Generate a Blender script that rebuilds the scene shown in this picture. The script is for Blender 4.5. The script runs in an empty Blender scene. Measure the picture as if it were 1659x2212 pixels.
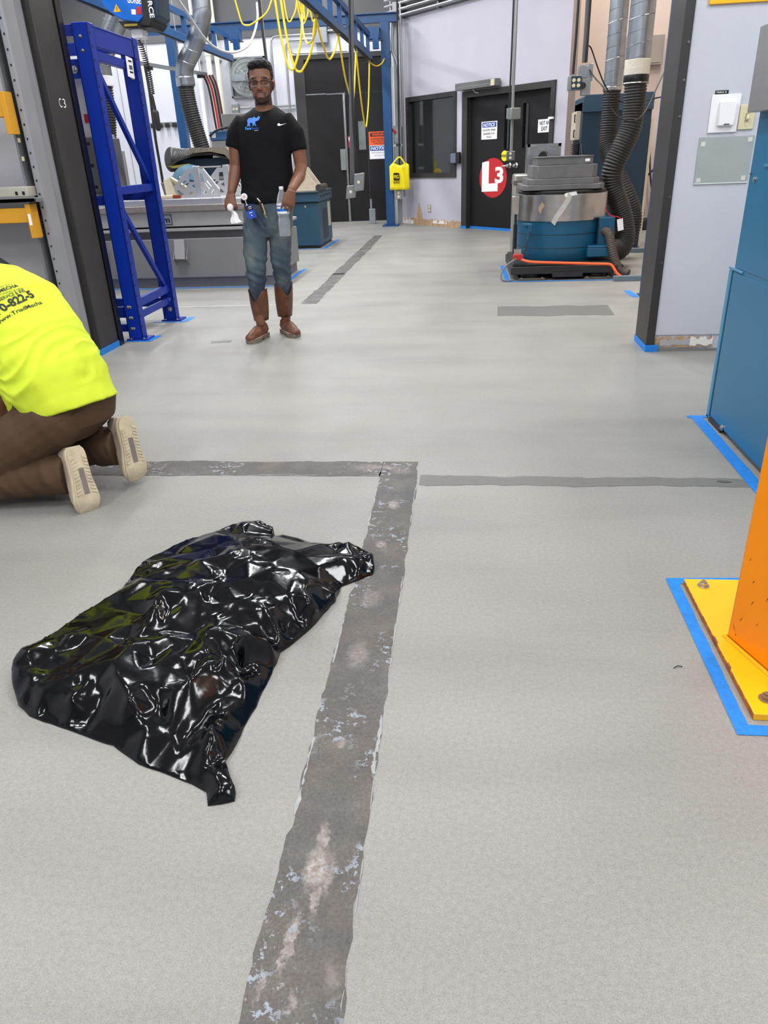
import bpy, bmesh, math, random
import numpy as np
from mathutils import Vector, Matrix, noise
from mathutils.bvhtree import BVHTree
from mathutils.geometry import delaunay_2d_cdt

SC = bpy.context.scene
COL = SC.collection
random.seed(7)

# ------------------------------------------------------------------ camera
def setup_camera():
    p, y, r = math.radians(25.793), math.radians(-6.546), math.radians(-2.362)
    fwd = Vector((math.sin(y)*math.cos(p), math.cos(y)*math.cos(p), -math.sin(p)))
    right0 = Vector((math.cos(y), -math.sin(y), 0))
    up0 = right0.cross(fwd)
    right = right0*math.cos(r) + up0*math.sin(r)
    up = -right0*math.sin(r) + up0*math.cos(r)
    cd = bpy.data.cameras.new('camera')
    cd.sensor_fit = 'VERTICAL'; cd.sensor_height = 24.0; cd.sensor_width = 18.0
    cd.lens = 1586.66/2212*24.0
    cd.clip_start = 0.05; cd.clip_end = 100
    co = bpy.data.objects.new('camera', cd); COL.objects.link(co)
    m = Matrix.Identity(4)
    for i in range(3):
        m[i][0] = right[i]; m[i][1] = up[i]; m[i][2] = -fwd[i]
    m[0][3], m[1][3], m[2][3] = 0, 0, 1.2
    co.matrix_world = m
    SC.camera = co
setup_camera()

# ------------------------------------------------------------------ world, exposure, lamps
w = bpy.data.worlds.new('world'); SC.world = w; w.use_nodes = True
w.node_tree.nodes['Background'].inputs[0].default_value = (0.8, 0.85, 0.95, 1)
w.node_tree.nodes['Background'].inputs[1].default_value = 0.15
SC.view_settings.view_transform = 'Standard'
SC.view_settings.look = 'None'
SC.view_settings.gamma = 1
SC.view_settings.use_curve_mapping = False
SC.view_settings.exposure = 0.0
try:
    SC.cycles.use_denoising = True
    SC.cycles.max_bounces = 8
    SC.cycles.sample_clamp_indirect = 6
except Exception:
    pass

FRONT_CEIL, BACK_CEIL = 3.7, 5.0
# rows of ceiling fixtures: (x, y, z, length along y, width, watts, colour)
COOL, WARM = (0.95, 0.97, 1.0), (1.0, 0.90, 0.80)
LAMPS = []
for x in (-2.6, -0.2, 2.2):
    for y in (-1.6, 0.9, 3.2):
        LAMPS.append((x, y, FRONT_CEIL, 1.3, 0.32, 37, COOL))
for x in (-6.0, -3.0, -0.4):
    for y in (6.6, 9.6, 12.6, 15.2):
        if x > -1 and y > 12: continue
        LAMPS.append((x, y, BACK_CEIL, 1.4, 0.34, 92, COOL))
for y in (6.8, 9.6, 12.0):
    LAMPS.append((2.6, y, BACK_CEIL, 1.4, 0.34, 66, WARM))
LAMPS.append((-1.6, 11.6, BACK_CEIL, 1.4, 0.34, 62, COOL))

# ------------------------------------------------------------------ helpers
def lin(c):
    if isinstance(c, str):
        c = c.lstrip('#'); c = tuple(int(c[i:i+2], 16) for i in (0, 2, 4))
    f = lambda v: v/12.92 if v <= 0.04045 else ((v+0.055)/1.055)**2.4
    return tuple(f(v/255.0) for v in c) + (1.0,)

MATS = {}
def M(name, col, rough=0.5, metal=0.0, var=0.06, scale=6.0, bump=0.0, bscale=60.0, spec=0.5, **kw):
    """principled material with a little procedural variation of colour and relief"""
    if name in MATS: return MATS[name]
    m = bpy.data.materials.new(name); m.use_nodes = True
    nt = m.node_tree; b = nt.nodes['Principled BSDF']
    c = lin(col)
    b.inputs['Roughness'].default_value = rough
    b.inputs['Metallic'].default_value = metal
    b.inputs['Specular IOR Level'].default_value = spec
    for k, v in kw.items():
        b.inputs[k.replace('_', ' ')].default_value = v
    tc = nt.nodes.new('ShaderNodeTexCoord')
    if var > 0:
        n = nt.nodes.new('ShaderNodeTexNoise'); n.inputs['Scale'].default_value = scale; n.inputs['Detail'].default_value = 5
        r = nt.nodes.new('ShaderNodeValToRGB')
        r.color_ramp.elements[0].position = 0.3; r.color_ramp.elements[1].position = 0.7
        r.color_ramp.elements[0].color = tuple(max(0, v*(1-var)) for v in c[:3]) + (1,)
        r.color_ramp.elements[1].color = tuple(min(1, v*(1+var)) for v in c[:3]) + (1,)
        nt.links.new(tc.outputs['Object'], n.inputs['Vector'])
        nt.links.new(n.outputs['Fac'], r.inputs['Fac'])
        nt.links.new(r.outputs['Color'], b.inputs['Base Color'])
    else:
        b.inputs['Base Color'].default_value = c
    if bump > 0:
        n2 = nt.nodes.new('ShaderNodeTexNoise'); n2.inputs['Scale'].default_value = bscale; n2.inputs['Detail'].default_value = 3
        bp = nt.nodes.new('ShaderNodeBump'); bp.inputs['Strength'].default_value = bump; bp.inputs['Distance'].default_value = 0.01
        nt.links.new(tc.outputs['Object'], n2.inputs['Vector'])
        nt.links.new(n2.outputs['Fac'], bp.inputs['Height'])
        nt.links.new(bp.outputs['Normal'], b.inputs['Normal'])
    MATS[name] = m
    return m

ORG = {}
def thing(name, label, cat, loc=(0, 0, 0), group=None):
    o = bpy.data.objects.new(name, None); COL.objects.link(o)
    o.location = loc; o.empty_display_size = 0.1
    o['label'] = label; o['category'] = cat
    if group: o['group'] = group
    ORG[o] = Vector(loc)
    return o

def tag(o, label, cat, group=None, kind=None):
    o['label'] = label; o['category'] = cat
    if group: o['group'] = group
    if kind: o['kind'] = kind
    return o

def obj(name, bm, mat, parent=None, smooth=False, origin=None, bevel=0.0, seg=2, label=None, kind=None, angle=40):
    """link a bmesh given in world coordinates as one mesh object"""
    org = ORG[parent] if parent is not None else Vector(origin if origin is not None else (0, 0, 0))
    if parent is None and origin is None and len(bm.verts):
        xs = [v.co for v in bm.verts]
        lo = [min(v[i] for v in xs) for i in range(3)]; hi = [max(v[i] for v in xs) for i in range(3)]
        org = Vector(((lo[0]+hi[0])/2, (lo[1]+hi[1])/2, lo[2]))
    bmesh.ops.translate(bm, verts=bm.verts, vec=-org)
    bmesh.ops.recalc_face_normals(bm, faces=bm.faces)
    me = bpy.data.meshes.new(name); bm.to_mesh(me); bm.free()
    for m in (mat if isinstance(mat, (list, tuple)) else [mat]): me.materials.append(m)
    o = bpy.data.objects.new(name, me); COL.objects.link(o)
    if parent is not None: o.parent = parent
    else: o.location = org
    ORG[o] = org
    if smooth:
        me.polygons.foreach_set('use_smooth', [True]*len(me.polygons))
        if angle < 180: me.set_sharp_from_angle(angle=math.radians(angle))
    if bevel > 0:
        md = o.modifiers.new('edge', 'BEVEL'); md.width = bevel; md.segments = seg; md.limit_method = 'ANGLE'; md.angle_limit = math.radians(35)
        me.polygons.foreach_set('use_smooth', [True]*len(me.polygons)); me.set_sharp_from_angle(angle=math.radians(35))
    if label: o['label'] = label
    if kind: o['kind'] = kind
    return o

def copy_tree(o, dloc, label=None):
    c = o.copy(); COL.objects.link(c)
    c.location = Vector(o.location) + Vector(dloc)
    if label: c['label'] = label
    for ch in list(o.children):
        a = ch.copy(); COL.objects.link(a); a.parent = c
        for g in list(ch.children):
            d = g.copy(); COL.objects.link(d); d.parent = a
    return c

def BM(): return bmesh.new()

def box(bm, a, b):
    """axis-aligned box between two corners"""
    x0, y0, z0 = [min(a[i], b[i]) for i in range(3)]; x1, y1, z1 = [max(a[i], b[i]) for i in range(3)]
    v = [bm.verts.new(p) for p in ((x0,y0,z0),(x1,y0,z0),(x1,y1,z0),(x0,y1,z0),(x0,y0,z1),(x1,y0,z1),(x1,y1,z1),(x0,y1,z1))]
    for f in ((0,3,2,1),(4,5,6,7),(0,1,5,4),(1,2,6,5),(2,3,7,6),(3,0,4,7)): bm.faces.new([v[i] for i in f])
    return bm

def obox(bm, c, ux, uy, uz):
    """box from a centre and three half-extent vectors"""
    c, ux, uy, uz = Vector(c), Vector(ux), Vector(uy), Vector(uz)
    v = [bm.verts.new(c+ux*i+uy*j+uz*k) for k in (-1,1) for (i,j) in ((-1,-1),(1,-1),(1,1),(-1,1))]
    for f in ((0,3,2,1),(4,5,6,7),(0,1,5,4),(1,2,6,5),(2,3,7,6),(3,0,4,7)): bm.faces.new([v[i] for i in f])
    return bm

def bar(bm, p, q, w, h, side=(0, 0, 1)):
    """rectangular bar from p to q, w across, h along 'side'"""
    p, q = Vector(p), Vector(q); d = (q-p)
    s = Vector(side); t = d.normalized(); s = (s - t*s.dot(t)).normalized(); u = t.cross(s)
    return obox(bm, (p+q)/2, d/2, u*w/2, s*h/2)

def frame_axes(t):
    t = t.normalized()
    a = Vector((0,0,1)) if abs(t.z) < 0.9 else Vector((1,0,0))
    u = t.cross(a).normalized(); return u, t.cross(u).normalized()

def tube(bm, pts, r, n=10, cap=True, wob=None):
    """tube along a polyline, r a number or one per point; frames are transported"""
    pts = [Vector(p) for p in pts]; R = r if isinstance(r, (list, tuple)) else [r]*len(pts)
    rings = []; u = None
    for i, p in enumerate(pts):
        t = (pts[min(i+1, len(pts)-1)] - pts[max(i-1, 0)]).normalized()
        if u is None: u, v = frame_axes(t)
        else:
            u = (u - t*u.dot(t)).normalized()
        v = t.cross(u)
        rings.append([bm.verts.new(p + (u*math.cos(2*math.pi*k/n) + v*math.sin(2*math.pi*k/n))*R[i]) for k in range(n)])
    for a, b in zip(rings, rings[1:]):
        for k in range(n): bm.faces.new((a[k], a[(k+1)%n], b[(k+1)%n], b[k]))
    if cap:
        bm.faces.new(list(reversed(rings[0]))); bm.faces.new(rings[-1])
    return bm

def spline(pts, n=8):
    """Catmull-Rom through the points"""
    P = [Vector(p) for p in pts]; P = [P[0]*2-P[1]] + P + [P[-1]*2-P[-2]]; out = []
    for i in range(1, len(P)-2):
        for k in range(n):
            t = k/n; a, b, c, d = P[i-1], P[i], P[i+1], P[i+2]
            out.append(0.5*((2*b) + (c-a)*t + (2*a-5*b+4*c-d)*t*t + (3*b-a-3*c+d)*t**3))
    out.append(P[-2]); return out

def lathe(bm, prof, c=(0,0,0), n=32, axis=(0,0,1), sx=1.0):
    """profile [(radius, height)] turned about an axis through c"""
    c = Vector(c); ax = Vector(axis).normalized(); u, v = frame_axes(ax)
    rings = []
    for (r, h) in prof:
        if r < 1e-6: rings.append([bm.verts.new(c+ax*h)])
        else: rings.append([bm.verts.new(c + ax*h + (u*math.cos(2*math.pi*k/n)+v*math.sin(2*math.pi*k/n))*r) for k in range(n)])
    for a, b in zip(rings, rings[1:]):
        for k in range(n):
            l = (k+1) % n
            if len(a) == 1 and len(b) == 1: continue
            if len(a) == 1: bm.faces.new((a[0], b[l], b[k]))
            elif len(b) == 1: bm.faces.new((a[k], a[l], b[0]))
            else: bm.faces.new((a[k], a[l], b[l], b[k]))
    if len(rings[0]) > 1: bm.faces.new(list(reversed(rings[0])))
    if len(rings[-1]) > 1: bm.faces.new(rings[-1])
    return bm

def prism(bm, poly, ext):
    """closed 3-D polygon pushed along a vector"""
    a = [bm.verts.new(Vector(p)) for p in poly]; b = [bm.verts.new(Vector(p)+Vector(ext)) for p in poly]
    bm.faces.new(list(reversed(a))); bm.faces.new(b)
    n = len(a)
    for i in range(n): bm.faces.new((a[i], a[(i+1)%n], b[(i+1)%n], b[i]))
    return bm

def loft(bm, rings, n=18, cap=True):
    """rings: (centre, U, V[, power]) with U, V radius vectors"""
    R = []
    for rg in rings:
        c, U, V = Vector(rg[0]), Vector(rg[1]), Vector(rg[2]); e = rg[3] if len(rg) > 3 else 1.0
        row = []
        for k in range(n):
            a = 2*math.pi*k/n; ca, sa = math.cos(a), math.sin(a)
            f = lambda s: math.copysign(abs(s)**e, s)
            row.append(bm.verts.new(c + U*f(ca) + V*f(sa)))
        R.append(row)
    for a, b in zip(R, R[1:]):
        for k in range(n): bm.faces.new((a[k], a[(k+1)%n], b[(k+1)%n], b[k]))
    if cap: bm.faces.new(list(reversed(R[0]))); bm.faces.new(R[-1])
    return bm

def limb(bm, pts, radii, n=14):
    """round-ended tapering limb"""
    P = [Vector(p) for p in pts]; R = list(radii)
    t0 = (P[0]-P[1]).normalized(); t1 = (P[-1]-P[-2]).normalized()
    pre = [(P[0]+t0*R[0]*s, R[0]*c) for s, c in ((0.97, 0.2), (0.8, 0.6), (0.45, 0.89))]
    post = [(P[-1]+t1*R[-1]*s, R[-1]*c) for s, c in ((0.45, 0.89), (0.8, 0.6), (0.97, 0.2))]
    return tube(bm, [p for p, _ in pre]+P+[p for p, _ in post], [r for _, r in pre]+R+[r for _, r in post], n)

def ball(bm, c, r, rot=None, sub=3):
    r = (r, r, r) if not isinstance(r, (tuple, list)) else r
    m = Matrix.Translation(Vector(c)) @ (rot.to_4x4() if rot else Matrix.Identity(4)) @ Matrix.Diagonal((r[0], r[1], r[2], 1))
    bmesh.ops.create_icosphere(bm, subdivisions=sub, radius=1.0, matrix=m)
    return bm

def remesh(bm, voxel, smooth=4, factor=0.5):
    """one continuous surface out of overlapping closed shapes"""
    bmesh.ops.recalc_face_normals(bm, faces=bm.faces)
    me = bpy.data.meshes.new('tmp'); bm.to_mesh(me); bm.free()
    o = bpy.data.objects.new('tmp', me); COL.objects.link(o)
    md = o.modifiers.new('r', 'REMESH'); md.mode = 'VOXEL'; md.voxel_size = voxel; md.adaptivity = 0
    if smooth:
        ms = o.modifiers.new('s', 'SMOOTH'); ms.iterations = smooth; ms.factor = factor
    dg = bpy.context.evaluated_depsgraph_get(); ev = o.evaluated_get(dg)
    nb = bmesh.new(); nb.from_mesh(ev.to_mesh()); ev.to_mesh_clear()
    bpy.data.objects.remove(o); bpy.data.meshes.remove(me)
    return nb

def text_bm(s, height, width=None, depth=0.0008, bold=0.0, italic=0.0, spacing=1.0):
    """lettering as a flat mesh in the xy plane, left-bottom at the origin"""
    cu = bpy.data.curves.new('t', 'FONT'); cu.body = s; cu.size = 1.0; cu.offset = bold; cu.shear = italic
    cu.resolution_u = 3; cu.space_character = spacing
    o = bpy.data.objects.new('t', cu); COL.objects.link(o)
    dg = bpy.context.evaluated_depsgraph_get()
    me = bpy.data.meshes.new_from_object(o.evaluated_get(dg))
    bm = bmesh.new(); bm.from_mesh(me)
    bpy.data.objects.remove(o); bpy.data.curves.remove(cu); bpy.data.meshes.remove(me)
    xs = [v.co.x for v in bm.verts]; ys = [v.co.y for v in bm.verts]
    sx = (width/(max(xs)-min(xs))) if width else height/(max(ys)-min(ys)); sy = height/(max(ys)-min(ys))
    for v in bm.verts: v.co = Vector(((v.co.x-min(xs))*sx, (v.co.y-min(ys))*sy, 0))
    return bm

def place(bm, o, ux, uy, lift=0.001):
    """map the xy plane to origin o with axes ux, uy (unit)"""
    o, ux, uy = Vector(o), Vector(ux).normalized(), Vector(uy).normalized(); n = ux.cross(uy)
    for v in bm.verts: v.co = o + ux*v.co.x + uy*v.co.y + n*(lift+v.co.z)
    return bm

def lettering(name, s, o, ux, uy, height, width, mat, parent, lift=0.0015, bold=0.0, italic=0.0):
    return obj(name, place(text_bm(s, height, width, bold=bold, italic=italic), o, ux, uy, lift), mat, parent)

def poly_bm(pts2, o, ux, uy, lift=0.001, thick=0.0):
    """flat polygon given in the plane (o, ux, uy)"""
    bm = BM(); o, ux, uy = Vector(o), Vector(ux), Vector(uy); n = ux.cross(uy).normalized()
    P = [o + ux*a + uy*b + n*lift for a, b in pts2]
    if thick > 0: prism(bm, P, n*thick)
    else: bm.faces.new([bm.verts.new(p) for p in P])
    return bm

# ------------------------------------------------------------------ common materials
wall_white = M('wall_paint', (212, 213, 221), 0.6, var=0.02, scale=3, bump=0.15, bscale=180)
wall_grey = M('upper_grey_paint', (86, 86, 88), 0.7, var=0.05, scale=2)
wall_beige = M('warm_wall_paint', (205, 190, 180), 0.6, var=0.03, scale=2)
dark_frame = M('dark_bronze_paint', (48, 46, 45), 0.5, var=0.12, scale=5, bump=0.05)
door_dark = M('dark_door_paint', (23, 22, 23), 0.55, var=0.08, scale=3, spec=0.3)
crane_blue = M('crane_blue', (14, 70, 120), 0.38, var=0.06)
rack_blue = M('rack_blue', (0, 42, 146), 0.4, var=0.06, spec=0.3)
teal = M('teal_enamel', (14, 104, 144), 0.35, var=0.05, scale=3)
slate = M('slate_blue', (32, 53, 70), 0.45, var=0.06)
tape_blue = M('blue_tape', (20, 126, 214), 0.55, var=0.16, scale=45, bump=0.2, bscale=160)
steel = M('brushed_steel', (190, 188, 184), 0.28, 1.0, var=0.1, scale=14)
galv = M('galvanised_steel', (160, 166, 170), 0.32, 1.0, var=0.1, scale=9)
zinc = M('zinc_box', (150, 154, 152), 0.4, 0.6, var=0.08)
alu = M('aluminium', (212, 214, 216), 0.35, 0.9, var=0.06)
black_rubber = M('black_rubber', (26, 25, 26), 0.5, var=0.1)
hose_black = M('hose_black', (44, 42, 40), 0.42, var=0.12, scale=20)
black_gloss = M('black_gloss', (8, 8, 9), 0.3, var=0)
white_plastic = M('white_plastic', (238, 238, 240), 0.35, var=0.01)
almond = M('almond_plastic', (214, 206, 168), 0.4, var=0.02)
ink = M('black_ink', (16, 16, 18), 0.6, var=0)
white_ink = M('white_ink', (244, 244, 244), 0.5, var=0)
red_ink = M('red_ink', (190, 30, 38), 0.45, var=0.03)
blue_ink = M('blue_ink', (38, 72, 160), 0.45, var=0.03)
orange_ink = M('orange_ink', (240, 92, 36), 0.45, var=0.03)
yellow_paint = M('yellow_paint', (255, 184, 10), 0.4, var=0.05, bump=0.05)
yellow_cable = M('yellow_cable', (240, 205, 30), 0.4, var=0.05)
conduit_m = M('conduit_steel', (176, 178, 180), 0.35, 0.8, var=0.05)
grey_machine = M('machine_grey', (126, 126, 128), 0.45, var=0.04, scale=3)
drywall_brown = M('torn_drywall', (178, 150, 118), 0.9, var=0.25, scale=25, bump=0.4, bscale=80)
plaster = M('plaster_filler', (228, 226, 222), 0.8, var=0.05, bump=0.4, bscale=70)
# ================================================================== the room
def struct(name, bm, mat, parent=None, **k):
    o = obj(name, bm, mat, parent, **k)
    if parent is None: o['kind'] = 'structure'
    return o

def floor_material():
    m = bpy.data.materials.new('sanded_floor'); m.use_nodes = True
    nt = m.node_tree; b = nt.nodes['Principled BSDF']; L = nt.links
    tc = nt.nodes.new('ShaderNodeTexCoord')
    def noise_n(scale, detail=3, rough=0.5):
        n = nt.nodes.new('ShaderNodeTexNoise'); n.inputs['Scale'].default_value = scale; n.inputs['Detail'].default_value = detail
        n.inputs['Roughness'].default_value = rough; L.new(tc.outputs['Object'], n.inputs['Vector']); return n
    def ramp(src, stops):
        r = nt.nodes.new('ShaderNodeValToRGB'); els = r.color_ramp.elements
        while len(els) < len(stops): els.new(0.5)
        for e, (p, c) in zip(els, stops): e.position = p; e.color = lin(c) if not isinstance(c, float) else (c, c, c, 1)
        L.new(src, r.inputs['Fac']); return r
    def mix(a, bb, fac, mode='MULTIPLY'):
        x = nt.nodes.new('ShaderNodeMix'); x.data_type = 'RGBA'; x.blend_type = mode
        if isinstance(fac, float): x.inputs['Factor'].default_value = fac
        else: L.new(fac, x.inputs['Factor'])
        L.new(a, x.inputs['A']); L.new(bb, x.inputs['B']); return x.outputs['Result']
    base = ramp(noise_n(0.7, 4).outputs['Fac'], [(0.3, (139, 138, 132)), (0.7, (151, 149, 143))])
    speck = ramp(noise_n(380, 3, 0.75).outputs['Fac'], [(0.33, 0.66), (0.5, 1.0), (0.68, 1.2)])
    fine = ramp(noise_n(90, 3, 0.7).outputs['Fac'], [(0.35, 0.88), (0.65, 1.08)])
    mp = nt.nodes.new('ShaderNodeMapping'); mp.inputs['Scale'].default_value = (0.5, 2.2, 1)
    L.new(tc.outputs['Object'], mp.inputs['Vector'])
    sw = nt.nodes.new('ShaderNodeTexNoise'); sw.inputs['Scale'].default_value = 1.6; sw.inputs['Detail'].default_value = 6
    L.new(mp.outputs['Vector'], sw.inputs['Vector'])
    sweep = ramp(sw.outputs['Fac'], [(0.36, 0.9), (0.5, 1.0), (0.68, 1.05)])
    c = mix(base.outputs['Color'], speck.outputs['Color'], 0.8)
    c = mix(c, fine.outputs['Color'], 0.8)
    c = mix(c, sweep.outputs['Color'], 0.8)
    L.new(c, b.inputs['Base Color'])
    rr = ramp(noise_n(3, 4).outputs['Fac'], [(0.3, 0.42), (0.7, 0.58)])
    L.new(rr.outputs['Color'], b.inputs['Roughness'])
    bp = nt.nodes.new('ShaderNodeBump'); bp.inputs['Strength'].default_value = 0.35; bp.inputs['Distance'].default_value = 0.002
    L.new(noise_n(230, 2, 0.6).outputs['Fac'], bp.inputs['Height']); L.new(bp.outputs['Normal'], b.inputs['Normal'])
    return m

def strip_material():
    """bare concrete where a floor line was ground off: dark base, paint flakes, pale grinding marks"""
    m = bpy.data.materials.new('bare_concrete'); m.use_nodes = True
    nt = m.node_tree; b = nt.nodes['Principled BSDF']; L = nt.links
    tc = nt.nodes.new('ShaderNodeTexCoord'); OB = tc.outputs['Object']
    def N(scale, detail=4, rough=0.55, vec=None):
        n = nt.nodes.new('ShaderNodeTexNoise'); n.inputs['Scale'].default_value = scale; n.inputs['Detail'].default_value = detail
        n.inputs['Roughness'].default_value = rough; L.new(vec or OB, n.inputs['Vector']); return n
    def ramp(src, stops):
        r = nt.nodes.new('ShaderNodeValToRGB'); els = r.color_ramp.elements
        while len(els) < len(stops): els.new(0.5)
        for e, (p, c) in zip(els, stops): e.position = p; e.color = lin(c) if not isinstance(c, float) else (c, c, c, 1)
        L.new(src, r.inputs['Fac']); return r.outputs['Color']
    def math_n(op, a, bb=None):
        x = nt.nodes.new('ShaderNodeMath'); x.operation = op; x.use_clamp = op in ('MULTIPLY', 'ADD')
        for i, v in enumerate((a, bb)):
            if v is None: continue
            if isinstance(v, float): x.inputs[i].default_value = v
            else: L.new(v, x.inputs[i])
        return x.outputs[0]
    def mix(a, bb, fac, mode='MIX'):
        x = nt.nodes.new('ShaderNodeMix'); x.data_type = 'RGBA'; x.blend_type = mode
        if isinstance(fac, float): x.inputs['Factor'].default_value = fac
        else: L.new(fac, x.inputs['Factor'])
        L.new(a, x.inputs['A']); L.new(bb, x.inputs['B']); return x.outputs['Result']
    col = ramp(N(9, 7, 0.65).outputs['Fac'], [(0.32, (66, 63, 61)), (0.5, (86, 79, 73)), (0.68, (110, 101, 92))])
    cool = ramp(N(2.6, 3).outputs['Fac'], [(0.5, (98, 95, 90)), (0.62, (92, 96, 100))])
    col = mix(col, cool, 0.4)
    grit = ramp(N(150, 3, 0.7).outputs['Fac'], [(0.3, 0.6), (0.7, 1.2)])
    col = mix(col, grit, 0.8, 'MULTIPLY')
    # faint swirled scratches of the grinder
    wv = nt.nodes.new('ShaderNodeTexWave'); wv.inputs['Scale'].default_value = 60; wv.inputs['Distortion'].default_value = 14; wv.inputs['Detail'].default_value = 3; wv.inputs['Detail Scale'].default_value = 0.6
    L.new(OB, wv.inputs['Vector'])
    scr = math_n('MULTIPLY', ramp(wv.outputs['Fac'], [(0.8, 0.0), (1.0, 0.14)]), ramp(N(5, 3).outputs['Fac'], [(0.5, 0.0), (0.7, 0.8)]))
    tan = nt.nodes.new('ShaderNodeRGB'); tan.outputs[0].default_value = lin((170, 158, 146))
    col = mix(col, tan.outputs[0], scr)
    # pale grinding marks: (x, y, half width, half length, strength, warm)
    nz = N(34, 4, 0.7); dist = nt.nodes.new('ShaderNodeVectorMath'); dist.operation = 'MULTIPLY_ADD'
    L.new(nz.outputs['Color'], dist.inputs[0]); dist.inputs[1].default_value = (0.05, 0.05, 0); L.new(OB, dist.inputs[2])
    marks = [(-0.252, 2.53, .026, .05, .8), (-0.268, 2.21, .024, .03, .7), (-0.262, 1.87, .04, .06, .35), (-0.268, 1.59, .036, .08, .45),
             (-0.263, 1.26, .016, .022, .6), (-0.263, .93, .030, .058, .95), (-0.262, 1.0, .014, .05, .7), (-0.252, .87, .010, .05, .8), (-0.236, .92, .012, .05, .6),
             (-0.279, .80, .008, .055, .8), (-0.289, .77, .007, .06, .75), (-0.259, .69, .012, .02, .6), (-0.315, .71, .007, .04, .6), (-0.20, .73, .02, .03, .3),
             (-0.35, 2.90, .13, .03, .5), (-0.25, 2.86, .06, .04, .35), (-0.40, 2.9, .1, .05, .25)]
    acc = None
    for (x, y, rx, ry, s) in marks:
        a = nt.nodes.new('ShaderNodeVectorMath'); a.operation = 'SUBTRACT'; L.new(dist.outputs[0], a.inputs[0]); a.inputs[1].default_value = (x+.025, y+.025, 0)
        q = nt.nodes.new('ShaderNodeVectorMath'); q.operation = 'MULTIPLY'; L.new(a.outputs[0], q.inputs[0]); q.inputs[1].default_value = (1/rx, 1/ry, 0)
        l = nt.nodes.new('ShaderNodeVectorMath'); l.operation = 'LENGTH'; L.new(q.outputs[0], l.inputs[0])
        f = ramp(l.outputs['Value'], [(0.45, float(s)), (1.0, 0.0)])
        acc = f if acc is None else math_n('MAXIMUM', acc, f)
    pale = ramp(N(70, 5, 0.75).outputs['Fac'], [(0.35, (122, 108, 100)), (0.5, (146, 136, 130)), (0.65, (170, 164, 160))])
    col = mix(col, pale, acc)
    # flakes of old pale blue paint, thick in some stretches
    fl = ramp(N(38, 6, 0.72).outputs['Fac'], [(0.555, 0.0), (0.575, 1.0)])
    zone = ramp(N(4.2, 2).outputs['Fac'], [(0.50, 0.0), (0.58, 0.9)])
    flake = math_n('MULTIPLY', fl, zone)
    pc = nt.nodes.new('ShaderNodeRGB'); pc.outputs[0].default_value = lin((150, 158, 168))
    col = mix(col, pc.outputs[0], flake)
    L.new(col, b.inputs['Base Color']); b.inputs['Roughness'].default_value = 0.6
    bp = nt.nodes.new('ShaderNodeBump'); bp.inputs['Strength'].default_value = 0.3; bp.inputs['Distance'].default_value = 0.003
    L.new(math_n('ADD', flake, N(60, 4).outputs['Fac']), bp.inputs['Height']); L.new(bp.outputs['Normal'], b.inputs['Normal'])
    return m

bm = BM(); box(bm, (-9, -4.2, -0.12), (5.2, 17, 0))
floor = struct('floor', bm, floor_material(), origin=(0, 0, 0))
bare = strip_material()

def ragged_strip(name, a, b_, wa, step=0.02, jit=0.0035, z=0.0012, mat=bare, seed=1):
    """long thin floor patch from a to b with ragged long sides"""
    rnd = random.Random(seed); a, b_ = Vector(a), Vector(b_); d = b_-a; n = max(2, int(d.length/step)); t = d.normalized(); s = Vector((-t.y, t.x))
    bm = BM(); rows = []
    j0 = j1 = 0
    for i in range(n+1):
        j0 = 0.7*j0 + rnd.uniform(-jit, jit)*(1 if rnd.random() > .12 else 2.2); j1 = 0.7*j1 + rnd.uniform(-jit, jit)*(1 if rnd.random() > .12 else 2.2)
        p = a + d*i/n
        q0 = p - s*(wa/2+j0); q1 = p + s*(wa/2+j1)
        rows.append((bm.verts.new((q0.x, q0.y, z)), bm.verts.new((q1.x, q1.y, z))))
    for r, q in zip(rows, rows[1:]): bm.faces.new((r[0], q[0], q[1], r[1]))
    return obj(name, bm, mat, floor)
ragged_strip('bare_strip', (-0.255, 0.40), (-0.255, 2.968), 0.154, seed=3)
ragged_strip('bare_strip', (-0.332, 2.889), (-3.4, 2.889), 0.158, seed=4)
ragged_strip('bare_strip', (-1.41, 6.86), (-1.41, 13.2), 0.15, step=.05, jit=.006, seed=5)
lip = M('paint_lip', (152, 154, 152), 0.6, var=0.1, scale=60)
def broken_lip(a, b_, w_, seed, keep=.55):
    """left-over edge of paint: short ragged runs with gaps"""
    r = random.Random(seed); a, b_ = Vector(a), Vector(b_); L = (b_-a).length; d = (b_-a)/L; q = 0
    while q < L:
        n = r.uniform(.03, .14)
        if r.random() < keep and q+n < L: ragged_strip('paint_lip', tuple(a+d*q), tuple(a+d*(q+n)), w_*r.uniform(.5, 1.3), step=.01, seed=r.randint(0, 999), jit=w_*.4, z=.0018, mat=lip)
        q += n
broken_lip((-0.1775, .55), (-0.1775, 1.15), .0022, 6); broken_lip((-0.182, 1.17), (-0.182, 1.42), .007, 7, 1.0); broken_lip((-0.178, 1.44), (-0.178, 2.95), .0024, 8, .6)
broken_lip((-0.330, 1.05), (-0.330, 1.35), .005, 9, .6); broken_lip((-0.331, 1.55), (-0.331, 2.74), .004, 10, .6); broken_lip((-0.34, 2.811), (-1.4, 2.811), .0028, 11, .7)
old_line = M('worn_line', (158, 157, 152), 0.6, var=0.12, scale=30)
ragged_strip('worn_line', (-1.49, 6.83), (-3.0, 6.83), 0.05, step=.05, seed=12, z=.0012, mat=old_line)
ragged_strip('worn_line', (-1.9, 8.75), (-1.35, 8.75), 0.06, step=.05, seed=13, z=.0012, mat=old_line)
ragged_strip('worn_line', (-1.9, 11.2), (-1.45, 11.2), 0.05, step=.05, seed=17, z=.0012, mat=old_line)
damp = M('fresh_patch', (112, 111, 107), 0.42, var=0.06, scale=40, bump=0.3, bscale=300)
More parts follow.
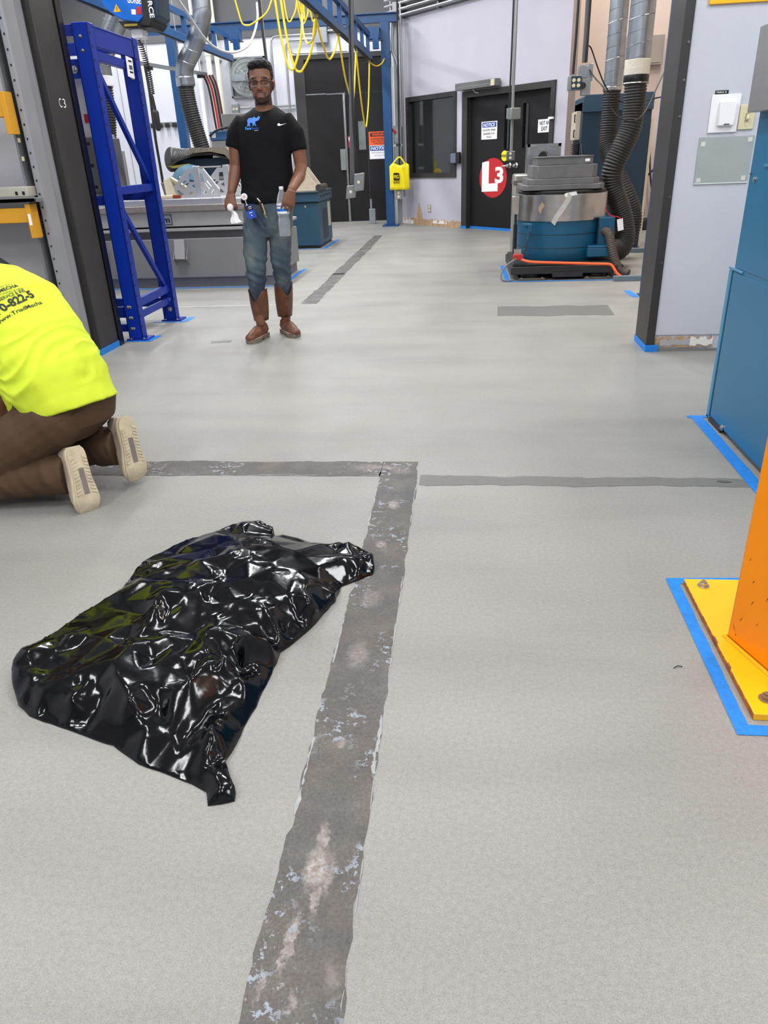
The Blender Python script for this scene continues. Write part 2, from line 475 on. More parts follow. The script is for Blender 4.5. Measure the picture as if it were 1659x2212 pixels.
ragged_strip('repair_patch', (0.30, 6.33), (1.22, 6.29), 0.42, step=.03, jit=.012, seed=14, z=.0010, mat=damp)
ragged_strip('repair_patch', (-0.165, 2.775), (1.12, 2.755), 0.085, step=.03, jit=.006, seed=15, z=.0010, mat=damp)
ragged_strip('repair_patch', (-1.86, 5.345), (-1.71, 5.355), 0.09, step=.02, jit=.012, seed=16, z=.0010, mat=damp)

# ---- near partition with its wide opening
bm = BM(); box(bm, (-5.0, 4.99, 0), (-2.60, 5.30, FRONT_CEIL)); struct('wall_near_left', bm, M('grey_partition_paint', (186, 186, 192), 0.6, var=0.02, scale=3, bump=0.15, bscale=180))
bm = BM(); box(bm, (1.215, 4.885, 0.105), (3.6, 5.2, FRONT_CEIL)); box(bm, (1.215, 4.893, 0), (3.6, 5.2, 0.105))
near_right = struct('wall_near_right', bm, M('near_wall_paint', (194, 197, 206), 0.6, var=0.02, scale=3, bump=0.15, bscale=180))
bm = BM(); box(bm, (-2.60, 4.99, 3.0), (1.215, 5.2, BACK_CEIL)); box(bm, (-9, 5.0, FRONT_CEIL+.1), (-2.6, 5.2, BACK_CEIL)); box(bm, (1.215, 5.0, FRONT_CEIL+.1), (5.2, 5.2, BACK_CEIL)); struct('wall_over_opening', bm, wall_white)
bm = BM(); box(bm, (-2.604, 4.982, 0.0), (-2.545, 5.275, 3.0)); t1 = struct('trim_1', bm, dark_frame, bevel=.006)
bm = BM(); box(bm, (-2.60, 5.275, 0), (-2.535, 5.345, 3.0)); obj('rubber_seal', bm, black_gloss, t1)
bm = BM(); box(bm, (1.185, 4.872, 0.0), (1.237, 5.2, 3.0)); t2 = struct('trim_2', bm, dark_frame, bevel=.006)
for (y, z) in ((4.871, 1.70), (4.871, 1.52), (4.871, 1.34), (4.871, 0.92), (4.871, .55)):
    bm = BM(); lathe(bm, [(0.009, 0), (0.009, .002), (.004, .003), (0, .003)], (1.222, y, z), 10, (0, -1, 0)); obj('screw', bm, M('dark_screw', (96, 94, 92), .35, .7), t2)
# stencilled bay mark on the left jamb
for ch, y0, y1 in (('C', 5.088, 5.126), ('3', 5.14, 5.178)):
    lettering('bay_mark', ch, (-2.545, y0, 1.558), (0, 1, 0), (0, 0, 1), 0.052, 0.034, white_ink, t1, lift=.002)
# torn strip of drywall where a base board came off
def torn_band(name, x0, x1, y, z0, z1, parent, mat, seed, amp=.01):
    rnd = random.Random(seed); bm = BM(); n = int((x1-x0)/.015); a = []; b = []
    for i in range(n+1):
        x = x0+(x1-x0)*i/n; a.append((x, y, z0+rnd.uniform(0, amp*.6))); b.append((x, y, z1-rnd.uniform(0, amp)))
    prism(bm, a+b[::-1], (0, 0.006, 0)); return obj(name, bm, mat, parent)
torn_band('torn_band', 1.245, 1.60, 4.885, .018, .100, near_right, drywall_brown, 2, .022)
torn_band('torn_band', 1.275, 1.475, 4.883, .032, .082, near_right, M('bare_gypsum', (168, 168, 172), .8, var=.04), 3, .018)
torn_band('torn_band', 1.46, 1.60, 4.882, .028, .096, near_right, plaster, 4, .03)
bm = BM(); box(bm, (1.24, 4.878, 0), (3.6, 4.893, .016)); obj('floor_angle', bm, M('floor_angle_grey', (120, 120, 118), .6), near_right)
bm = BM(); box(bm, (-5, 4.982, 0.0), (-2.63, 4.99, .05)); nl = bpy.data.objects['wall_near_left']; obj('torn_band', bm, drywall_brown, nl)

# ---- shell of both rooms
bm = BM(); box(bm, (-5.2, -4.2, 0), (-5.0, 5.3, FRONT_CEIL)); struct('wall_left', bm, wall_white)
bm = BM(); box(bm, (3.6, -4.2, 0), (3.8, 5.2, FRONT_CEIL)); struct('wall_right', bm, wall_white)
bm = BM(); box(bm, (-5.2, -4.4, 0), (3.8, -4.2, FRONT_CEIL)); struct('wall_rear', bm, wall_white)
bm = BM(); box(bm, (-5.2, -4.4, FRONT_CEIL), (3.8, 5.2, FRONT_CEIL+.1)); struct('ceiling', bm, M('ceiling_paint', (226, 226, 226), .8, var=.02))
bm = BM(); box(bm, (-9, 5.0, BACK_CEIL), (5.2, 17, BACK_CEIL+.1)); struct('ceiling_hall', bm, wall_grey)
bm = BM(); box(bm, (-9.2, 5.3, 0), (-9, 17, BACK_CEIL)); struct('wall_hall_left', bm, wall_white)
bm = BM(); box(bm, (5.2, 5.0, 0), (5.4, 17, BACK_CEIL)); struct('wall_hall_right', bm, wall_beige)
BAND = 3.37
bm = BM(); box(bm, (-9, 16.5, 0), (-1.30, 16.7, BACK_CEIL)); wb = struct('wall_back', bm, wall_white)
bm = BM(); box(bm, (-9, 16.47, BAND), (-1.30, 16.5, BACK_CEIL)); obj('upper_band', bm, wall_grey, wb)
bm = BM(); box(bm, (1.2, 13.2, 0), (5.2, 13.4, BACK_CEIL)); wbr = struct('wall_back_right', bm, wall_beige)

# ---- slanting wall with the window and the double door: s along it, z up, o out towards the hall
P0 = Vector((0.012, 14.071, 0)); DU = Vector((0.652, -0.758, 0)).normalized(); DN = Vector((-DU.y, DU.x, 0)) * -1
if DN.y > 0: DN = -DN
def DG(s, z, o=0.0): return P0 + DU*s + DN*o + Vector((0, 0, z))
def dbox(bm, s0, s1, z0, z1, o0, o1):
    return obox(bm, DG((s0+s1)/2, (z0+z1)/2, (o0+o1)/2), DU*(s1-s0)/2, DN*(o1-o0)/2, Vector((0, 0, (z1-z0)/2)))
WS0, WS1, WZ0, WZ1 = -1.60, -0.186, .826, 2.15
DS0, DS1, DZ = -0.02, 2.05, 2.115
bm = BM()
dbox(bm, -2.0, WS0, 0, BAND, -.15, 0); dbox(bm, WS0, WS1, 0, WZ0, -.15, 0); dbox(bm, WS0, WS1, WZ1, BAND, -.15, 0)
dbox(bm, WS1, DS0, 0, BAND, -.15, 0); dbox(bm, DS0, DS1, DZ, BAND, -.15, 0); dbox(bm, DS1, 2.28, 0, BAND, -.15, 0)
wd = struct('wall_slanted', bm, M('slant_wall_paint', (186, 183, 194), 0.6, var=0.02, scale=3, bump=0.15, bscale=180))
bm = BM(); dbox(bm, -2.0, 2.28, BAND, BACK_CEIL, -.15, 0.01); obj('upper_band', bm, wall_grey, wd)
bm = BM(); prism(bm, [DG(-2.0, 0, 0), DG(-2.0, 0, -.15), (-1.40, 16.5, 0), (-1.30, 16.5, 0)], (0, 0, BACK_CEIL)); struct('wall_return_left', bm, wall_white)
bm = BM(); prism(bm, [DG(2.28, 0, 0), DG(2.28, 0, -.15), (1.3, 13.2, 0), (1.45, 13.2, 0)], (0, 0, BACK_CEIL)); wrr = struct('wall_return_right', bm, wall_beige)
# torn base of the slanting wall
rnd = random.Random(5)
def slant_band(s0, s1, z0, z1, mat, seed, out, amp):
    rnd = random.Random(seed); bm = BM(); n = int((s1-s0)/.03); a = []; b = []
    for i in range(n+1):
        s = s0+(s1-s0)*i/n; a.append(DG(s, z0, out)); b.append(DG(s, z1-rnd.uniform(0, amp), out))
    prism(bm, a+b[::-1], DN*-.004); return obj('torn_band', bm, mat, wd)
slant_band(-1.92, -.04, 0, .13, drywall_brown, 8, .004, .04)
slant_band(-1.90, -1.45, .01, .14, plaster, 9, .006, .10); slant_band(-0.85, -.45, .05, .135, plaster, 10, .006, .09)
bm = BM(); prism(bm, [DG(-1.36, .10, .007), DG(-1.16, .10, .007), DG(-1.20, .26, .007), DG(-1.27, .40, .007), DG(-1.30, .30, .007)], DN*-.004); obj('torn_patch', bm, drywall_brown, wd)
# window_1
bm = BM(); fw = .075
dbox(bm, WS0, WS1, WZ0, WZ0+fw, -.13, .025); dbox(bm, WS0, WS1, WZ1-fw, WZ1, -.13, .025); dbox(bm, WS0, WS0+fw, WZ0+fw, WZ1-fw, -.13, .025); dbox(bm, WS1-fw, WS1, WZ0+fw, WZ1-fw, -.13, .025)
w1 = struct('window_1', bm, dark_frame)
bm = BM(); dbox(bm, WS0+fw, WS1-fw, WZ0+fw, WZ1-fw, -.06, -.054); obj('glass_pane', bm, M('window_glass', (200, 210, 210), .03, var=0, Transmission_Weight=1.0, IOR=1.45), w1)
for z in (1.0, 1.2, 1.4, 1.6, 1.8, 1.98):
    bm = BM(); lathe(bm, [(.007, 0), (.006, .003), (0, .004)], DG(WS0+fw-.02, z, .025), 8, DN); obj('screw', bm, zinc, w1)
# dim office behind the window
office_m = M('office_paint', (150, 152, 150), .7)
for nm, q in (('wall_office_back', (-2.2, 1.2, 0, 2.6, -2.7, -2.6)), ('wall_office_left', (-2.3, -2.2, 0, 2.6, -2.7, -.15)), ('wall_office_right', (1.2, 1.3, 0, 2.6, -2.7, -.15)), ('ceiling_office', (-2.3, 1.3, 2.6, 2.7, -2.7, -.15))):
    bm = BM(); dbox(bm, *q); struct(nm, bm, office_m)
ol = thing('office_lamp', 'dim ceiling lamp of the office behind the window', 'light', tuple(DG(-.5, 2.5, -1.5)))
bm = BM(); dbox(bm, -.8, -.2, 2.56, 2.6, -1.7, -1.3); obj('housing', bm, white_plastic, ol)
ld = bpy.data.lights.new('office_light', 'AREA'); ld.size = .5; ld.energy = 9; lo = bpy.data.objects.new('office_light', ld); COL.objects.link(lo); lo.parent = ol; lo.location = (0, 0, .04)
t = thing('office_table', 'dark desk seen through the window of the slanting wall', 'desk', tuple(DG(-.55, 0, -.75)))
bm = BM(); dbox(bm, -.95, -.2, 1.03, 1.07, -1.15, -.45); obj('table_top', bm, black_rubber, t)
for s, o in ((-.92, -.5), (-.24, -.5), (-.92, -1.1), (-.24, -1.1)):
    bm = BM(); dbox(bm, s-.02, s+.02, 0, 1.03, o-.02, o+.02); obj('leg', bm, black_rubber, t)
bm = BM(); dbox(bm, -.90, -.68, 1.07, 1.25, -.8, -.55); tag(obj('yellow_bin', bm, yellow_paint, bevel=.01), 'small yellow bin on the desk behind the window', 'bin')
bm = BM(); dbox(bm, -.5, -.25, 1.07, 1.24, -.85, -.6); tag(obj('black_box', bm, black_rubber, bevel=.01), 'black box on the desk behind the window', 'box')
bm = BM(); lathe(bm, [(.10, 0), (.10, .02), (.085, .05), (.075, .10), (.04, .135), (0, .14)], DG(-1.14, .83, -.35), 20); 
hh = tag(obj('hard_hat', bm, yellow_paint, smooth=True), 'round yellow hard hat low behind the window', 'hat')
t = thing('hat_stand', 'low dark stool under the yellow hard hat behind the window', 'stool', tuple(DG(-1.14, 0, -.35)))
bm = BM(); dbox(bm, -1.3, -.98, .79, .83, -.5, -.2); obj('seat', bm, black_rubber, t)
for s, o in ((-1.28, -.22), (-1.0, -.22), (-1.28, -.48), (-1.0, -.48)):
    bm = BM(); dbox(bm, s-.015, s+.015, 0, .79, o-.015, o+.015); obj('leg', bm, black_rubber, t)
t = thing('notice_board', 'grey framed notice board inside the office behind the window', 'board', tuple(DG(.35, 1.2, -2.55)))
bm = BM(); dbox(bm, .05, .75, .95, 2.3, -2.595, -2.57); obj('backing', bm, M('board_grey', (120, 122, 120), .6), t)
bm = BM(); dbox(bm, .15, .5, 1.65, 1.95, -2.57, -2.565); obj('paper_sheet', bm, M('dark_blue_paper', (60, 66, 80), .6), t)
bm = BM(); dbox(bm, .15, .6, 1.3, 1.62, -2.57, -2.565); obj('paper_sheet', bm, M('brown_paper', (130, 95, 75), .6), t)
bm = BM(); dbox(bm, .15, .6, 1.0, 1.25, -2.57, -2.565); obj('paper_sheet', bm, M('olive_paper', (150, 150, 80), .6), t)
# door_2: the double door
bm = BM()
dbox(bm, DS0, DS0+.13, 0, DZ, -.14, .03); dbox(bm, DS1-.08, DS1, 0, DZ, -.14, .03); dbox(bm, DS0+.13, DS1-.08, DZ-.09, DZ, -.14, .03)
d2 = struct('door_2', bm, dark_frame)
sp = 1.147
for (a, b_, v0, v1) in ((DS0+.135, sp-.003, .93, 1.03), (sp+.003, DS1-.085, 1.335, 1.45)):
    bm = BM(); dbox(bm, a, v0, .012, DZ-.095, -.11, -.06); dbox(bm, v1, b_, .012, DZ-.095, -.11, -.06); dbox(bm, v0, v1, .012, 1.245, -.11, -.06); dbox(bm, v0, v1, 1.865, DZ-.095, -.11, -.06)
    lf = obj('door_leaf', bm, door_dark, d2)
    bm = BM(); dbox(bm, v0, v1, 1.245, 1.865, -.09, -.084); obj('vision_glass', bm, MATS['window_glass'], lf)
    bm = BM()
    dbox(bm, v0-.012, v0, 1.235, 1.875, -.06, -.052); dbox(bm, v1, v1+.012, 1.235, 1.875, -.06, -.052); dbox(bm, v0, v1, 1.235, 1.247, -.06, -.052); dbox(bm, v0, v1, 1.863, 1.875, -.06, -.052)
    obj('vision_frame', bm, door_dark, lf)
for s, d in ((1.075, -1), (1.225, 1)):
    bm = BM(); lathe(bm, [(.04, 0), (.04, .008), (.025, .018), (.02, .03), (.028, .045), (.03, .06), (.02, .072), (0, .074)], DG(s, .995, -.06), 20, DN)
    if d < 0: limb(bm, [DG(s, .995, -.015), DG(s-.14, .992, -.012)], [.011, .009], 8)
    obj('door_handle', bm, steel, d2, smooth=True)
# L 3 disc painted on the left leaf
cs, cz = .685, .812
bm = poly_bm([(.333*math.cos(a*math.pi/32), .302*math.sin(a*math.pi/32)) for a in range(64)], DG(cs, cz, -.06), DU, (0, 0, 1), lift=.002, thick=.002)
dl = obj('red_disc', bm, red_ink, d2)
def onslant(pts, lift, mat, name, par, out=-.06):
    return obj(name, poly_bm(pts, DG(cs, cz, out), DU, (0, 0, 1), lift=lift, thick=.0015), mat, par)
onslant([(-.27, -.215), (.125, -.20), (.12, -.075), (-.10, -.085), (-.10, .255), (-.20, .25), (-.27, .235)], .0045, white_ink, 'lettering', dl)
bm = text_bm('3', .25, .20, bold=.035); place(bm, DG(cs+.05, cz-.08, -.06), DU, (0, 0, 1), .0048); obj('lettering', bm, white_ink, dl)

# door_1: the tall dark door in the back wall
bm = BM(); box(bm, (-3.31, 16.44, 0), (-3.10, 16.5, 3.03)); box(bm, (-1.46, 16.44, 0), (-1.40, 16.5, 3.03)); box(bm, (-3.10, 16.44, 2.95), (-1.46, 16.5, 3.03))
d1 = struct('door_1', bm, dark_frame)
bm = BM(); box(bm, (-3.10, 16.47, 2.372), (-2.332, 16.5, 2.95)); obj('transom_panel', bm, door_dark, d1)
bm = BM(); box(bm, (-2.326, 16.47, 2.362), (-1.46, 16.5, 2.95)); obj('transom_panel', bm, door_dark, d1)
bm = BM(); obox(bm, (-2.735, 16.44, 1.175), (.365, .012, 0), (0, .02, 0), (0, 0, 1.165)); lf = obj('door_leaf', bm, door_dark, d1)
bm = BM(); box(bm, (-2.47, 16.40, .985), (-2.365, 16.432, 1.37)); obj('push_plate', bm, zinc, lf)
bm = BM(); box(bm, (-2.365, 16.42, .01), (-2.325, 16.47, 2.34)); obj('edge_strip', bm, steel, d1)
bm = BM(); box(bm, (-2.32, 16.46, .01), (-1.915, 16.5, 2.35)); lf2 = obj('door_leaf', bm, door_dark, d1)
bm = BM(); box(bm, (-1.905, 16.46, .01), (-1.46, 16.5, 2.35)); obj('door_leaf', bm, door_dark, d1)
bm = BM(); box(bm, (-2.115, 16.452, 1.30), (-1.915, 16.46, 1.91)); vf = obj('vision_frame', bm, door_dark, lf2)
bm = BM(); box(bm, (-2.085, 16.446, 1.345), (-1.945, 16.452, 1.855)); obj('vision_glass', bm, M('clouded_glass', (120, 125, 122), .15, var=.2, scale=5), vf)
bm = BM(); box(bm, (-3.1, 16.455, 2.352), (-2.7, 16.47, 2.368)); obj('weather_strip', bm, zinc, d1)
# drop ceiling lamps
lampglow = bpy.data.materials.new('lamp_diffuser'); lampglow.use_nodes = True
e = lampglow.node_tree.nodes['Principled BSDF']; e.inputs['Emission Color'].default_value = (1, .98, .95, 1); e.inputs['Emission Strength'].default_value = 6
for i, (x, y, z, ln, wd_, W, c) in enumerate(LAMPS):
    t = thing('ceiling_light', 'long white fluorescent fixture on the ceiling, out of the picture', 'light', (x, y, z-.02), 'ceiling fixtures')
    bm = BM(); box(bm, (x-wd_/2-.02, y-ln/2-.02, z-.07), (x+wd_/2+.02, y+ln/2+.02, z)); obj('housing', bm, white_plastic, t)
    bm = BM(); box(bm, (x-wd_/2, y-ln/2, z-.078), (x+wd_/2, y+ln/2, z-.071)); obj('diffuser', bm, lampglow, t)
    ld = bpy.data.lights.new('ceiling_lamp', 'AREA'); ld.shape = 'RECTANGLE'; ld.size = wd_; ld.size_y = ln; ld.energy = W; ld.color = c
    lo = bpy.data.objects.new('ceiling_lamp', ld); COL.objects.link(lo); lo.parent = t; lo.location = (0, 0, -.065)
# ================================================================== things in the hall beyond the opening
def ribbed(pts, r, pitch=.035, depth=.14, n=20, dense=14):
    """corrugated hose along a curve"""
    P = spline(pts, dense); L = [0]
    for a, b in zip(P, P[1:]): L.append(L[-1]+(b-a).length)
    m = int(L[-1]/pitch*4); out = []; R = []; j = 0
    for i in range(m+1):
        d = L[-1]*i/m
        while j < len(P)-2 and L[j+1] < d: j += 1
        f = (d-L[j])/max(1e-6, L[j+1]-L[j]); out.append(P[j].lerp(P[j+1], f)); R.append(r*(1-depth*(0, .5, 1, .5)[i % 4]))
    bm = BM(); tube(bm, out, R, n); return bm
def spiral_duct(root, pts, r, pitch, mat=galv, n=28, name='duct_pipe'):
    P = [Vector(p) for p in pts]
    bm = BM(); tube(bm, P, r, n); d = obj(name, bm, mat, root, smooth=True)
    S = []; Ls = [0]
    for a, b in zip(P, P[1:]): Ls.append(Ls[-1]+(b-a).length)
    k = int(Ls[-1]/pitch*20); j = 0; u = None
    for i in range(k+1):
        q = Ls[-1]*i/k
        while j < len(P)-2 and Ls[j+1] < q: j += 1
        t = (P[j+1]-P[j]).normalized(); c = P[j].lerp(P[j+1], (q-Ls[j])/(Ls[j+1]-Ls[j]))
        if u is None: u, _ = frame_axes(t)
        u = (u-t*u.dot(t)).normalized(); v = t.cross(u); a = 2*math.pi*i/20
        S.append(c + (u*math.cos(a)+v*math.sin(a))*(r+.0005))
    bm = BM(); tube(bm, S, .0035, 4); obj('seam', bm, mat, d)
    return d
def rivet(c, ax, r, root, mat=steel, name='bolt'):
    bm = BM(); lathe(bm, [(r*1.5, 0), (r*1.5, r*.25), (r, r*.3), (r*.95, r*.75), (r*.5, r*.95), (0, r)], c, 10, ax); return obj(name, bm, mat, root, smooth=True)

# ---------------------------------------------------------------- blue overhead crane
cr = thing('overhead_crane', 'blue free-standing overhead crane frame with ladder-like rails', 'crane', (-3.2, 15.04, 0))
for x in (-1.36, -5.20):
    bm = BM(); box(bm, (x-.075, 14.95, .03), (x+.075, 15.12, 3.29)); p = obj('post', bm, crane_blue, cr, bevel=.006)
    bm = BM(); box(bm, (x-.15, 14.88, 0), (x+.15, 15.19, .03)); obj('base_plate', bm, crane_blue, p)
    for dx in (-.12, .12):
        rivet((x+dx, 14.91, .03), (0, 0, 1), .014, p)
bm = BM(); box(bm, (-5.6, 14.97, 3.285), (-1.15, 15.10, 3.30)); box(bm, (-5.6, 14.97, 3.41), (-1.15, 15.10, 3.425)); box(bm, (-5.6, 15.02, 3.30), (-1.15, 15.04, 3.41)); obj('header_beam', bm, crane_blue, cr)
for (xa, ya, xb, yb, zb) in ((-4.05, 7.0, -4.05, 14.72, 2.80), (-1.72, 6.5, -1.60, 14.62, 2.70)):
    d = Vector((xb-xa, yb-ya, 0)).normalized()
    bm = BM(); bar(bm, (xa, ya, zb+.05), (xb, yb, zb+.05), .085, .095); rl = obj('runway_rail', bm, crane_blue, cr, bevel=.004)
    bm = BM(); bar(bm, (xa, ya, zb+.36), (xb, yb-.1, zb+.36), .06, .07); obj('top_chord', bm, crane_blue, rl)
    bm = BM(); bar(bm, (xa, ya, zb-.004), (xb, yb, zb-.004), .04, .006); obj('rail_slot', bm, black_rubber, rl)
    L = (Vector((xb, yb, 0))-Vector((xa, ya, 0))).length; k = 0
    while .15+k*.72 < L:
        q = Vector((xb, yb, 0)) - d*(.2+k*.72)
        bm = BM(); box(bm, (q.x-.025, q.y-.045, zb+.10), (q.x+.025, q.y+.045, zb+.325)); obj('upright', bm, crane_blue, rl); k += 1
    bm = BM(); box(bm, (xb-.05, 14.80, zb+.33), (xb+.16, 15.0, zb+.50)); box(bm, (xb+.04, 14.78, zb+.18), (xb+.14, 14.88, zb+.40)); obj('hanger', bm, crane_blue, rl)
    bm = BM(); lathe(bm, [(.008, -.12), (.008, .12)], (xb+.1, 14.84, zb+.30), 8, (1, 0, 0)); obj('threaded_rod', bm, black_rubber, rl)
bm = BM(); lathe(bm, [(.05, -.03), (.055, 0), (.05, .03)], (-1.60, 14.68, 2.72), 14, (0, 1, 0)); obj('end_stop', bm, black_rubber, cr)
bm = BM(); bar(bm, (-4.2, 9.0, 3.02), (-1.5, 9.0, 3.02), .09, .14); br = obj('bridge_beam', bm, crane_blue, cr)
for x in (-4.05, -1.7):
    bm = BM(); box(bm, (x-.09, 8.9, 2.93), (x+.09, 9.1, 3.12)); obj('end_truck', bm, crane_blue, br)

# ---------------------------------------------------------------- hoist
h = thing('hoist', 'bright blue electric hoist with black end band hanging from the crane', 'hoist', (-3.45, 9.0, 2.5))
def hx(pts, y0, y1): return prism(BM(), [(x, y0, z) for x, z in pts], (0, y1-y0, 0))
hb = M('hoist_blue', (16, 104, 200), .3, var=.03)
bm = hx([(-3.73, 2.95), (-3.73, 2.74), (-3.66, 2.655), (-3.54, 2.58), (-3.37, 2.555), (-3.30, 2.60), (-3.275, 2.95)], 8.82, 9.2); body = obj('housing', bm, hb, h, bevel=.012)
bm = hx([(-3.285, 2.95), (-3.31, 2.585), (-3.365, 2.53), (-3.25, 2.515), (-3.205, 2.56), (-3.185, 2.95)], 8.79, 9.22); bb = obj('end_band', bm, black_rubber, h, bevel=.008)
bm = hx([(-3.60, 2.58), (-3.545, 2.515), (-3.25, 2.505), (-3.22, 2.55), (-3.40, 2.56)], 8.84, 9.18); obj('under_tray', bm, black_rubber, h)
bm = hx([(-3.19, 2.95), (-3.21, 2.57), (-3.15, 2.60), (-3.12, 2.95)], 8.84, 9.18); obj('end_cap', bm, slate, h, bevel=.01)
bm = BM(); box(bm, (-3.53, 8.82, 2.525), (-3.39, 8.838, 2.545)); obj('rating_plate', bm, M('dull_gold', (150, 130, 50), .5), h)
bm = BM(); box(bm, (-3.50, 8.90, 2.43), (-3.38, 9.06, 2.515)); obj('cable_guide', bm, white_plastic, h, bevel=.01)
bm = BM(); box(bm, (-3.6, 8.92, 2.9), (-3.3, 9.08, 3.0)); obj('trolley', bm, black_rubber, h)
bm = poly_bm([(-.04, 0), (.04, 0), (0, .07)], (-3.58, 8.82, 2.655), (1, 0, 0), (0, 0, 1), lift=.002, thick=.001); wt = obj('warning_triangle', bm, yellow_paint, body)
bm = poly_bm([(-.006, .012), (.006, .022), (.001, .026), (.01, .048), (-.006, .030), (.0, .027)], (-3.58, 8.82, 2.655), (1, 0, 0), (0, 0, 1), lift=.004, thick=.001); obj('lettering', bm, ink, body)
lettering('lettering', 'GORBEL', (-3.455, 8.82, 2.725), (1, 0, -.12), (.12, 0, 1), .055, .165, white_ink, body, .003, bold=.02)
bm = poly_bm([(0, 0), (.05, 0), (.05, .065), (0, .065)], (-3.375, 8.82, 2.625), (1, 0, -.1), (.1, 0, 1), lift=.003, thick=.001); obj('red_sticker', bm, red_ink, body)
bm = poly_bm([(0, 0), (.045, 0), (.045, .045), (0, .045)], (-3.43, 8.82, 2.625), (1, 0, -.1), (.1, 0, 1), lift=.003, thick=.001); obj('white_sticker', bm, white_ink, body)
lettering('lettering', 'G-FORCE', (-3.235, 8.79, 2.92), (.02, 0, -1), (1, 0, .02), .05, .34, white_ink, bb, .002, bold=.02)
# coiled cable with its grip
co = thing('coiled_cable', 'black coiled cable with a grip dangling under the blue hoist', 'cable', (-3.42, 8.95, 1.75))
pts = []
for i in range(260):
    t = i/259; a = 2*math.pi*i/10; z = 2.42-.52*t; r = .028 if .05 < t < .97 else .012
    pts.append((-3.445+.05*t+.02*math.sin(t*3)+r*math.cos(a), 8.95+r*math.sin(a), z))
bm = BM(); tube(bm, pts, .005, 5); obj('coil', bm, black_rubber, co)
bm = BM(); limb(bm, [(-3.39, 8.95, 1.89), (-3.385, 8.95, 1.74)], [.012, .02], 8); limb(bm, [(-3.385, 8.95, 1.73), (-3.38, 8.95, 1.58)], [.036, .03], 10); obj('grip', bm, black_rubber, co, smooth=True)
# grey air line hung in a loop
pp = spline([(-3.10, 9.0, 2.95), (-3.12, 9.6, 2.78), (-3.25, 10.8, 2.60), (-3.2, 11.6, 2.57), (-3.08, 12.2, 2.72), (-3.02, 12.6, 3.05), (-3.02, 12.7, 3.3)], 10)
bm = BM(); tube(bm, pp, .016, 8); tag(obj('air_hose', bm, M('pale_grey_hose', (196, 196, 200), .45), smooth=True), 'pale grey air hose looping down beside the blue crane rail', 'hose')

# ---------------------------------------------------------------- yellow festoon cable
fc = thing('festoon_cable', 'flat yellow festoon cable looped under the blue crane rail', 'cable', (-1.9, 12, 2.4))
def droop(a, b, low, y0, y1, n=14, w=.0105):
    """cable loop between two hanging points (x, z) with its lowest point"""
    (xa, za), (xb, zb), (xl, zl) = a, b, low
    P = spline([(xa, y0, za), (xa*.72+xl*.28, y0*.8+y1*.2, za*.42+zl*.58), (xl-(xb-xa)*.14, y0*.6+y1*.4, zl+.07*(za-zl)), (xl, (y0+y1)/2, zl), (xl+(xb-xa)*.14, y0*.4+y1*.6, zl+.07*(zb-zl)), (xb*.72+xl*.28, y0*.2+y1*.8, zb*.42+zl*.58), (xb, y1, zb)], 6)
    bm = BM(); tube(bm, P, w, 8); return obj('cable_loop', bm, yellow_cable, fc, smooth=True)
# (bunched loops left, spaced loops along the rail to the right)
droop((-3.15, 3.3), (-2.62, 3.25), (-3.0, 2.92), 11.9, 12.0)
droop((-2.60, 3.25), (-2.22, 3.22), (-2.44, 2.37), 12.0, 12.05, w=.016)
droop((-2.54, 3.25), (-2.06, 2.95), (-2.34, 2.34), 12.1, 12.0, w=.016)
droop((-2.46, 3.25), (-2.27, 3.25), (-2.40, 2.93), 11.9, 11.95); droop((-2.30, 3.25), (-2.13, 3.2), (-2.23, 2.91), 12.0, 12.05)
droop((-2.10, 3.25), (-1.98, 3.25), (-2.05, 2.90), 11.8, 11.9); droop((-2.25, 3.25), (-2.2, 3.25), (-2.2, 2.95), 11.9, 12.0)
droop((-2.16, 2.95), (-1.685, 2.655), (-1.93, 2.52), 11.6, 9.9, w=.012)
droop((-1.685, 2.655), (-1.655, 2.68), (-1.68, 2.33), 9.9, 11.4, w=.012)
droop((-1.655, 2.68), (-1.63, 2.68), (-1.62, 1.95), 11.4, 13.0, w=.012)
droop((-1.63, 2.68), (-1.60, 2.68), (-1.62, 1.66), 13.0, 14.55, w=.012)
droop((-1.60, 2.68), (-1.38, 2.74), (-1.50, 2.62), 14.55, 14.94, w=.01)
for (x, y) in ((-1.685, 9.9), (-1.655, 11.4), (-1.63, 13.0), (-1.60, 14.55)):
    bm = BM(); box(bm, (x-.02, y-.03, 2.66), (x+.02, y+.03, 2.71)); obj('trolley', bm, M('festoon_trolley', (150, 140, 60), .5), fc)

# ---------------------------------------------------------------- hanging power drops
def outlet_face(root, c, ux, n, s=.05, cols=2, rows=2, m=almond):
    c = Vector(c); ux = Vector(ux).normalized(); n = Vector(n).normalized()
    for i in range(cols):
        for j in range(rows):
            q = c + ux*(i-(cols-1)/2)*s*1.35 + Vector((0, 0, (j-(rows-1)/2)*s*1.35))
            bm = BM(); lathe(bm, [(s*.5, 0), (s*.5, s*.08), (s*.42, s*.12), (0, s*.12)], q, 14, n); r = obj('receptacle', bm, m, root)
def cord(name, pts, r, mat, label, cat='cord', n=8, k=8, root=None):
    bm = BM(); tube(bm, spline(pts, k), r, n)
    o = obj(name, bm, mat, root, smooth=True)
    if root is None: tag(o, label, cat)
    return o
t = thing('power_drop', 'black power cord dropping from above behind the walking person', 'power drop', (-2.8, 12, 2.2))
cord('cord', [(-2.83, 12, 4.9), (-2.82, 12, 3.2), (-2.80, 12, 2.5), (-2.79, 12, 2.2)], .016, black_rubber, '', root=t); cord('cord', [(-2.79, 12.02, 4.9), (-2.80, 12.02, 3.2), (-2.78, 12.02, 2.2)], .012, M('grey_cord', (120, 120, 122), .5), '', root=t)
t = thing('power_drop', 'grey power pole with two outlet boxes hanging before the dark tall door', 'power drop', (-1.48, 11, .7))
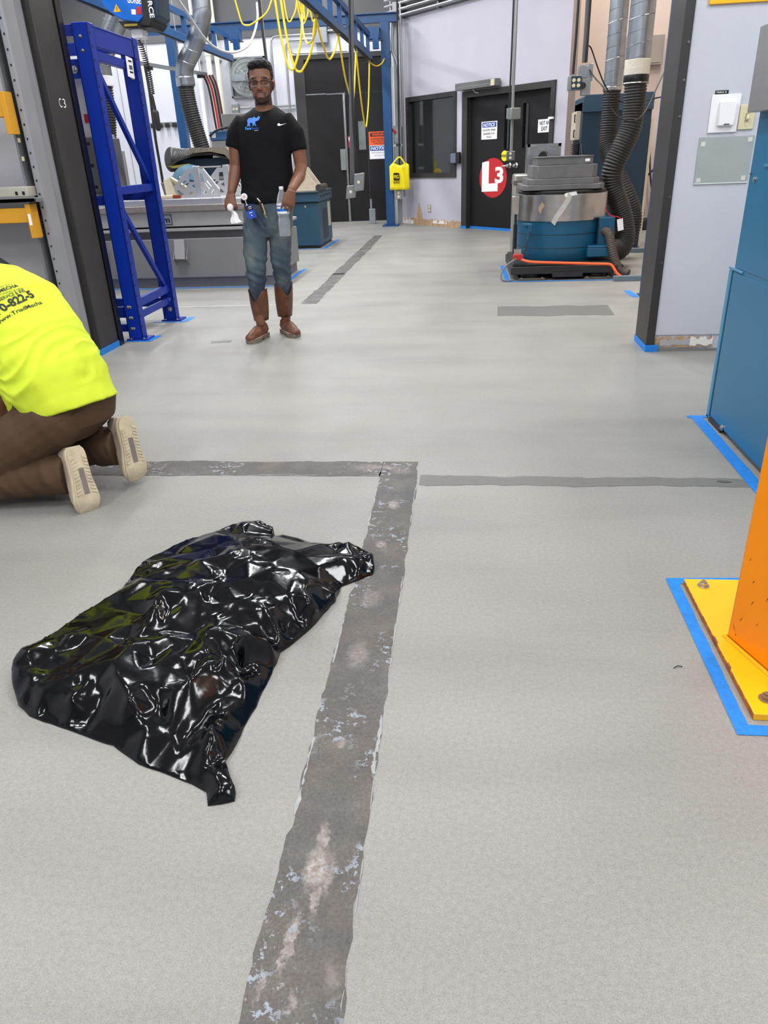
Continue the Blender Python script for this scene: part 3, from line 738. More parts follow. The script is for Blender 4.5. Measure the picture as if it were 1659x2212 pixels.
cord('pole', [(-1.31, 11, 4.9), (-1.41, 11, 3.0), (-1.46, 11, 2.0), (-1.51, 11, .88)], .034, M('power_pole_grey', (92, 94, 98), .4, .3), '', root=t); cord('cord', [(-1.34, 10.96, 4.9), (-1.43, 10.96, 2.9), (-1.45, 10.96, 1.9), (-1.43, 10.95, .98)], .012, black_rubber, '', root=t)
for (x0, x1, z0, z1, y) in ((-1.59, -1.465, .70, .865, 10.95), (-1.475, -1.345, .79, 1.01, 10.93)):
    bm = BM(); obox(bm, ((x0+x1)/2, y, (z0+z1)/2), ((x1-x0)/2, .012, .006), (0, .045, 0), (.012, 0, (z1-z0)/2)); b = obj('outlet_box', bm, zinc, t, bevel=.006)
    bm = BM(); obox(bm, ((x0+x1)/2, y-.05, (z0+z1)/2), ((x1-x0)/2*.85, .01, .006), (0, .006, 0), (.012, 0, (z1-z0)/2*.85)); obj('cover_plate', bm, galv, b)
    bm = BM(); lathe(bm, [(.02, 0), (.02, .01), (0, .012)], ((x0+x1)/2, y-.057, (z0+z1)/2), 12, (0, -1, 0)); obj('receptacle', bm, almond, b)
bm = BM(); limb(bm, [(-1.53, 10.95, .70), (-1.51, 10.95, .655)], [.03, .018], 10); obj('plug', bm, black_rubber, t)
t = thing('power_drop', 'grey conduit with two outlet boxes hanging before the double door', 'power drop', (.63, 11, 1.1))
cord('cord', [(.60, 11, 4.9), (.606, 11, 2.9), (.595, 11, 1.72)], .012, black_rubber, '', root=t); cord('pole', [(.63, 11, 4.9), (.642, 11, 2.9), (.637, 11, 1.9), (.64, 11, 1.2)], .02, zinc, '', root=t)
bm = BM(); obox(bm, (.655, 10.95, 1.64), (.06, .03, 0), (-.025, .05, 0), (0, 0, .065)); b = obj('outlet_box', bm, zinc, t, bevel=.005)
bm = BM(); obox(bm, (.672, 10.905, 1.64), (.048, .024, 0), (-.003, .006, 0), (0, 0, .055)); obj('cover_plate', bm, almond, b)
bm = BM(); obox(bm, (.585, 10.98, 1.645), (.025, 0, 0), (0, .04, 0), (0, 0, .06)); obj('outlet_box', bm, zinc, t)
bm = BM(); obox(bm, (.63, 10.96, 1.15), (.055, .01, 0), (0, .035, 0), (0, 0, .055)); b = obj('outlet_box', bm, galv, t, bevel=.005)
for dz in (-.025, .025):
    bm = BM(); lathe(bm, [(.017, 0), (.017, .006), (0, .007)], (.625, 10.924, 1.15+dz), 10, (0, -1, 0)); obj('receptacle', bm, almond, b)
t = thing('power_drop', 'hanging outlet box with four white sockets beside the round ducts', 'power drop', (1.2, 9, 1.7))
cord('cord', [(1.12, 9, 4.9), (1.138, 9, 2.6), (1.13, 9, 1.9)], .013, black_rubber, '', root=t); cord('pole', [(1.20, 9.05, 4.9), (1.235, 9.05, 2.6), (1.24, 9.05, 2.0)], .021, M('power_pole_grey', (92, 94, 98)), '', root=t)
cord('cord', [(1.26, 9.05, 4.9), (1.262, 9.05, 2.6), (1.262, 9.03, 2.0)], .012, black_rubber, '', root=t)
bm = BM(); box(bm, (1.085, 8.95, 1.75), (1.215, 9.05, 1.882)); b = obj('outlet_box', bm, zinc, t, bevel=.004)
bm = BM(); box(bm, (1.112, 8.944, 1.756), (1.212, 8.95, 1.876)); b2 = obj('cover_plate', bm, slate, b); outlet_face(b, (1.162, 8.944, 1.815), (1, 0, 0), (0, -1, 0), .036)
bm = BM(); box(bm, (1.19, 9.0, 1.86), (1.29, 9.08, 1.975)); box(bm, (1.275, 8.99, 1.83), (1.33, 9.07, 1.985)); obj('outlet_box', bm, galv, t, bevel=.004)
bm = BM(); box(bm, (1.222, 8.98, 1.70), (1.315, 9.06, 1.855)); obj('outlet_box', bm, zinc, t, bevel=.004)
bm = BM(); lathe(bm, [(.03, 0), (.03, .03), (0, .032)], (1.235, 8.98, 1.79), 12, (0, -1, 0)); obj('plug', bm, black_rubber, t)
cord('slack_cable', [(1.26, 9.05, 2.15), (1.31, 9.1, 2.13), (1.40, 9.15, 1.96), (1.515, 9.2, 1.77), (1.65, 9.2, 1.65), (1.82, 9.2, 1.625), (2.08, 9.15, 1.66)], .007, black_rubber, 'thin black cable swagged from the hanging socket box behind the round ducts')
cord('slack_cable', [(1.27, 9.05, 1.98), (1.33, 8.9, 1.86), (1.40, 8.6, 1.72), (1.48, 8.55, 1.54), (1.58, 8.5, 1.45), (1.70, 8.5, 1.43), (1.84, 8.7, 1.52), (2.0, 9.0, 1.76), (2.1, 9.2, 1.90)], .007, black_rubber, 'thin black cable drooping across the front of the black duct hose')

# ---------------------------------------------------------------- far end: fan, pipes, conduits
f = thing('wall_fan', 'square grey exhaust fan with round guard on the back wall', 'fan', (-4.22, 16.4, 2.36))
bm = BM(); fx0, fx1, fz0, fz1 = -4.58, -3.86, 2.36, 3.05; cxf, czf = -4.22, 2.705
for (a, b_) in (((fx0, 16.40, fz0), (fx0+.03, 16.5, fz1)), ((fx1-.03, 16.40, fz0), (fx1, 16.5, fz1)), ((fx0, 16.40, fz0), (fx1, 16.5, fz0+.03)), ((fx0, 16.40, fz1-.03), (fx1, 16.5, fz1)), ((fx0, 16.47, fz0), (fx1, 16.49, fz1))): box(bm, a, b_)
obj('housing', bm, M('fan_grey', (132, 136, 138), .45, .4), f)
bm = BM(); lathe(bm, [(.325, 0), (.35, 0), (.35, .09), (.325, .09)], (cxf, 16.47, czf), 36, (0, -1, 0)); obj('ring', bm, zinc, f)
bm = BM(); lathe(bm, [(.30, 0), (.30, .01)], (cxf, 16.462, czf), 30, (0, -1, 0)); obj('back_disc', bm, M('fan_dark', (96, 98, 98), .5), f)
for k in range(3):
    a = 2*math.pi*k/3+.5; u = Vector((math.cos(a), 0, math.sin(a))); v = Vector((-math.sin(a), 0, math.cos(a)))
    bm = BM(); c = Vector((cxf, 16.41, czf)); prism(bm, [c+u*.05-v*.03, c+u*.28-v*.10+Vector((0, .02, 0)), c+u*.30+v*.05-Vector((0, .02, 0)), c+u*.05+v*.03], (0, .006, 0)); obj('blade', bm, M('fan_blade', (116, 120, 118), .4, .5), f)
bm = BM(); lathe(bm, [(.09, 0), (.10, .02), (.10, .11), (.07, .14), (0, .145)], (cxf+.07, 16.40, czf), 20, (0, -1, 0)); obj('motor', bm, galv, f, smooth=True)
bm = BM(); box(bm, (cxf-.32, 16.355, czf-.06), (cxf+.05, 16.40, czf+.06)); obj('motor_mount', bm, galv, f)
bm = BM()
for k in range(16):
    a = 2*math.pi*k/16; tube(bm, [(cxf+.05*math.cos(a), 16.36, czf+.05*math.sin(a)), (cxf+.335*math.cos(a), 16.385, czf+.335*math.sin(a))], .004, 4)
for r in (.12, .19, .26, .33): tube(bm, [(cxf+r*math.cos(2*math.pi*k/30), 16.37, czf+r*math.sin(2*math.pi*k/30)) for k in range(31)], .004, 4)
obj('wire_guard', bm, zinc, f)
cream = M('cream_pipe', (232, 230, 214), .4, var=.03)
for i, (x, r, m, lb) in enumerate(((-4.97, .05, cream, 'cream vertical pipe on the back wall, next to the round ducts'), (-4.80, .045, cream, 'cream vertical pipe on the back wall, nearer the exhaust fan'), (-5.19, .04, white_plastic, 'white vertical pipe on the back wall behind the blue crane post'))):
    t = thing('wall_pipe', lb, 'pipe', (x, 16.4, 0)); bm = BM(); lathe(bm, [(r, 0), (r, 4.95)], (x, 16.40, 0), 14); obj('pipe_run', bm, m, t, smooth=True)
    for z in (1.2, 3.0):
        bm = BM(); box(bm, (x-r-.02, 16.40, z), (x+r+.02, 16.5, z+.03)); obj('pipe_clamp', bm, zinc, t)
    bm = BM(); lathe(bm, [(r*1.2, 3.1), (r*1.2, 3.25)], (x, 16.40, 0), 14); obj('coupling', bm, m, t)
def wall_box(name, x0, x1, z0, z1, label, cat='box', y=16.5, d=.07, m=zinc, face=True):
    t = thing(name, label, cat, ((x0+x1)/2, y-d, z0)); bm = BM(); box(bm, (x0, y-d, z0), (x1, y, z1)); obj('housing', bm, m, t, bevel=.004)
    if face:
        bm = BM(); box(bm, (x0+.01, y-d-.006, z0+.01), (x1-.01, y-d, z1-.01)); obj('cover_plate', bm, m, t)
    return t
wall_box('junction_box', -2.84, -2.59, 3.20, 3.48, 'grey junction box high over the tall dark door', d=.12, m=M('box_grey', (140, 144, 148), .45, .2), y=16.47)
t = wall_box('outlet_box', -4.62, -4.48, 2.08, 2.26, 'grey double outlet box under the exhaust fan', 'outlet'); outlet_face(t, (-4.55, 16.42, 2.17), (1, 0, 0), (0, -1, 0), .045, 2, 1)
wall_box('thermostat', -4.62, -4.53, 3.13, 3.25, 'small white square box beside the end of the left crane rail', 'box', d=.04, m=white_plastic)
def conduit(pts, r, label, mat=conduit_m, k=1):
    bm = BM(); P = [Vector(p) for p in pts]; Q = [P[0]]
    for a, b, c in zip(P, P[1:], P[2:]):
        rr = min(.12, (b-a).length/2.2, (c-b).length/2.2); p0 = b+(a-b).normalized()*rr; p1 = b+(c-b).normalized()*rr
        for i in range(7):
            t = i/6; Q.append(p0*(1-t)**2 + b*2*t*(1-t) + p1*t*t)
    Q.append(P[-1]); tube(bm, Q, r, 10)
    return tag(obj('conduit', bm, mat, smooth=True), label, 'conduit')
conduit([(-2.84, 16.42, 3.36), (-3.70, 16.42, 3.36), (-3.72, 16.44, 1.0)], .02, 'outer steel conduit bending down from the junction box beside the dark door')
conduit([(-2.84, 16.42, 3.28), (-3.42, 16.42, 3.28), (-3.45, 16.44, 1.0)], .02, 'inner steel conduit bending down next to the tall dark door frame')
conduit([(-2.22, 16.44, 3.06), (-3.30, 16.44, 3.06), (-3.36, 16.44, 3.2)], .015, 'thin steel conduit running just over the tall dark door')
conduit([(-2.59, 16.42, 3.40), (-2.2, 16.42, 3.40)], .02, 'short steel conduit to the right of the high junction box')
conduit([(-4.45, 16.44, 2.19), (-3.8, 16.44, 2.19), (-3.33, 16.44, 2.19)], .018, 'upper of two level steel conduits left of the dark door')
conduit([(-3.95, 16.44, 2.13), (-3.33, 16.44, 2.13)], .018, 'lower of two level steel conduits left of the dark door')
for i, z in enumerate((3.40, 3.49, 3.58, 3.67)):
    conduit([DG(-2.05, z, .10), DG(-.2, z, .10), DG(2.2, z, .10)], .024, '%s of four level conduits along the top of the slanting wall' % ('lowest', 'second from below', 'second from above', 'topmost')[i])
for s in (-1.6, -.6, .5):
    t = thing('pipe_strut', 'galvanised strut carrying the level conduits, %s' % {-1.6: 'over the left part of the office window', -.6: 'over the right part of the office window', .5: 'over the double door'}[s], 'bracket', tuple(DG(s, 3.36, 0)))
    bm = BM(); dbox(bm, s-.02, s+.02, 3.36, 3.75, .01, .07); obj('channel', bm, galv, t)
# strut with switchgear at the corner
t = thing('electrical_strut', 'galvanised floor-to-ceiling strut with grey disconnect switches', 'switchgear', (-1.16, 15.2, 0))
bm = BM(); box(bm, (-1.24, 15.22, 0), (-1.15, 15.27, 3.6)); obj('channel', bm, zinc, t)
bm = BM(); tube(bm, [(-1.10, 15.2, 0.5), (-1.10, 15.2, 3.6)], .022, 10); obj('riser', bm, conduit_m, t, smooth=True)
bm = BM(); tube(bm, spline([(-1.24, 15.18, 3.3), (-1.26, 15.18, 2.9), (-1.17, 15.18, 2.6), (-1.16, 15.18, 1.7)], 6), .026, 10); obj('riser', bm, conduit_m, t, smooth=True)
for (z0, z1) in ((1.40, 1.70), (1.0, 1.36), (.72, .96)):
    bm = BM(); box(bm, (-1.27, 15.10, z0), (-1.12, 15.22, z1)); b = obj('disconnect_switch', bm, zinc, t, bevel=.006)
    bm = BM(); box(bm, (-1.25, 15.09, z0+.03), (-1.14, 15.10, z1-.03)); obj('cover_plate', bm, galv, b)
for z in (1.62, .98):
    bm = BM(); obox(bm, (-1.27, 15.08, z), (.05, 0, -.04), (0, .012, 0), (.012, 0, .02)); obj('red_handle', bm, red_ink, t, bevel=.004, label='red lockout handle')
t = thing('pull_cord', 'black cord hanging down beside the blue post with a small box', 'cord', (-1.17, 14.95, .47))
bm = BM(); tube(bm, [(-1.12, 14.95, 4.9), (-1.14, 14.95, 3.0), (-1.16, 14.95, 1.3), (-1.17, 14.95, .63)], .014, 8); obj('cord', bm, black_rubber, t)
bm = BM(); box(bm, (-1.25, 14.90, .47), (-1.13, 15.0, .63)); b = obj('outlet_box', bm, zinc, t, bevel=.006); outlet_face(b, (-1.19, 14.90, .55), (1, 0, 0), (0, -1, 0), .05, 1, 2)
# hanging yellow bag
t = thing('yellow_bag', 'yellow plastic bag with black print hung from the cord by the blue post', 'bag', (-1.16, 14.9, .62))
bm = BM(); g = {}
for i in range(11):
    for j in range(9):
        u, v = i/10, j/8
        x = -1.345+.365*u + (.03*(1-v) if u < .5 else -.03*(1-v))*0; z = .635+.45*v + .035*math.sin(u*9)*v - .05*abs(u-.5)*2*v
        th = .035*math.sin(math.pi*min(1, max(0, u)))*(.4+.6*(1-v))+.004
        for s in (0, 1): g[i, j, s] = bm.verts.new((x, 14.88 + (-th if s == 0 else th) + .012*math.sin(u*14+v*3), z))
for i in range(10):
    for j in range(8):
        bm.faces.new((g[i,j,0], g[i+1,j,0], g[i+1,j+1,0], g[i,j+1,0])); bm.faces.new((g[i,j,1], g[i,j+1,1], g[i+1,j+1,1], g[i+1,j,1]))
for i in range(10):
    bm.faces.new((g[i,0,0], g[i,0,1], g[i+1,0,1], g[i+1,0,0])); bm.faces.new((g[i,8,0], g[i+1,8,0], g[i+1,8,1], g[i,8,1]))
for j in range(8):
    bm.faces.new((g[0,j,0], g[0,j+1,0], g[0,j+1,1], g[0,j,1])); bm.faces.new((g[10,j,0], g[10,j,1], g[10,j+1,1], g[10,j+1,0]))
bag_y = M('yellow_plastic', (246, 226, 10), .3, var=.04, scale=12); ysack = obj('sack', bm, bag_y, t, smooth=True, angle=180)
bm = BM(); tube(bm, spline([(-1.30, 14.88, 1.06), (-1.20, 14.90, 1.16), (-1.17, 14.92, 1.18), (-1.12, 14.90, 1.16), (-1.05, 14.88, 1.06)], 5), .014, 6); obj('drawstring', bm, bag_y, t)
bm = poly_bm([(-.055, -.06), (.055, -.06), (.055, .05), (.035, .065), (-.04, .065), (-.055, .05)], (-1.215, 14.825, .86), (1, 0, 0), (0, 0, 1), lift=.0, thick=.002); bl = obj('black_print', bm, ink, t)
lettering('lettering', 'PIG', (-1.26, 14.823, .83), (1, 0, 0), (0, 0, 1), .06, .085, bag_y, bl, .002, bold=.02)
lettering('lettering', 'BAG', (-1.27, 14.83, .745), (1, 0, 0), (0, 0, 1), .04, .11, ink, bl, .004, bold=.02)
t = thing('floor_outlet', 'small grey outlet pedestal at the foot of the tall dark door', 'outlet', (-1.73, 15.6, 0))
bm = BM(); box(bm, (-1.84, 15.6, .0), (-1.72, 15.7, .28)); obj('outlet_box', bm, M('box_grey', (140, 144, 148)), t, bevel=.006)
bm = BM(); lathe(bm, [(.02, .28), (.02, .46)], (-1.80, 15.65, 0), 10); obj('stub', bm, conduit_m, t)

# signs on the tall dark door
def flat_sign(name, o, ux, w, h_, rows, label, cat='sign', n=None, border=None, base=white_ink):
    """rows: (v0, v1, material) colour bands, or ('t', text, u0, v0, width, height, material, bold, italic)"""
    ux = Vector(ux).normalized(); nn = ux.cross(Vector((0, 0, 1))); t = thing(name, label, cat, tuple(Vector(o)))
    pl_ = obj('panel', poly_bm([(0, 0), (w, 0), (w, h_), (0, h_)], o, ux, (0, 0, 1), lift=.0, thick=.003), base, t)
    for r in rows:
        if r[0] == 't':
            _, s, u0, v0, tw, th, m, bo, it = r
            obj('lettering', place(text_bm(s, th, tw, bold=bo, italic=it), Vector(o)+ux*u0+Vector((0, 0, v0)), ux, (0, 0, 1), .006), m, pl_)
        else:
            u0, u1, v0, v1, m = r; obj('colour_band', poly_bm([(u0, v0), (u1, v0), (u1, v1), (u0, v1)], o, ux, (0, 0, 1), lift=.0035, thick=.0008), m, t)
    return t
flat_sign('warning_sign', (-1.885, 16.46, 1.415), (1, 0, 0), .42, .245, [(.03, .39, .155, .225, ink), ('t', 'WARNING', .06, .165, .30, .05, orange_ink, .02, 0), ('t', 'AUTHORIZED PERSONNEL', .03, .10, .36, .03, ink, .01, 0), ('t', 'ONLY BEYOND', .05, .06, .30, .028, ink, .01, 0), ('t', 'THIS POINT', .08, .02, .26, .026, ink, .01, 0)], 'orange WARNING sign on the tall dark door behind the blue post', base=orange_ink)
flat_sign('notice_sign', (-1.88, 16.46, 1.165), (1, 0, 0), .42, .245, [(.01, .41, .15, .235, blue_ink), ('t', 'NOTICE', .03, .165, .36, .058, white_ink, .02, .2), ('t', 'KEEP DOOR CLOSED', .04, .105, .34, .022, M('sign_grey_ink', (110, 110, 115), .6), 0, 0), ('t', 'AT ALL TIMES', .10, .055, .24, .02, MATS['sign_grey_ink'], 0, 0)], 'white and blue NOTICE sign just below the orange one on the dark door')
flat_sign('red_sign', (-2.305, 16.46, 1.39), (1, 0, 0), .15, .21, [(.01, .09, .13, .19, white_ink)] + [('t', 'DANGER', .015, .10-.03*k, .11, .014, white_ink, 0, 0) for k in range(1)], 'small red and white sign by the seam of the tall dark door', base=M('magenta_red', (196, 28, 70), .5))
# things on the slanting wall
u = tuple(DU)
flat_sign('notice_sign', tuple(DG(.385, 1.394, -.055)), u, .375, .262, [(.02, .355, .175, .25, blue_ink), ('t', 'NOTICE', .045, .185, .285, .052, white_ink, .02, .2), ('t', 'NO ENTRY WHEN', .035, .12, .305, .032, ink, .01, 0), ('t', 'BARRIER IS IN', .06, .068, .255, .03, ink, .01, 0), ('t', 'PLACE', .13, .02, .115, .03, ink, .01, 0)], 'white NOTICE sign on the left leaf of the double door')
flat_sign('exit_sign', tuple(DG(1.665, 1.443, -.055)), u, .275, .178, [('t', 'NOT AN', .035, .10, .205, .055, ink, .012, 0), ('t', 'EXIT', .075, .025, .125, .055, ink, .012, 0)], 'white NOT AN EXIT sign on the right leaf of the double door')
t = thing('caution_sticker', 'round yellow caution sticker above the lever of the double door', 'sticker', tuple(DG(.95, 1.07, -.05)))
bm = poly_bm([(.08*math.cos(a*math.pi/16), .078*math.sin(a*math.pi/16)) for a in range(32)], DG(.953, 1.14, -.055), DU, (0, 0, 1), lift=0, thick=.002); ds = obj('disc', bm, bag_y, t)
bm = poly_bm([(-.079, -.018), (.079, -.018), (.079, .018), (-.079, .018)], DG(.953, 1.14, -.055), DU, (0, 0, 1), lift=.0025, thick=.001); obj('colour_band', bm, ink, ds)
lettering('lettering', 'CAUTION', DG(.885, 1.127, -.055), u, (0, 0, 1), .026, .135, bag_y, ds, .005, bold=.01)
t = thing('door_opener', 'long grey door closer box over the left end of the double door', 'door closer', tuple(DG(.4, 2.11, 0)))
bm = BM(); dbox(bm, -.06, .90, 2.13, 2.235, .03, .15); b = obj('housing', bm, M('closer_grey', (120, 120, 118), .4, .5), t, bevel=.006)
bm = BM(); dbox(bm, -.05, .80, 2.165, 2.175, .15, .154); obj('groove', bm, zinc, b)
bm = BM(); dbox(bm, .81, .89, 2.14, 2.225, .15, .158); obj('end_cap', bm, almond, b)
bm = BM(); tube(bm, [DG(.32, 2.13, .09), DG(.34, 2.09, .06), DG(.44, 2.06, -.03)], .012, 6); obj('closer_arm', bm, steel, t)
t = thing('card_reader', 'dark card reader with a grey screen between window and double door', 'reader', tuple(DG(-.15, 1.06, 0)))
bm = BM(); dbox(bm, -.26, -.03, 1.045, 1.225, .03, .08); b = obj('housing', bm, black_rubber, t, bevel=.008)
bm = BM(); dbox(bm, -.25, -.115, 1.06, 1.21, .08, .085); obj('screen', bm, M('reader_screen', (110, 120, 140), .2), b)
t = thing('door_contact', 'small white sensor at the top right jamb of the double door', 'sensor', tuple(DG(2.0, 1.62, .03)))
bm = BM(); dbox(bm, 1.98, 2.06, 1.64, 1.76, .032, .05); b = obj('housing', bm, black_rubber, t, bevel=.006)
bm = BM(); dbox(bm, 1.98, 2.06, 1.61, 1.64, .032, .07); obj('lower_shell', bm, white_plastic, b)
t = thing('wall_outlet', 'almond duplex outlet low on the slanting wall under the window', 'outlet', tuple(DG(-.95, .24, 0)))
bm = BM(); dbox(bm, -.995, -.905, .235, .365, 0, .008); b = obj('cover_plate', bm, M('outlet_plate', (150, 146, 128), .4), t, bevel=.003)
for z in (.27, .33):
    bm = BM(); dbox(bm, -.972, -.928, z-.02, z+.02, .008, .012); obj('receptacle', bm, almond, b)
t = thing('wall_switch', 'tall white paddle switch left of the office window', 'switch', tuple(DG(-1.75, 1.37, 0)))
bm = BM(); dbox(bm, -1.83, -1.70, 1.37, 1.55, 0, .01); b = obj('cover_plate', bm, white_plastic, t, bevel=.003)
bm = BM(); dbox(bm, -1.80, -1.735, 1.39, 1.53, .01, .022); obj('paddle', bm, white_plastic, b, bevel=.004)
flat_sign('fire_sign', (1.635, 13.195, 1.565), (1, 0, 0), .17, .14, [('t', 'WATCH', .02, .085, .12, .035, white_ink, .01, 0), ('t', 'FIRE', .05, .03, .08, .03, white_ink, .01, 0)], 'small red sign on the wall right of the double door', base=red_ink)
t = thing('wall_switch', 'white paddle switch under the small red sign', 'switch', (1.72, 13.2, 1.36))
bm = BM(); box(bm, (1.645, 13.19, 1.36), (1.78, 13.2, 1.54)); b = obj('cover_plate', bm, white_plastic, t, bevel=.003)
bm = BM(); box(bm, (1.69, 13.175, 1.38), (1.75, 13.19, 1.52)); obj('paddle', bm, white_plastic, b, bevel=.004)
cord('wire', [(1.55, 13.18, 2.4), (1.54, 13.18, 1.9), (1.57, 13.18, 1.6), (1.53, 13.18, 1.3), (1.52, 13.18, .9)], .006, white_plastic, 'thin white wire running down the wall edge beside the double door')
t = thing('electrical_box', 'grey electrical box high on the warm wall behind the round ducts', 'electrical box', (2.65, 13.1, 2.3))
bm = BM(); box(bm, (2.38, 13.05, 2.28), (2.93, 13.2, 2.66)); b = obj('housing', bm, M('panel_beige_grey', (150, 144, 138), .5), t, bevel=.006)
bm = BM(); box(bm, (2.41, 13.04, 2.31), (2.90, 13.05, 2.63)); dr = obj('door', bm, MATS['panel_beige_grey'], b)
# floor tape pieces in the hall are with the other tape below
# ================================================================== machines
# ---- big grey slip table on the left
t = thing('slip_table', 'long grey test table with a bright metal top behind the blue rack', 'machine', (-3.3, 8.5, 0))
bm = BM(); prism(bm, [(-4.7, 8.0, .10), (-1.98, 8.0, .10), (-1.96, 9.2, .10), (-4.7, 9.2, .10)], (0, 0, .40)); obj('base', bm, grey_machine, t, bevel=.01)
bm = BM(); box(bm, (-4.7, 8.03, 0), (-1.99, 9.17, .10)); obj('plinth', bm, M('machine_dark_grey', (104, 104, 106), .5), t)
bm = BM(); box(bm, (-4.7, 8.06, .50), (-2.03, 9.14, .575)); obj('recess', bm, M('machine_dark_grey', (104, 104, 106)), t)
bm = BM(); box(bm, (-4.7, 7.98, .575), (-1.95, 9.2, .605)); obj('ledge', bm, M('machine_light', (158, 157, 157), .4), t, bevel=.004)
bm = BM(); box(bm, (-4.7, 8.03, .605), (-2.08, 9.15, .622)); obj('shadow_gap', bm, black_rubber, t)
bm = BM(); prism(bm, [(-4.7, 7.98, .622), (-2.27, 7.98, .622), (-2.10, 8.12, .622), (-2.10, 9.1, .622), (-4.7, 9.1, .622)], (0, 0, .145)); body = obj('upper_body', bm, M('machine_light', (158, 157, 157)), t, bevel=.006)
bm = BM(); prism(bm, [(-4.75, 7.95, .767), (-2.24, 7.95, .767), (-2.06, 8.1, .767), (-2.06, 9.12, .767), (-4.75, 9.12, .767)], (0, 0, .06)); obj('edge_plate', bm, M('edge_plate', (146, 138, 132), .4, .4, var=.1, scale=20), t, bevel=.004)
bm = BM(); box(bm, (-4.6, 8.02, .827), (-2.46, 8.95, .885)); obj('slip_plate', bm, alu, t, bevel=.004)
bm = BM(); box(bm, (-2.45, 8.1, .827), (-2.12, 8.95, .87)); obj('slip_plate', bm, alu, t, bevel=.004)
for x in (-2.975, -3.86):
    bm = BM(); prism(bm, [(x-.055, 8.0, .49), (x-.055, 8.0, .29), (x-.055, 7.93, .30), (x-.055, 7.97, .49)], (.11, 0, 0)); obj('lifting_bracket', bm, M('machine_light', (158, 157, 157)), t, bevel=.004)
    for dx in (-.075, .065):
        bm = BM(); prism(bm, [(x+dx, 8.0, .40), (x+dx, 8.0, .23), (x+dx, 7.93, .30)], (.01, 0, 0)); obj('gusset', bm, grey_machine, t)
sg = obj('name_plate', poly_bm([(0, 0), (.26, 0), (.26, .10), (0, .10)], (-3.275, 7.98, .642), (1, 0, 0), (0, 0, 1), thick=.003), M('plate_grey', (138, 146, 152), .4), t)
bm = BM()
for a, b in (((0, 0), (.26, .006)), ((0, .094), (.26, .10)), ((0, 0), (.006, .1)), ((.254, 0), (.26, .1))): box(bm, (-3.275+a[0], 7.973, .642+a[1]), (-3.275+b[0], 7.976, .642+b[1]))
obj('border', bm, ink, sg)
lettering('lettering', 'Team', (-3.262, 7.976, .662), (1, 0, 0), (0, 0, 1), .058, .225, ink, sg, .002, bold=.03)
# aluminium truss fixtures
def fin(a, d, H, W, parent):
    """triangular plate with cut-outs: upright at a, going out along d"""
    d = Vector(d).normalized(); a = Vector(a); bm = BM(); ed = []
    outer = [(0, 0), (W, 0), (W, .075), (.10, H), (0, H)]
    holes = [[(.04, H-.045), (.04, H-.125), (.095, H-.125), (.085, H-.045)][:4], [(.04, .135), (.04, .085), (.085, .108)], [(.05, .028), (.125, .028), (.088, .072)], [(.165, .028), (W-.028, .028), (W-.028, .062), (.215, .078)], [(.095, .142), (.125, .142), (.185, .088), (.155, .075)], [(.12, .165), (.15, .165), (.205, .118), (.19, .10)]]
    for lp in [outer]+holes:
        vs = [bm.verts.new(a+d*u+Vector((0, 0, v))) for u, v in lp]
        ed += [bm.edges.new((p, q)) for p, q in zip(vs, vs[1:]+vs[:1])]
    bmesh.ops.triangle_fill(bm, edges=ed, use_beauty=True)
    o = obj('fin', bm, alu, parent); m = o.modifiers.new('plate', 'SOLIDIFY'); m.thickness = .014; m.offset = 0
for (x, y, lb) in ((-2.78, 8.28, 'aluminium triangular truss fixture on the metal top of the grey table, front one'), (-2.56, 8.62, 'aluminium triangular truss fixture half behind the walking person')):
    r = thing('truss_fixture', lb, 'fixture', (x, y, .885))
    bm = BM(); box(bm, (x-.035, y-.03, .885), (x+.035, y+.03, 1.185)); obj('upright', bm, alu, r, bevel=.004)
    for d in ((-.95, -.12, 0), (.85, -.45, 0)):
        fin((x, y, .885), d, .275, .30, r)
    bm = BM(); prism(bm, [(x, y-.02, 1.165), (x+.2, y+.2, 1.165), (x+.2, y+.22, 1.165), (x-.02, y+.02, 1.165)], (0, 0, .015)); obj('top_plate', bm, alu, r)
# things lying on the table
bm = BM(); box(bm, (-3.46, 8.1, .885), (-3.24, 8.3, 1.03)); tag(obj('white_carton', bm, M('blue_white_card', (190, 204, 214), .6), bevel=.004), 'pale blue-white carton on the grey table behind the blue rack', 'box')
bm = BM(); prism(bm, [(-3.22, 8.10, .885), (-3.11, 8.12, .885), (-3.16, 8.13, 1.13), (-3.20, 8.12, 1.13)], (0, .02, 0)); tag(obj('white_board', bm, white_plastic), 'leaning white board at the blue rack on the grey table', 'board')
bm = BM(); prism(bm, [(-3.12, 8.2, .885), (-3.02, 8.2, .885), (-3.06, 8.2, 1.08), (-3.13, 8.2, 1.07)], (0, .12, 0)); prism(bm, [(-3.09, 8.2, 1.08), (-3.05, 8.2, 1.09), (-2.86, 8.35, .93), (-2.90, 8.35, .90)], (0, .08, 0)); tag(obj('wooden_block', bm, M('cream_wood', (206, 196, 168), .6, var=.1), bevel=.006), 'cream wooden angle block beside the front truss fixture', 'block')
t = thing('brush', 'cream brush with a red end lying on the edge of the grey table', 'brush', (-3.05, 8.05, .885))
bm = BM(); bar(bm, (-3.17, 8.03, .905), (-2.99, 8.05, .907), .05, .035); obj('handle', bm, M('cream_wood', (206, 196, 168)), t, bevel=.008)
bm = BM(); bar(bm, (-2.99, 8.05, .907), (-2.91, 8.055, .907), .05, .035); obj('brush_head', bm, M('red_brown', (140, 52, 36), .6), t, bevel=.006)
t = thing('metal_bracket', 'tall grey slotted bracket standing on the table behind the blue rack', 'bracket', (-3.7, 8.5, .885))
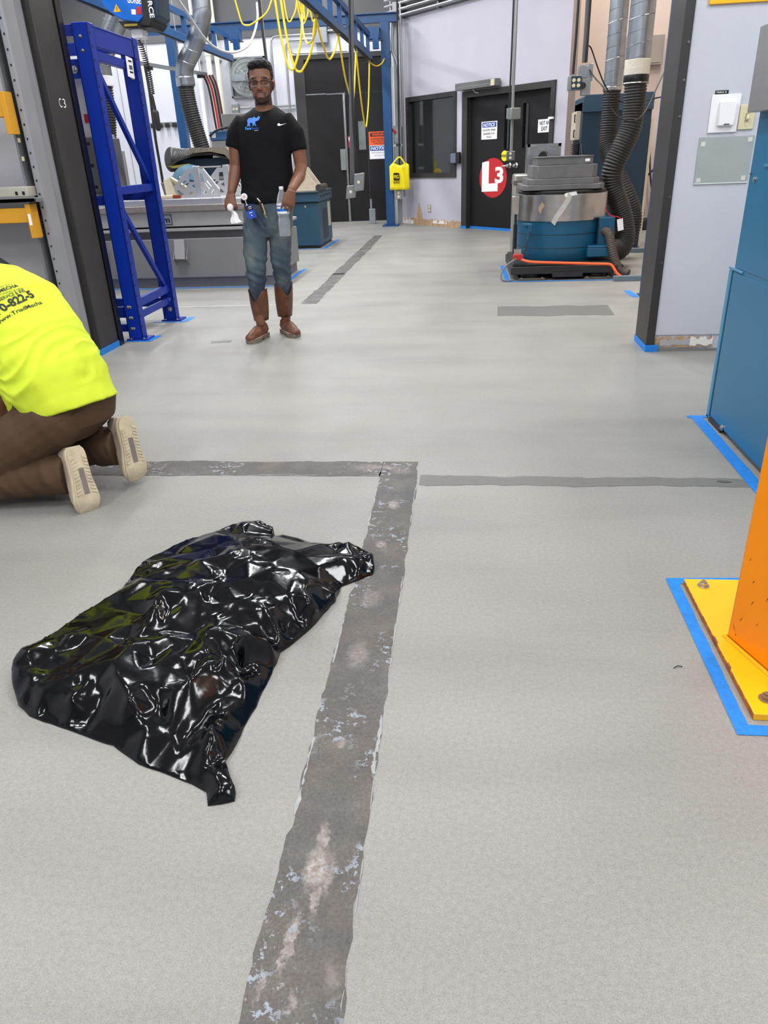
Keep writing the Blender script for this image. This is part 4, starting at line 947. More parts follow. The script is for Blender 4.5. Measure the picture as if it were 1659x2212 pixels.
bm = BM(); box(bm, (-3.86, 8.5, .885), (-3.72, 8.54, 1.52)); box(bm, (-3.72, 8.5, .885), (-3.64, 8.54, 1.36)); obj('plate', bm, M('bracket_grey', (150, 148, 144), .4, .5), t, bevel=.004)
bm = BM(); box(bm, (-3.83, 8.494, 1.36), (-3.75, 8.5, 1.42)); obj('slot', bm, black_rubber, t)
bm = BM(); box(bm, (-3.86, 8.48, .885), (-3.6, 8.8, .91)); obj('foot_plate', bm, zinc, t)
for i, (x, z) in enumerate(((-3.45, .06), (-3.39, .05), (-3.34, .055))):
    bm = BM(); lathe(bm, [(.022, 0), (.022, .02), (.014, .02), (.014, z), (0, z)], (x, 8.06, .885), 10); tag(obj('table_bolt', bm, steel), 'small upright bolt on the grey table in front of the pale carton', 'bolt', 'bolts on the table')

# ---- second shaker behind, with cover
t = thing('vibration_shaker', 'light blue shaker under a worn dark cover behind the truss fixture', 'machine', (-3.4, 10.6, 0))
bm = BM(); box(bm, (-4.0, 10.3, 0), (-2.7, 11.3, 1.0)); obj('base', bm, M('machine_dark_grey', (104, 104, 106)), t, bevel=.01)
bm = BM(); lathe(bm, [(.26, 0), (.275, .03), (.275, .12), (.22, .15), (.10, .16), (.08, .12), (0, .12)], (-3.52, 10.3, .93), 32, (0, -1, 0)); obj('trunnion', bm, M('pale_teal', (96, 134, 154), .4), t, smooth=True)
for k in range(8):
    a = 2*math.pi*k/8; rivet((-3.52+.17*math.cos(a), 10.145, .93+.17*math.sin(a)), (0, -1, 0), .018, t)
bm = BM(); box(bm, (-3.72, 10.32, 1.05), (-2.85, 11.1, 1.27)); obj('head', bm, M('deep_blue', (20, 44, 66), .5), t, bevel=.01)
cvm = M('cover_black', (52, 50, 46), .7, var=.2, scale=20, bump=.3, bscale=40)
bm = BM(); pts = [(-3.80, 1.20), (-3.66, 1.27), (-3.45, 1.325), (-3.2, 1.33), (-2.98, 1.26), (-2.86, 1.15)]
prism(bm, [(x, 10.2, z) for x, z in pts]+[(x, 10.2, z-.025) for x, z in reversed(pts)], (0, .9, 0)); obj('cover', bm, cvm, t, label='dark draped cover')
bm = BM(); pts = [(-3.52, 1.33), (-3.46, 1.395), (-3.0, 1.385), (-2.9, 1.30), (-2.82, 1.18), (-2.9, 1.17), (-3.02, 1.30), (-3.2, 1.34)]
prism(bm, [(x, 10.16, z) for x, z in pts], (0, .7, 0)); obj('mat', bm, M('dusty_mat', (122, 114, 100), .8, var=.2, scale=30, bump=.4, bscale=90), t, label='dusty folded mat')
bm = BM(); prism(bm, [(-3.80, 10.18, 1.19), (-3.50, 10.18, 1.215), (-3.50, 10.18, 1.18), (-3.72, 10.18, 1.165)], (0, .03, 0)); obj('yellow_flap', bm, M('dull_yellow', (140, 132, 60), .6), t)
bm = ribbed([(-3.80, 10.35, 1.27), (-3.66, 10.55, 1.25), (-3.45, 10.8, 1.25)], .15, .04); obj('hose_stub', bm, hose_black, t, smooth=True, angle=180)
# ---- grey cabinet with blue band behind the walking person
t = thing('equipment_cabinet', 'grey cabinet with a blue top band behind the shoulder of the walking person', 'cabinet', (-3.1, 11.7, 0))
bm = BM(); box(bm, (-3.62, 11.6, 0), (-3.04, 12.3, 1.50)); obj('body', bm, M('cabinet_grey', (136, 134, 136), .5), t, bevel=.008)
bm = BM(); box(bm, (-3.63, 11.59, 1.50), (-3.03, 12.31, 1.62)); obj('top_band', bm, M('steel_blue', (52, 98, 140), .45), t, bevel=.008)
bm = BM(); box(bm, (-3.60, 11.585, 1.535), (-3.54, 11.59, 1.605)); obj('white_label', bm, white_ink, t)
bm = BM(); box(bm, (-3.46, 11.7, 1.62), (-3.08, 12.2, 1.84)); tag(obj('grey_case', bm, M('case_grey', (122, 120, 116), .5), bevel=.01), 'grey case standing on the cabinet with the blue band', 'case')
cord('loose_cable', [(-3.62, 11.55, 1.56), (-3.5, 11.55, 1.63), (-3.3, 11.55, 1.66), (-3.06, 11.575, 1.64)], .016, black_rubber, 'black cable lying along the blue band of the grey cabinet')

# ---- slate blue amplifier cabinet by the tall door
t = thing('console_cabinet', 'slate blue low cabinet near the tall dark door behind the walking person', 'cabinet', (-2.5, 12.0, 0))
bm = BM(); box(bm, (-2.95, 11.5, .04), (-2.105, 12.62, .63)); b = obj('body', bm, M('slate_teal', (38, 76, 98), .45), t, bevel=.006)
bm = BM(); box(bm, (-2.97, 11.52, 0), (-2.12, 12.6, .04)); obj('plinth', bm, black_rubber, t)
bm = BM(); box(bm, (-2.98, 11.47, .645), (-2.085, 12.66, .765)); obj('top_housing', bm, M('slate_teal', (38, 76, 98)), t, bevel=.006)
bm = BM(); box(bm, (-2.98, 11.49, .63), (-2.10, 12.64, .645)); obj('shadow_gap', bm, black_rubber, t)
bm = BM(); box(bm, (-3.0, 11.45, .765), (-2.08, 12.68, .785)); obj('worktop', bm, M('slate_dark', (52, 66, 78), .5), t, bevel=.003)
bm = BM(); box(bm, (-2.105, 11.85, .10), (-2.10, 12.25, .52)); obj('side_opening', bm, M('deep_blue', (20, 44, 66)), t)
bm = BM(); box(bm, (-2.106, 12.30, .25), (-2.095, 12.48, .60)); obj('label_strip', bm, M('label_cream', (190, 188, 160), .6, var=.2, scale=30), t)
for k in range(4):
    bm = BM(); box(bm, (-2.09, 11.62+k*.26, .70), (-2.078, 11.74+k*.26, .725)); obj('vent_slot', bm, black_rubber, t)
for x, z in ((-2.30, .58), (-2.75, .58)): rivet((x, 11.5, z), (0, -1, 0), .012, t)
wood = M('pale_wood', (196, 184, 164), .7, var=.12, scale=18)
t = thing('wooden_wedge', 'pale wooden support standing on the slate blue cabinet', 'support', (-2.4, 11.9, .785))
bm = BM(); prism(bm, [(-2.56, 11.7, .785), (-2.10, 11.7, .785), (-2.33, 11.7, 1.10), (-2.46, 11.7, 1.12)], (0, .05, 0)); obj('side_panel', bm, wood, t); bm = BM(); prism(bm, [(-2.56, 12.1, .785), (-2.10, 12.1, .785), (-2.33, 12.1, 1.10), (-2.46, 12.1, 1.12)], (0, .05, 0)); obj('side_panel', bm, wood, t)
bm = BM(); box(bm, (-2.52, 11.75, .785), (-2.40, 12.1, 1.08)); obj('back_panel', bm, wood, t)
bm = BM(); obox(bm, (-2.25, 11.62, .80), (.16, .03, 0), (-.01, .06, 0), (0, 0, .012)); tag(obj('wooden_board', bm, wood), 'flat pale board lying in front of the wooden support', 'board')
bm = BM(); tube(bm, [(-2.09, 11.55, .83), (-2.09, 12.1, .83)], .045, 14); tag(obj('dark_pipe', bm, M('dark_pipe', (62, 58, 56), .5), smooth=True), 'short dark pipe lying on the slate blue cabinet', 'pipe')

# ---- right shaker
cx, cy = 1.03, 8.52
t = thing('vibration_shaker', 'round blue shaker with a steel band on a black base at right', 'machine', (cx, cy, 0))
bm = BM(); lathe(bm, [(.445, .158), (.455, .17), (.455, .285), (.45, .29), (.455, .295), (.455, .415), (.45, .42), (.455, .425), (.455, .55)], (cx, cy, 0), 56); steal = M('shaker_teal', (14, 84, 116), .4, var=.05, scale=3)
body = obj('body', bm, steal, t, smooth=True)
for z in (.29, .42):
    bm = BM(); lathe(bm, [(.456, z-.003), (.4575, z), (.456, z+.003)], (cx, cy, 0), 56); obj('seam', bm, slate, body)
bm = BM(); lathe(bm, [(.46, .545), (.468, .548), (.468, .795), (.46, .80), (.44, .80)], (cx, cy, 0), 64)
band = obj('steel_band', bm, steel, t, smooth=True)
bm = BM(); lathe(bm, [(.42, .795), (.45, .805), (.452, .82), (.44, .828), (.40, .83)], (cx, cy, 0), 48); obj('rubber_seal', bm, black_rubber, t, smooth=True)
head = M('cast_head', (112, 112, 112), .5, .35, var=.12, scale=10, bump=.1, bscale=50)
def tier(name, x0, x1, y0, y1, z0, z1, ch):
    bm = BM(); prism(bm, [(x0+ch, y0, z0), (x1-ch, y0, z0), (x1, y0+ch, z0), (x1, y1, z0), (x0, y1, z0), (x0, y0+ch, z0)], (0, 0, z1-z0)); return obj(name, bm, head, t, bevel=.005)
tier('head_plate', .60, 1.41, 8.16, 9.0, .835, .885, .05); tier('head_plate', .65, 1.36, 8.17, 8.95, .885, .94, .06)
t3 = tier('head_block', .70, 1.335, 8.19, 8.9, .94, 1.06, .05); t4 = tier('head_block', .745, 1.285, 8.21, 8.85, 1.06, 1.13, .012)
bm = BM(); box(bm, (.735, 8.20, 1.13), (1.29, 8.86, 1.138)); obj('top_lip', bm, head, t)
bm = BM(); box(bm, (1.205, 8.204, 1.085), (1.25, 8.21, 1.11)); obj('white_label', bm, white_ink, t4)
bm = BM(); box(bm, (.52, 7.98, .135), (1.60, 9.05, .158)); obj('base_plate', bm, M('base_black', (42, 42, 42), .5, var=.2, scale=12), t, bevel=.006)
bm = BM(); box(bm, (.50, 7.93, .06), (1.62, 9.05, .135)); base = obj('base', bm, M('base_black', (42, 42, 42), .5, var=.2, scale=12), t, bevel=.006)
bm = BM(); box(bm, (.92, 7.92, .03), (1.22, 9.0, .08)); obj('centre_rib', bm, MATS['base_black'], base)
for x0 in (.58, 1.24):
    bm = BM(); box(bm, (x0, 7.92, 0), (x0+.27, 8.25, .022)); p = obj('foot_pad', bm, M('pad_steel', (104, 98, 86), .5, .6, var=.2, scale=20), t, bevel=.003)
    bm = BM(); lathe(bm, [(.10, .022), (.10, .06)], (x0+.135, 8.08, 0), 20); obj('air_spring', bm, black_rubber, t)
    for dx in (.03, .24): rivet((x0+dx, 7.945, .022), (0, 0, 1), .010, t)
    bm = BM(); box(bm, (x0, 8.75, 0), (x0+.27, 9.05, .06)); obj('foot_pad', bm, MATS['pad_steel'], t)
bm = BM(); prism(bm, [(1.27, 8.05, .2), (1.52, 8.05, .2), (1.52, 8.3, .2), (1.27, 8.3, .2)], (0, 0, .085)); prism(bm, [(1.27, 8.05, .285), (1.52, 8.05, .285), (1.52, 8.3, .285), (1.30, 8.3, .285)], (0, .0, .02)); obj('connection_box', bm, steal, t, bevel=.005)
bm = BM(); box(bm, (1.385, 8.15, .30), (1.535, 8.5, .565)); obj('connection_box', bm, steal, t, bevel=.006)
bm = BM(); box(bm, (1.375, 8.15, .30), (1.385, 8.2, .565)); obj('hinge_strip', bm, slate, t)
lug = BM(); prism(lug, [(.60, 8.10, .535), (.70, 8.05, .535), (.70, 8.05, .41), (.66, 8.08, .42), (.605, 8.10, .47)], (.01, .05, 0)); obj('lifting_lug', lug, steal, t, bevel=.006)
rivet((.65, 8.07, .505), (0, -1, 0), .007, t, black_rubber)
bm = BM(); box(bm, (.52, 7.95, .20), (.62, 8.03, .255)); obj('red_box', bm, M('red_box', (176, 40, 40), .45), t, bevel=.004, label='small red junction box')
bm = BM(); box(bm, (.53, 8.0, .255), (.60, 8.05, .30)); obj('valve', bm, steel, t)
bm = BM(); tube(bm, [(.545, 8.2, .20), (.545, 8.2, .52)], .02, 10); tube(bm, [(.545, 8.2, .52), (.545, 8.2, .72)], .012, 8); obj('gas_strut', bm, black_rubber, t)
bm = BM(); box(bm, (.50, 8.15, .62), (.57, 8.25, .79)); obj('hinge_bracket', bm, steel, t, bevel=.003)
cord('air_line', [(.56, 7.96, .22), (.44, 7.93, .14), (.40, 7.9, .05), (.43, 7.88, .012), (.52, 7.9, .011)], .009, M('grey_cord', (120, 120, 122)), 'thin grey line curling at the left front foot of the round blue shaker')
cord('sensor_cable', [(.70, 8.12, .50), (.66, 8.0, .40), (.64, 7.96, .30), (.60, 7.96, .24)], .006, black_rubber, 'thin black cable down the front of the round blue shaker')
t2 = thing('orange_cord', 'orange cord run along the black base of the round shaker to the floor', 'cord', (1.1, 7.9, .01))
bm = BM(); tube(bm, spline([(.60, 7.965, .205), (.70, 7.915, .185), (1.0, 7.91, .168), (1.35, 7.91, .150), (1.46, 7.90, .146), (1.50, 7.89, .13), (1.55, 7.86, .06), (1.62, 7.83, .016), (1.68, 7.82, .014)], 8), .0135, 10); obj('cord_run', bm, M('cord_orange', (255, 104, 48), .4, var=.03), t2, smooth=True)
# loose grey tapes on the band
gt = M('grey_tape', (188, 186, 180), .6, var=.05)
bm = BM()
def band_pt(a, z, r=.471): return Vector((cx+r*math.sin(a), cy-r*math.cos(a), z))
def band_strip(pts, w):
    bm = BM(); rows = []
    for (a, z) in pts: rows.append((bm.verts.new(band_pt(a-w*.35, z+.012)), bm.verts.new(band_pt(a+w*.65, z-.02))))
    for p, q in zip(rows, rows[1:]): bm.faces.new((p[0], q[0], q[1], p[1]))
    return bm
obj('loose_tape', band_strip([(-.27, .53), (-.20, .60), (-.08, .68), (.02, .76), (.05, .80)], .085), gt, t)
obj('loose_tape', band_strip([(-.05, .79), (.0, .80), (.20, .81)], .03), white_ink, t)
obj('tape_scrap', band_strip([(-.58, .64), (-.56, .68), (-.50, .72)], .07), M('brown_tape', (160, 140, 108), .6, var=.1), t)
for z in (.58, .63, .68, .73): rivet(band_pt(.09, z, .468), (0.1, -1, 0), .006, t)
t2 = thing('paper_tag', 'white paper tag on a red wire at the right of the round blue shaker', 'tag', (1.6, 8.2, .5))
bm = BM(); tube(bm, spline([(1.42, 8.12, .66), (1.47, 8.12, .59), (1.55, 8.12, .57), (1.59, 8.12, .55)], 5), .005, 6); obj('red_wire', bm, red_ink, t2)
bm = BM(); obox(bm, (1.585, 8.12, .495), (.028, 0, .006), (0, .001, 0), (-.01, 0, .055)); obj('tag_card', bm, white_ink, t2)
# block fixture on its stand behind the shaker
t = thing('fixture_stand', 'pale metal stand behind the left of the round blue shaker', 'stand', (.8, 9.4, 0))
bm = BM(); box(bm, (.58, 9.2, 0), (.98, 9.6, .965)); obj('body', bm, M('stand_metal', (160, 158, 150), .35, .6, var=.15, scale=5), t, bevel=.02)
bm = BM(); box(bm, (.575, 9.19, .86), (.985, 9.61, .90)); obj('band', bm, M('stand_dark', (120, 116, 106), .4, .5), t)
t = thing('bearing_block', 'square metal block with an arched opening standing behind the round shaker', 'fixture', (.9, 9.4, .965))
bm = BM(); X0, X1, Z0, Z1 = .72, 1.09, .965, 1.265; hc = .905; hr = .066
outer = []
for k in range(17):
    a = math.pi*k/16; outer.append((hc+hr*math.cos(a), 1.115+hr*1.15*math.sin(a)))
poly = [(X0, Z0), (hc-hr, Z0)] + outer[::-1] + [(hc+hr, Z0), (X1, Z0), (X1, Z1), (X0, Z1)]
prism(bm, [(x, 9.3, z) for x, z in poly], (0, .25, 0)); blk = obj('block', bm, galv, t)
for a, b in (((X0, 9.29, Z1-.03), (X0+.12, 9.3, Z1)), ((X1-.12, 9.29, Z1-.03), (X1, 9.3, Z1)), ((X0, 9.29, Z1-.12), (X0+.03, 9.3, Z1)), ((X1-.03, 9.29, Z1-.12), (X1, 9.3, Z1)), ((.84, 9.29, 1.19), (.92, 9.3, 1.23))):
    bm = BM(); box(bm, a, b); obj('clip_plate', bm, zinc, blk)

# ---- round ducts and hoses
t = thing('air_duct', 'front round spiral duct with a cream wrapped end, joined to a black hose', 'duct', (1.755, 8.9, 1.8))
spiral_duct(t, [(1.755, 8.9, 1.95), (1.755, 8.9, 4.9)], .122, .115)
bm = BM(); lathe(bm, [(.123, 1.85), (.126, 1.87), (.125, 1.94), (.127, 1.985), (.122, 1.99)], (1.755, 8.9, 0), 28); obj('wrap', bm, M('cream_wrap', (214, 208, 192), .8, var=.05, bump=.5, bscale=30), t, smooth=True, label='cream plaster wrap')
bm = BM(); lathe(bm, [(.124, 1.79), (.126, 1.80), (.126, 1.85), (.124, 1.855)], (1.755, 8.9, 0), 28); obj('tape_band', bm, black_gloss, t, smooth=True)
bm = BM(); lathe(bm, [(.127, 1.775), (.130, 1.78), (.127, 1.787)], (1.755, 8.9, 0), 28); obj('hose_clamp', bm, steel, t)
bm = ribbed([(1.755, 8.9, 1.80), (1.762, 8.9, 1.58), (1.745, 8.89, 1.38), (1.67, 8.88, 1.18), (1.60, 8.88, 1.0), (1.605, 8.9, .84), (1.68, 8.92, .68), (1.755, 8.92, .50), (1.79, 8.88, .32), (1.75, 8.82, .20), (1.66, 8.76, .17), (1.58, 8.7, .18)], .118, .027, .12); obj('hose', bm, hose_black, t, smooth=True, angle=180)
t = thing('air_duct', 'rear round spiral duct with a black hose, left of the front duct', 'duct', (1.72, 10.0, 1.8))
spiral_duct(t, [(1.715, 10.0, 1.81), (1.715, 10.0, 4.9)], .103, .12)
bm = BM(); lathe(bm, [(.105, 1.79), (.108, 1.80), (.108, 1.825), (.105, 1.83)], (1.715, 10.0, 0), 28); obj('hose_clamp', bm, steel, t)
bm = ribbed([(1.715, 10.0, 1.81), (1.71, 10.0, 1.5), (1.71, 9.95, 1.2), (1.78, 9.75, .95), (1.90, 9.6, .72), (2.0, 9.55, .48), (1.97, 9.5, .25), (1.84, 9.4, .15), (1.70, 9.3, .14)], .104, .027, .12); obj('hose', bm, M('hose_black_matt', (30, 29, 29), .5, var=.1), t, smooth=True, angle=180)
bm = ribbed([(1.44, 8.16, .44), (1.475, 8.10, .41), (1.505, 8.03, .28), (1.545, 7.99, .16), (1.61, 7.95, .07), (1.67, 7.91, .046)], .046, .022, .12, 14); tag(obj('drain_hose', bm, M('hose_brown', (74, 64, 54), .6, var=.2, scale=30), smooth=True, angle=180), 'thin brown ribbed hose from the blue shaker down to the floor', 'hose')
t = thing('air_duct', 'galvanised round duct and black hose behind the blue rack at left', 'duct', (-4.4, 10.0, 1.5))
spiral_duct(t, spline([(-3.80, 10.0, 3.25), (-4.0, 10.0, 2.9), (-4.22, 10.0, 2.6), (-4.38, 10.0, 2.38), (-4.40, 10.0, 2.2)], 5), .135, .17)
bm = BM(); lathe(bm, [(.137, 2.10), (.141, 2.12), (.141, 2.2), (.137, 2.21)], (-4.40, 10.0, 0), 24); obj('collar', bm, white_plastic, t)
bm = ribbed([(-4.40, 10.0, 2.12), (-4.42, 10.0, 1.8), (-4.47, 10.0, 1.5), (-4.5, 10.0, 1.2)], .125, .028); obj('hose', bm, hose_black, t, smooth=True, angle=180)
t = thing('air_duct', 'galvanised round duct and slanting black hose beside the blue crane post', 'duct', (-3.65, 11, 1.3))
spiral_duct(t, spline([(-3.34, 11, 4.9), (-3.34, 11, 3.2), (-3.36, 11, 2.88), (-3.50, 11, 2.60), (-3.66, 11, 2.38), (-3.69, 11, 2.18)], 5), .118, .16)
bm = BM(); lathe(bm, [(.12, 2.14), (.124, 2.16), (.124, 2.24), (.12, 2.25)], (-3.685, 11, 0), 24); obj('hose_clamp', bm, galv, t)
bm = ribbed([(-3.69, 11, 2.18), (-3.68, 11, 1.95), (-3.63, 11, 1.65), (-3.57, 11, 1.38)], .112, .028); obj('hose', bm, hose_black, t, smooth=True, angle=180)
# ---- tall slate cabinet behind the ducts
t = thing('control_cabinet', 'tall slate blue cabinet behind the round ducts and the shaker', 'cabinet', (1.9, 10.8, 0))
bm = BM(); box(bm, (1.46, 10.5, .0), (2.30, 11.2, 1.72)); obj('body', bm, slate, t, bevel=.01)
bm = BM(); prism(bm, [(1.46, 10.48, 1.60), (2.31, 10.48, 1.60), (2.31, 10.48, 1.79), (1.50, 10.48, 1.79), (1.46, 10.48, 1.765)], (0, .75, 0)); obj('top_cap', bm, M('slate_light', (50, 76, 95), .45), t, bevel=.006)
bm = BM(); box(bm, (1.40, 10.58, 1.30), (1.46, 11.0, 1.62)); s = obj('side_panel', bm, M('panel_cream', (198, 184, 164), .5), t, bevel=.004)
for z in (1.55, 1.38):
    bm = BM(); tube(bm, [(1.40, 10.60, z+.03), (1.385, 10.58, z+.03), (1.385, 10.58, z-.05), (1.40, 10.60, z-.05)], .008, 6); obj('handle', bm, black_rubber, s)
for k in range(12):
    bm = BM(); box(bm, (1.41, 10.52, 1.0+k*.022), (1.46, 10.95, 1.012+k*.022)); obj('vent_fin', bm, black_rubber, t)
bm = BM(); box(bm, (1.44, 10.52, 1.0), (1.46, 10.95, 1.27)); obj('vent_back', bm, black_rubber, t)
bm = BM(); box(bm, (2.30, 10.49, .03), (2.33, 11.2, 1.5)); obj('edge_trim', bm, M('panel_cream', (198, 184, 164)), t)
cord('control_cable', [(1.47, 10.46, 1.25), (1.50, 10.3, 1.0), (1.60, 10.1, .8), (1.74, 10.0, .62)], .007, black_rubber, 'thin black cable falling across the tall slate blue cabinet')
t = thing('cable_coil', 'black cables hanging on the warm wall at right behind the ducts', 'cable', (2.75, 12.9, 0))
bm = BM()
for k, (x, r) in enumerate(((2.62, .02), (2.68, .02), (2.74, .017), (2.82, .015))): tube(bm, spline([(x-.02, 13.1, 1.35), (x+.05, 13.05, 1.2), (x+.10, 13.0, .8), (x+.02+.05*k, 12.95, .4), (x+.12, 12.9, .20)], 8), r, 8)
tube(bm, spline([(2.68, 13.1, .45), (2.85, 13.0, .75), (3.05, 12.95, .95)], 8), .015, 8)
obj('cable_run', bm, black_rubber, t, smooth=True)
bm = BM(); box(bm, (2.4, 12.75, 0), (3.1, 13.1, .16)); tag(obj('cable_bin', bm, black_rubber, bevel=.02), 'low black bin on the floor under the hanging black cables', 'bin')
bm = BM(); tube(bm, spline([(2.60, 13.12, 1.50), (2.64, 13.1, 1.56), (2.68, 13.1, 1.50), (2.64, 13.1, 1.44), (2.64, 13.2, 1.44)], 5), .012, 6); tag(obj('cable_hook', bm, black_rubber), 'small black cable hook on the warm wall above the hanging cables', 'hook')
# cable rail and hanging cables on the left side
t = thing('cable_rail', 'grey overhead rail with clamps and a long black cable behind the blue rack', 'rail', (-4.65, 13.3, 2.5))
bm = BM(); bar(bm, (-4.9, 12.2, 2.60), (-4.44, 14.4, 2.60), .05, .05); obj('rail', bm, zinc, t)
bm = BM(); tube(bm, spline([(-4.82, 12.6, 2.58), (-4.81, 12.6, 2.2), (-4.83, 12.6, 1.6), (-4.82, 12.6, 1.0), (-4.83, 12.6, .1)], 8), .022, 8); obj('cable', bm, black_rubber, t, smooth=True)
for y in (12.7, 13.6, 14.2):
    x = -4.9+.46*(y-12.2)/2.2; bm = BM(); tube(bm, [(x, y, 2.62), (x, y, 4.95)], .008, 6); obj('hanger_rod', bm, zinc, t)
    bm = BM(); box(bm, (x-.05, y-.03, 2.53), (x+.05, y+.03, 2.575)); obj('clamp', bm, black_rubber, t)
t = thing('cable_bundle', 'red and black cables hanging from the rail beside the slanting black hose', 'cable', (-4.3, 14.3, .6))
for k, m in enumerate((black_rubber, red_ink, black_rubber, M('dark_red', (80, 20, 24), .5))):
    bm = BM(); x = -4.42+.05*k; tube(bm, spline([(x-.05, 14.35, 2.58), (x+.02, 14.35, 2.35), (x+.06, 14.35, 1.8), (x+.10, 14.35, 1.2), (x+.12, 14.35, .4)], 6), .02, 8); obj('cable', bm, m, t, smooth=True)
t = thing('clip_rail', 'wall rail with a row of black tool clips behind the blue rack', 'rail', (-6.0, 16.45, 1.95))
bm = BM(); box(bm, (-6.6, 16.47, 1.94), (-5.5, 16.5, 2.0)); obj('rail', bm, zinc, t)
for k in range(7):
    bm = BM(); box(bm, (-6.5+k*.15, 16.42, 1.90), (-6.42+k*.15, 16.47, 1.98)); obj('clip', bm, black_rubber, t)
for i, x in enumerate((-6.9, -6.4, -5.75)):
    bm = BM(); box(bm, (x-.006, 16.492, .1), (x+.006, 16.502, 3.36)); obj('panel_joint', bm, M('joint_grey', (150, 150, 154), .6), wb)
# ================================================================== blue pallet rack frame
t = thing('pallet_rack', 'bright blue pallet rack frame with perforated posts and diagonal braces', 'rack', (-2.5, 5.8, 0))
hole = M('hole_black', (4, 6, 18), .8, var=0)
RX0, RX1 = -2.54, -2.43
def rack_post(y0, y1):
    """open channel post: two flanges and a web facing the aisle"""
    bm = BM(); box(bm, (RX0, y0, .012), (RX1, y0+.012, 2.06)); box(bm, (RX1-.012, y0, .012), (RX1, y1, 2.06)); box(bm, (RX0, y0, .012), (RX0+.012, y1, 2.06)); box(bm, (RX1-.03, y1-.012, .012), (RX1, y1, 2.06)); box(bm, (RX0, y1-.012, .012), (RX0+.03, y1, 2.06))
    p = obj('post', bm, rack_blue, t, bevel=.005)
    hb_ = BM(); z = .10
    while z < 2.02:
        for xx in (RX0+.03, RX1-.03): pass
        obox(hb_, (RX1+.0003, y0+.024, z), (.0008, 0, 0), (0, .006, 0), (0, .002, .008)); z += .076
    obj('slot_row', hb_, hole, p, kind='stuff')
    bm = BM(); box(bm, (RX0-.015, y0-.02, 0), (RX1+.045, y1+.03, .012)); f = obj('base_plate', bm, rack_blue, p, bevel=.002)
    for dx, dy in ((.02, -.008), (.12, -.008)): rivet((RX0+dx, y0+dy, .012), (0, 0, 1), .009, p)
    for z in (.09, .17, .25) if y0 < 5.9 else ():
        for x in (RX0+.035, RX1-.06): rivet((x, y0, z), (0, -1, 0), .009, p)
    for z in (1.98, 1.90) if y0 < 5.9 else ():
        for x in (RX0+.05, RX1-.06): rivet((x, y0, z), (0, -1, 0), .009, p, steel if x < RX0+.06 else hole)
    for z in ((1.99, 1.90, 1.81, .10, .18, .26) if y0 > 5.9 else ()): rivet((RX0+.07, y0, z), (0, -1, 0), .013, p)
    return p
rack_post(5.45, 5.54); rack_post(6.18, 6.27)
def rbar(z0, z1, w=.035, h_=.05, y0=5.52, y1=6.20, name='brace', x=-2.475): bm = BM(); bar(bm, (x, y0, z0), (x, y1, z1), w, h_); return obj(name, bm, rack_blue, t, bevel=.003)
rbar(1.885, 1.875, .05, .055, name='cross_tie'); rbar(1.05, 1.05, .05, .055, name='cross_tie'); rbar(.262, .27, .045, .06, name='cross_tie'); rbar(.17, .17, .03, .05, name='cross_tie')
rbar(1.86, 1.08, .03, .042); rbar(.98, .24, .03, .042)
bm = BM(); box(bm, (-2.47, 5.54, 1.93), (-2.435, 6.18, 2.05)); box(bm, (-2.50, 5.54, 2.04), (-2.43, 6.18, 2.05)); obj('top_tie', bm, rack_blue, t, bevel=.003)
for (y, zs) in ((5.50, ((1.99, 2.055), (1.75, 1.86), (.96, 1.02), (.165, .245), (.06, .115))), (6.22, ((1.97, 2.05), (.96, 1.03), (.12, .19)))):
    for z0, z1 in zs:
        bm = BM(); box(bm, (-4.3, y-.02, z0), (RX0, y+.02, z1)); obj('shelf_beam', bm, rack_blue, t, bevel=.003)
rivet((-2.585, 5.48, 1.80), (0, -1, 0), .016, t)
bm = BM(); box(bm, (-4.3, 5.47, 1.02), (-2.62, 6.24, 1.035)); obj('shelf_deck', bm, zinc, t)
bm = BM(); box(bm, (-4.385, 5.45, 0), (-4.3, 5.54, 2.06)); obj('post', bm, rack_blue, t); bm = BM(); box(bm, (-4.385, 6.18, 0), (-4.3, 6.27, 2.06)); obj('post', bm, rack_blue, t)
t2 = thing('rack_tag', 'white load tag with print hanging on the upper tie of the blue rack', 'tag', (-2.41, 5.98, 1.8))
tgb = BM(); obox(tgb, (-2.440, 6.08, 1.86), (.0012, 0, 0), (0, .058, -.004), (0, .006, .065)); c = obj('card', tgb, white_ink, t2)
for k, (z, m) in enumerate(((1.90, ink), (1.86, M('photo_grey', (80, 80, 80), .6)), (1.83, ink))):
    bm = BM(); obox(bm, (-2.4382, 6.09, z), (.0004, 0, 0), (0, .030, 0), (0, 0, .006 if m is ink else .014)); obj('print_block', bm, m, c)
t = thing('grey_locker_box', 'narrow dark grey metal box on the shelf deck of the blue rack', 'box', (-2.8, 5.85, 1.035))
bm = BM(); box(bm, (-2.9, 5.57, 1.035), (-2.58, 6.0, 1.40)); b = obj('body', bm, M('locker_grey', (118, 118, 116), .45, .3, var=.1), t, bevel=.006)
for z in (1.36, 1.22, 1.08): rivet((-2.63, 5.57, z), (0, -1, 0), .008, t, black_rubber)
t = thing('white_case', 'white case with a red strip standing on the narrow grey box in the blue rack', 'case', (-2.68, 5.75, 1.40))
bm = BM(); box(bm, (-2.70, 5.60, 1.40), (-2.60, 5.9, 1.80)); b = obj('body', bm, M('offwhite_metal', (216, 212, 206), .5), t, bevel=.004)
bm = BM(); box(bm, (-2.76, 5.59, 1.40), (-2.70, 5.88, 1.60)); obj('yellowed_edge', bm, M('aged_yellow', (150, 140, 84), .6), t)
bm = BM(); box(bm, (-2.76, 5.59, 1.60), (-2.70, 5.88, 1.80)); obj('red_strip', bm, red_ink, t)
bm = BM(); box(bm, (-2.635, 5.592, 1.49), (-2.605, 5.60, 1.545)); obj('red_strip', bm, red_ink, b)
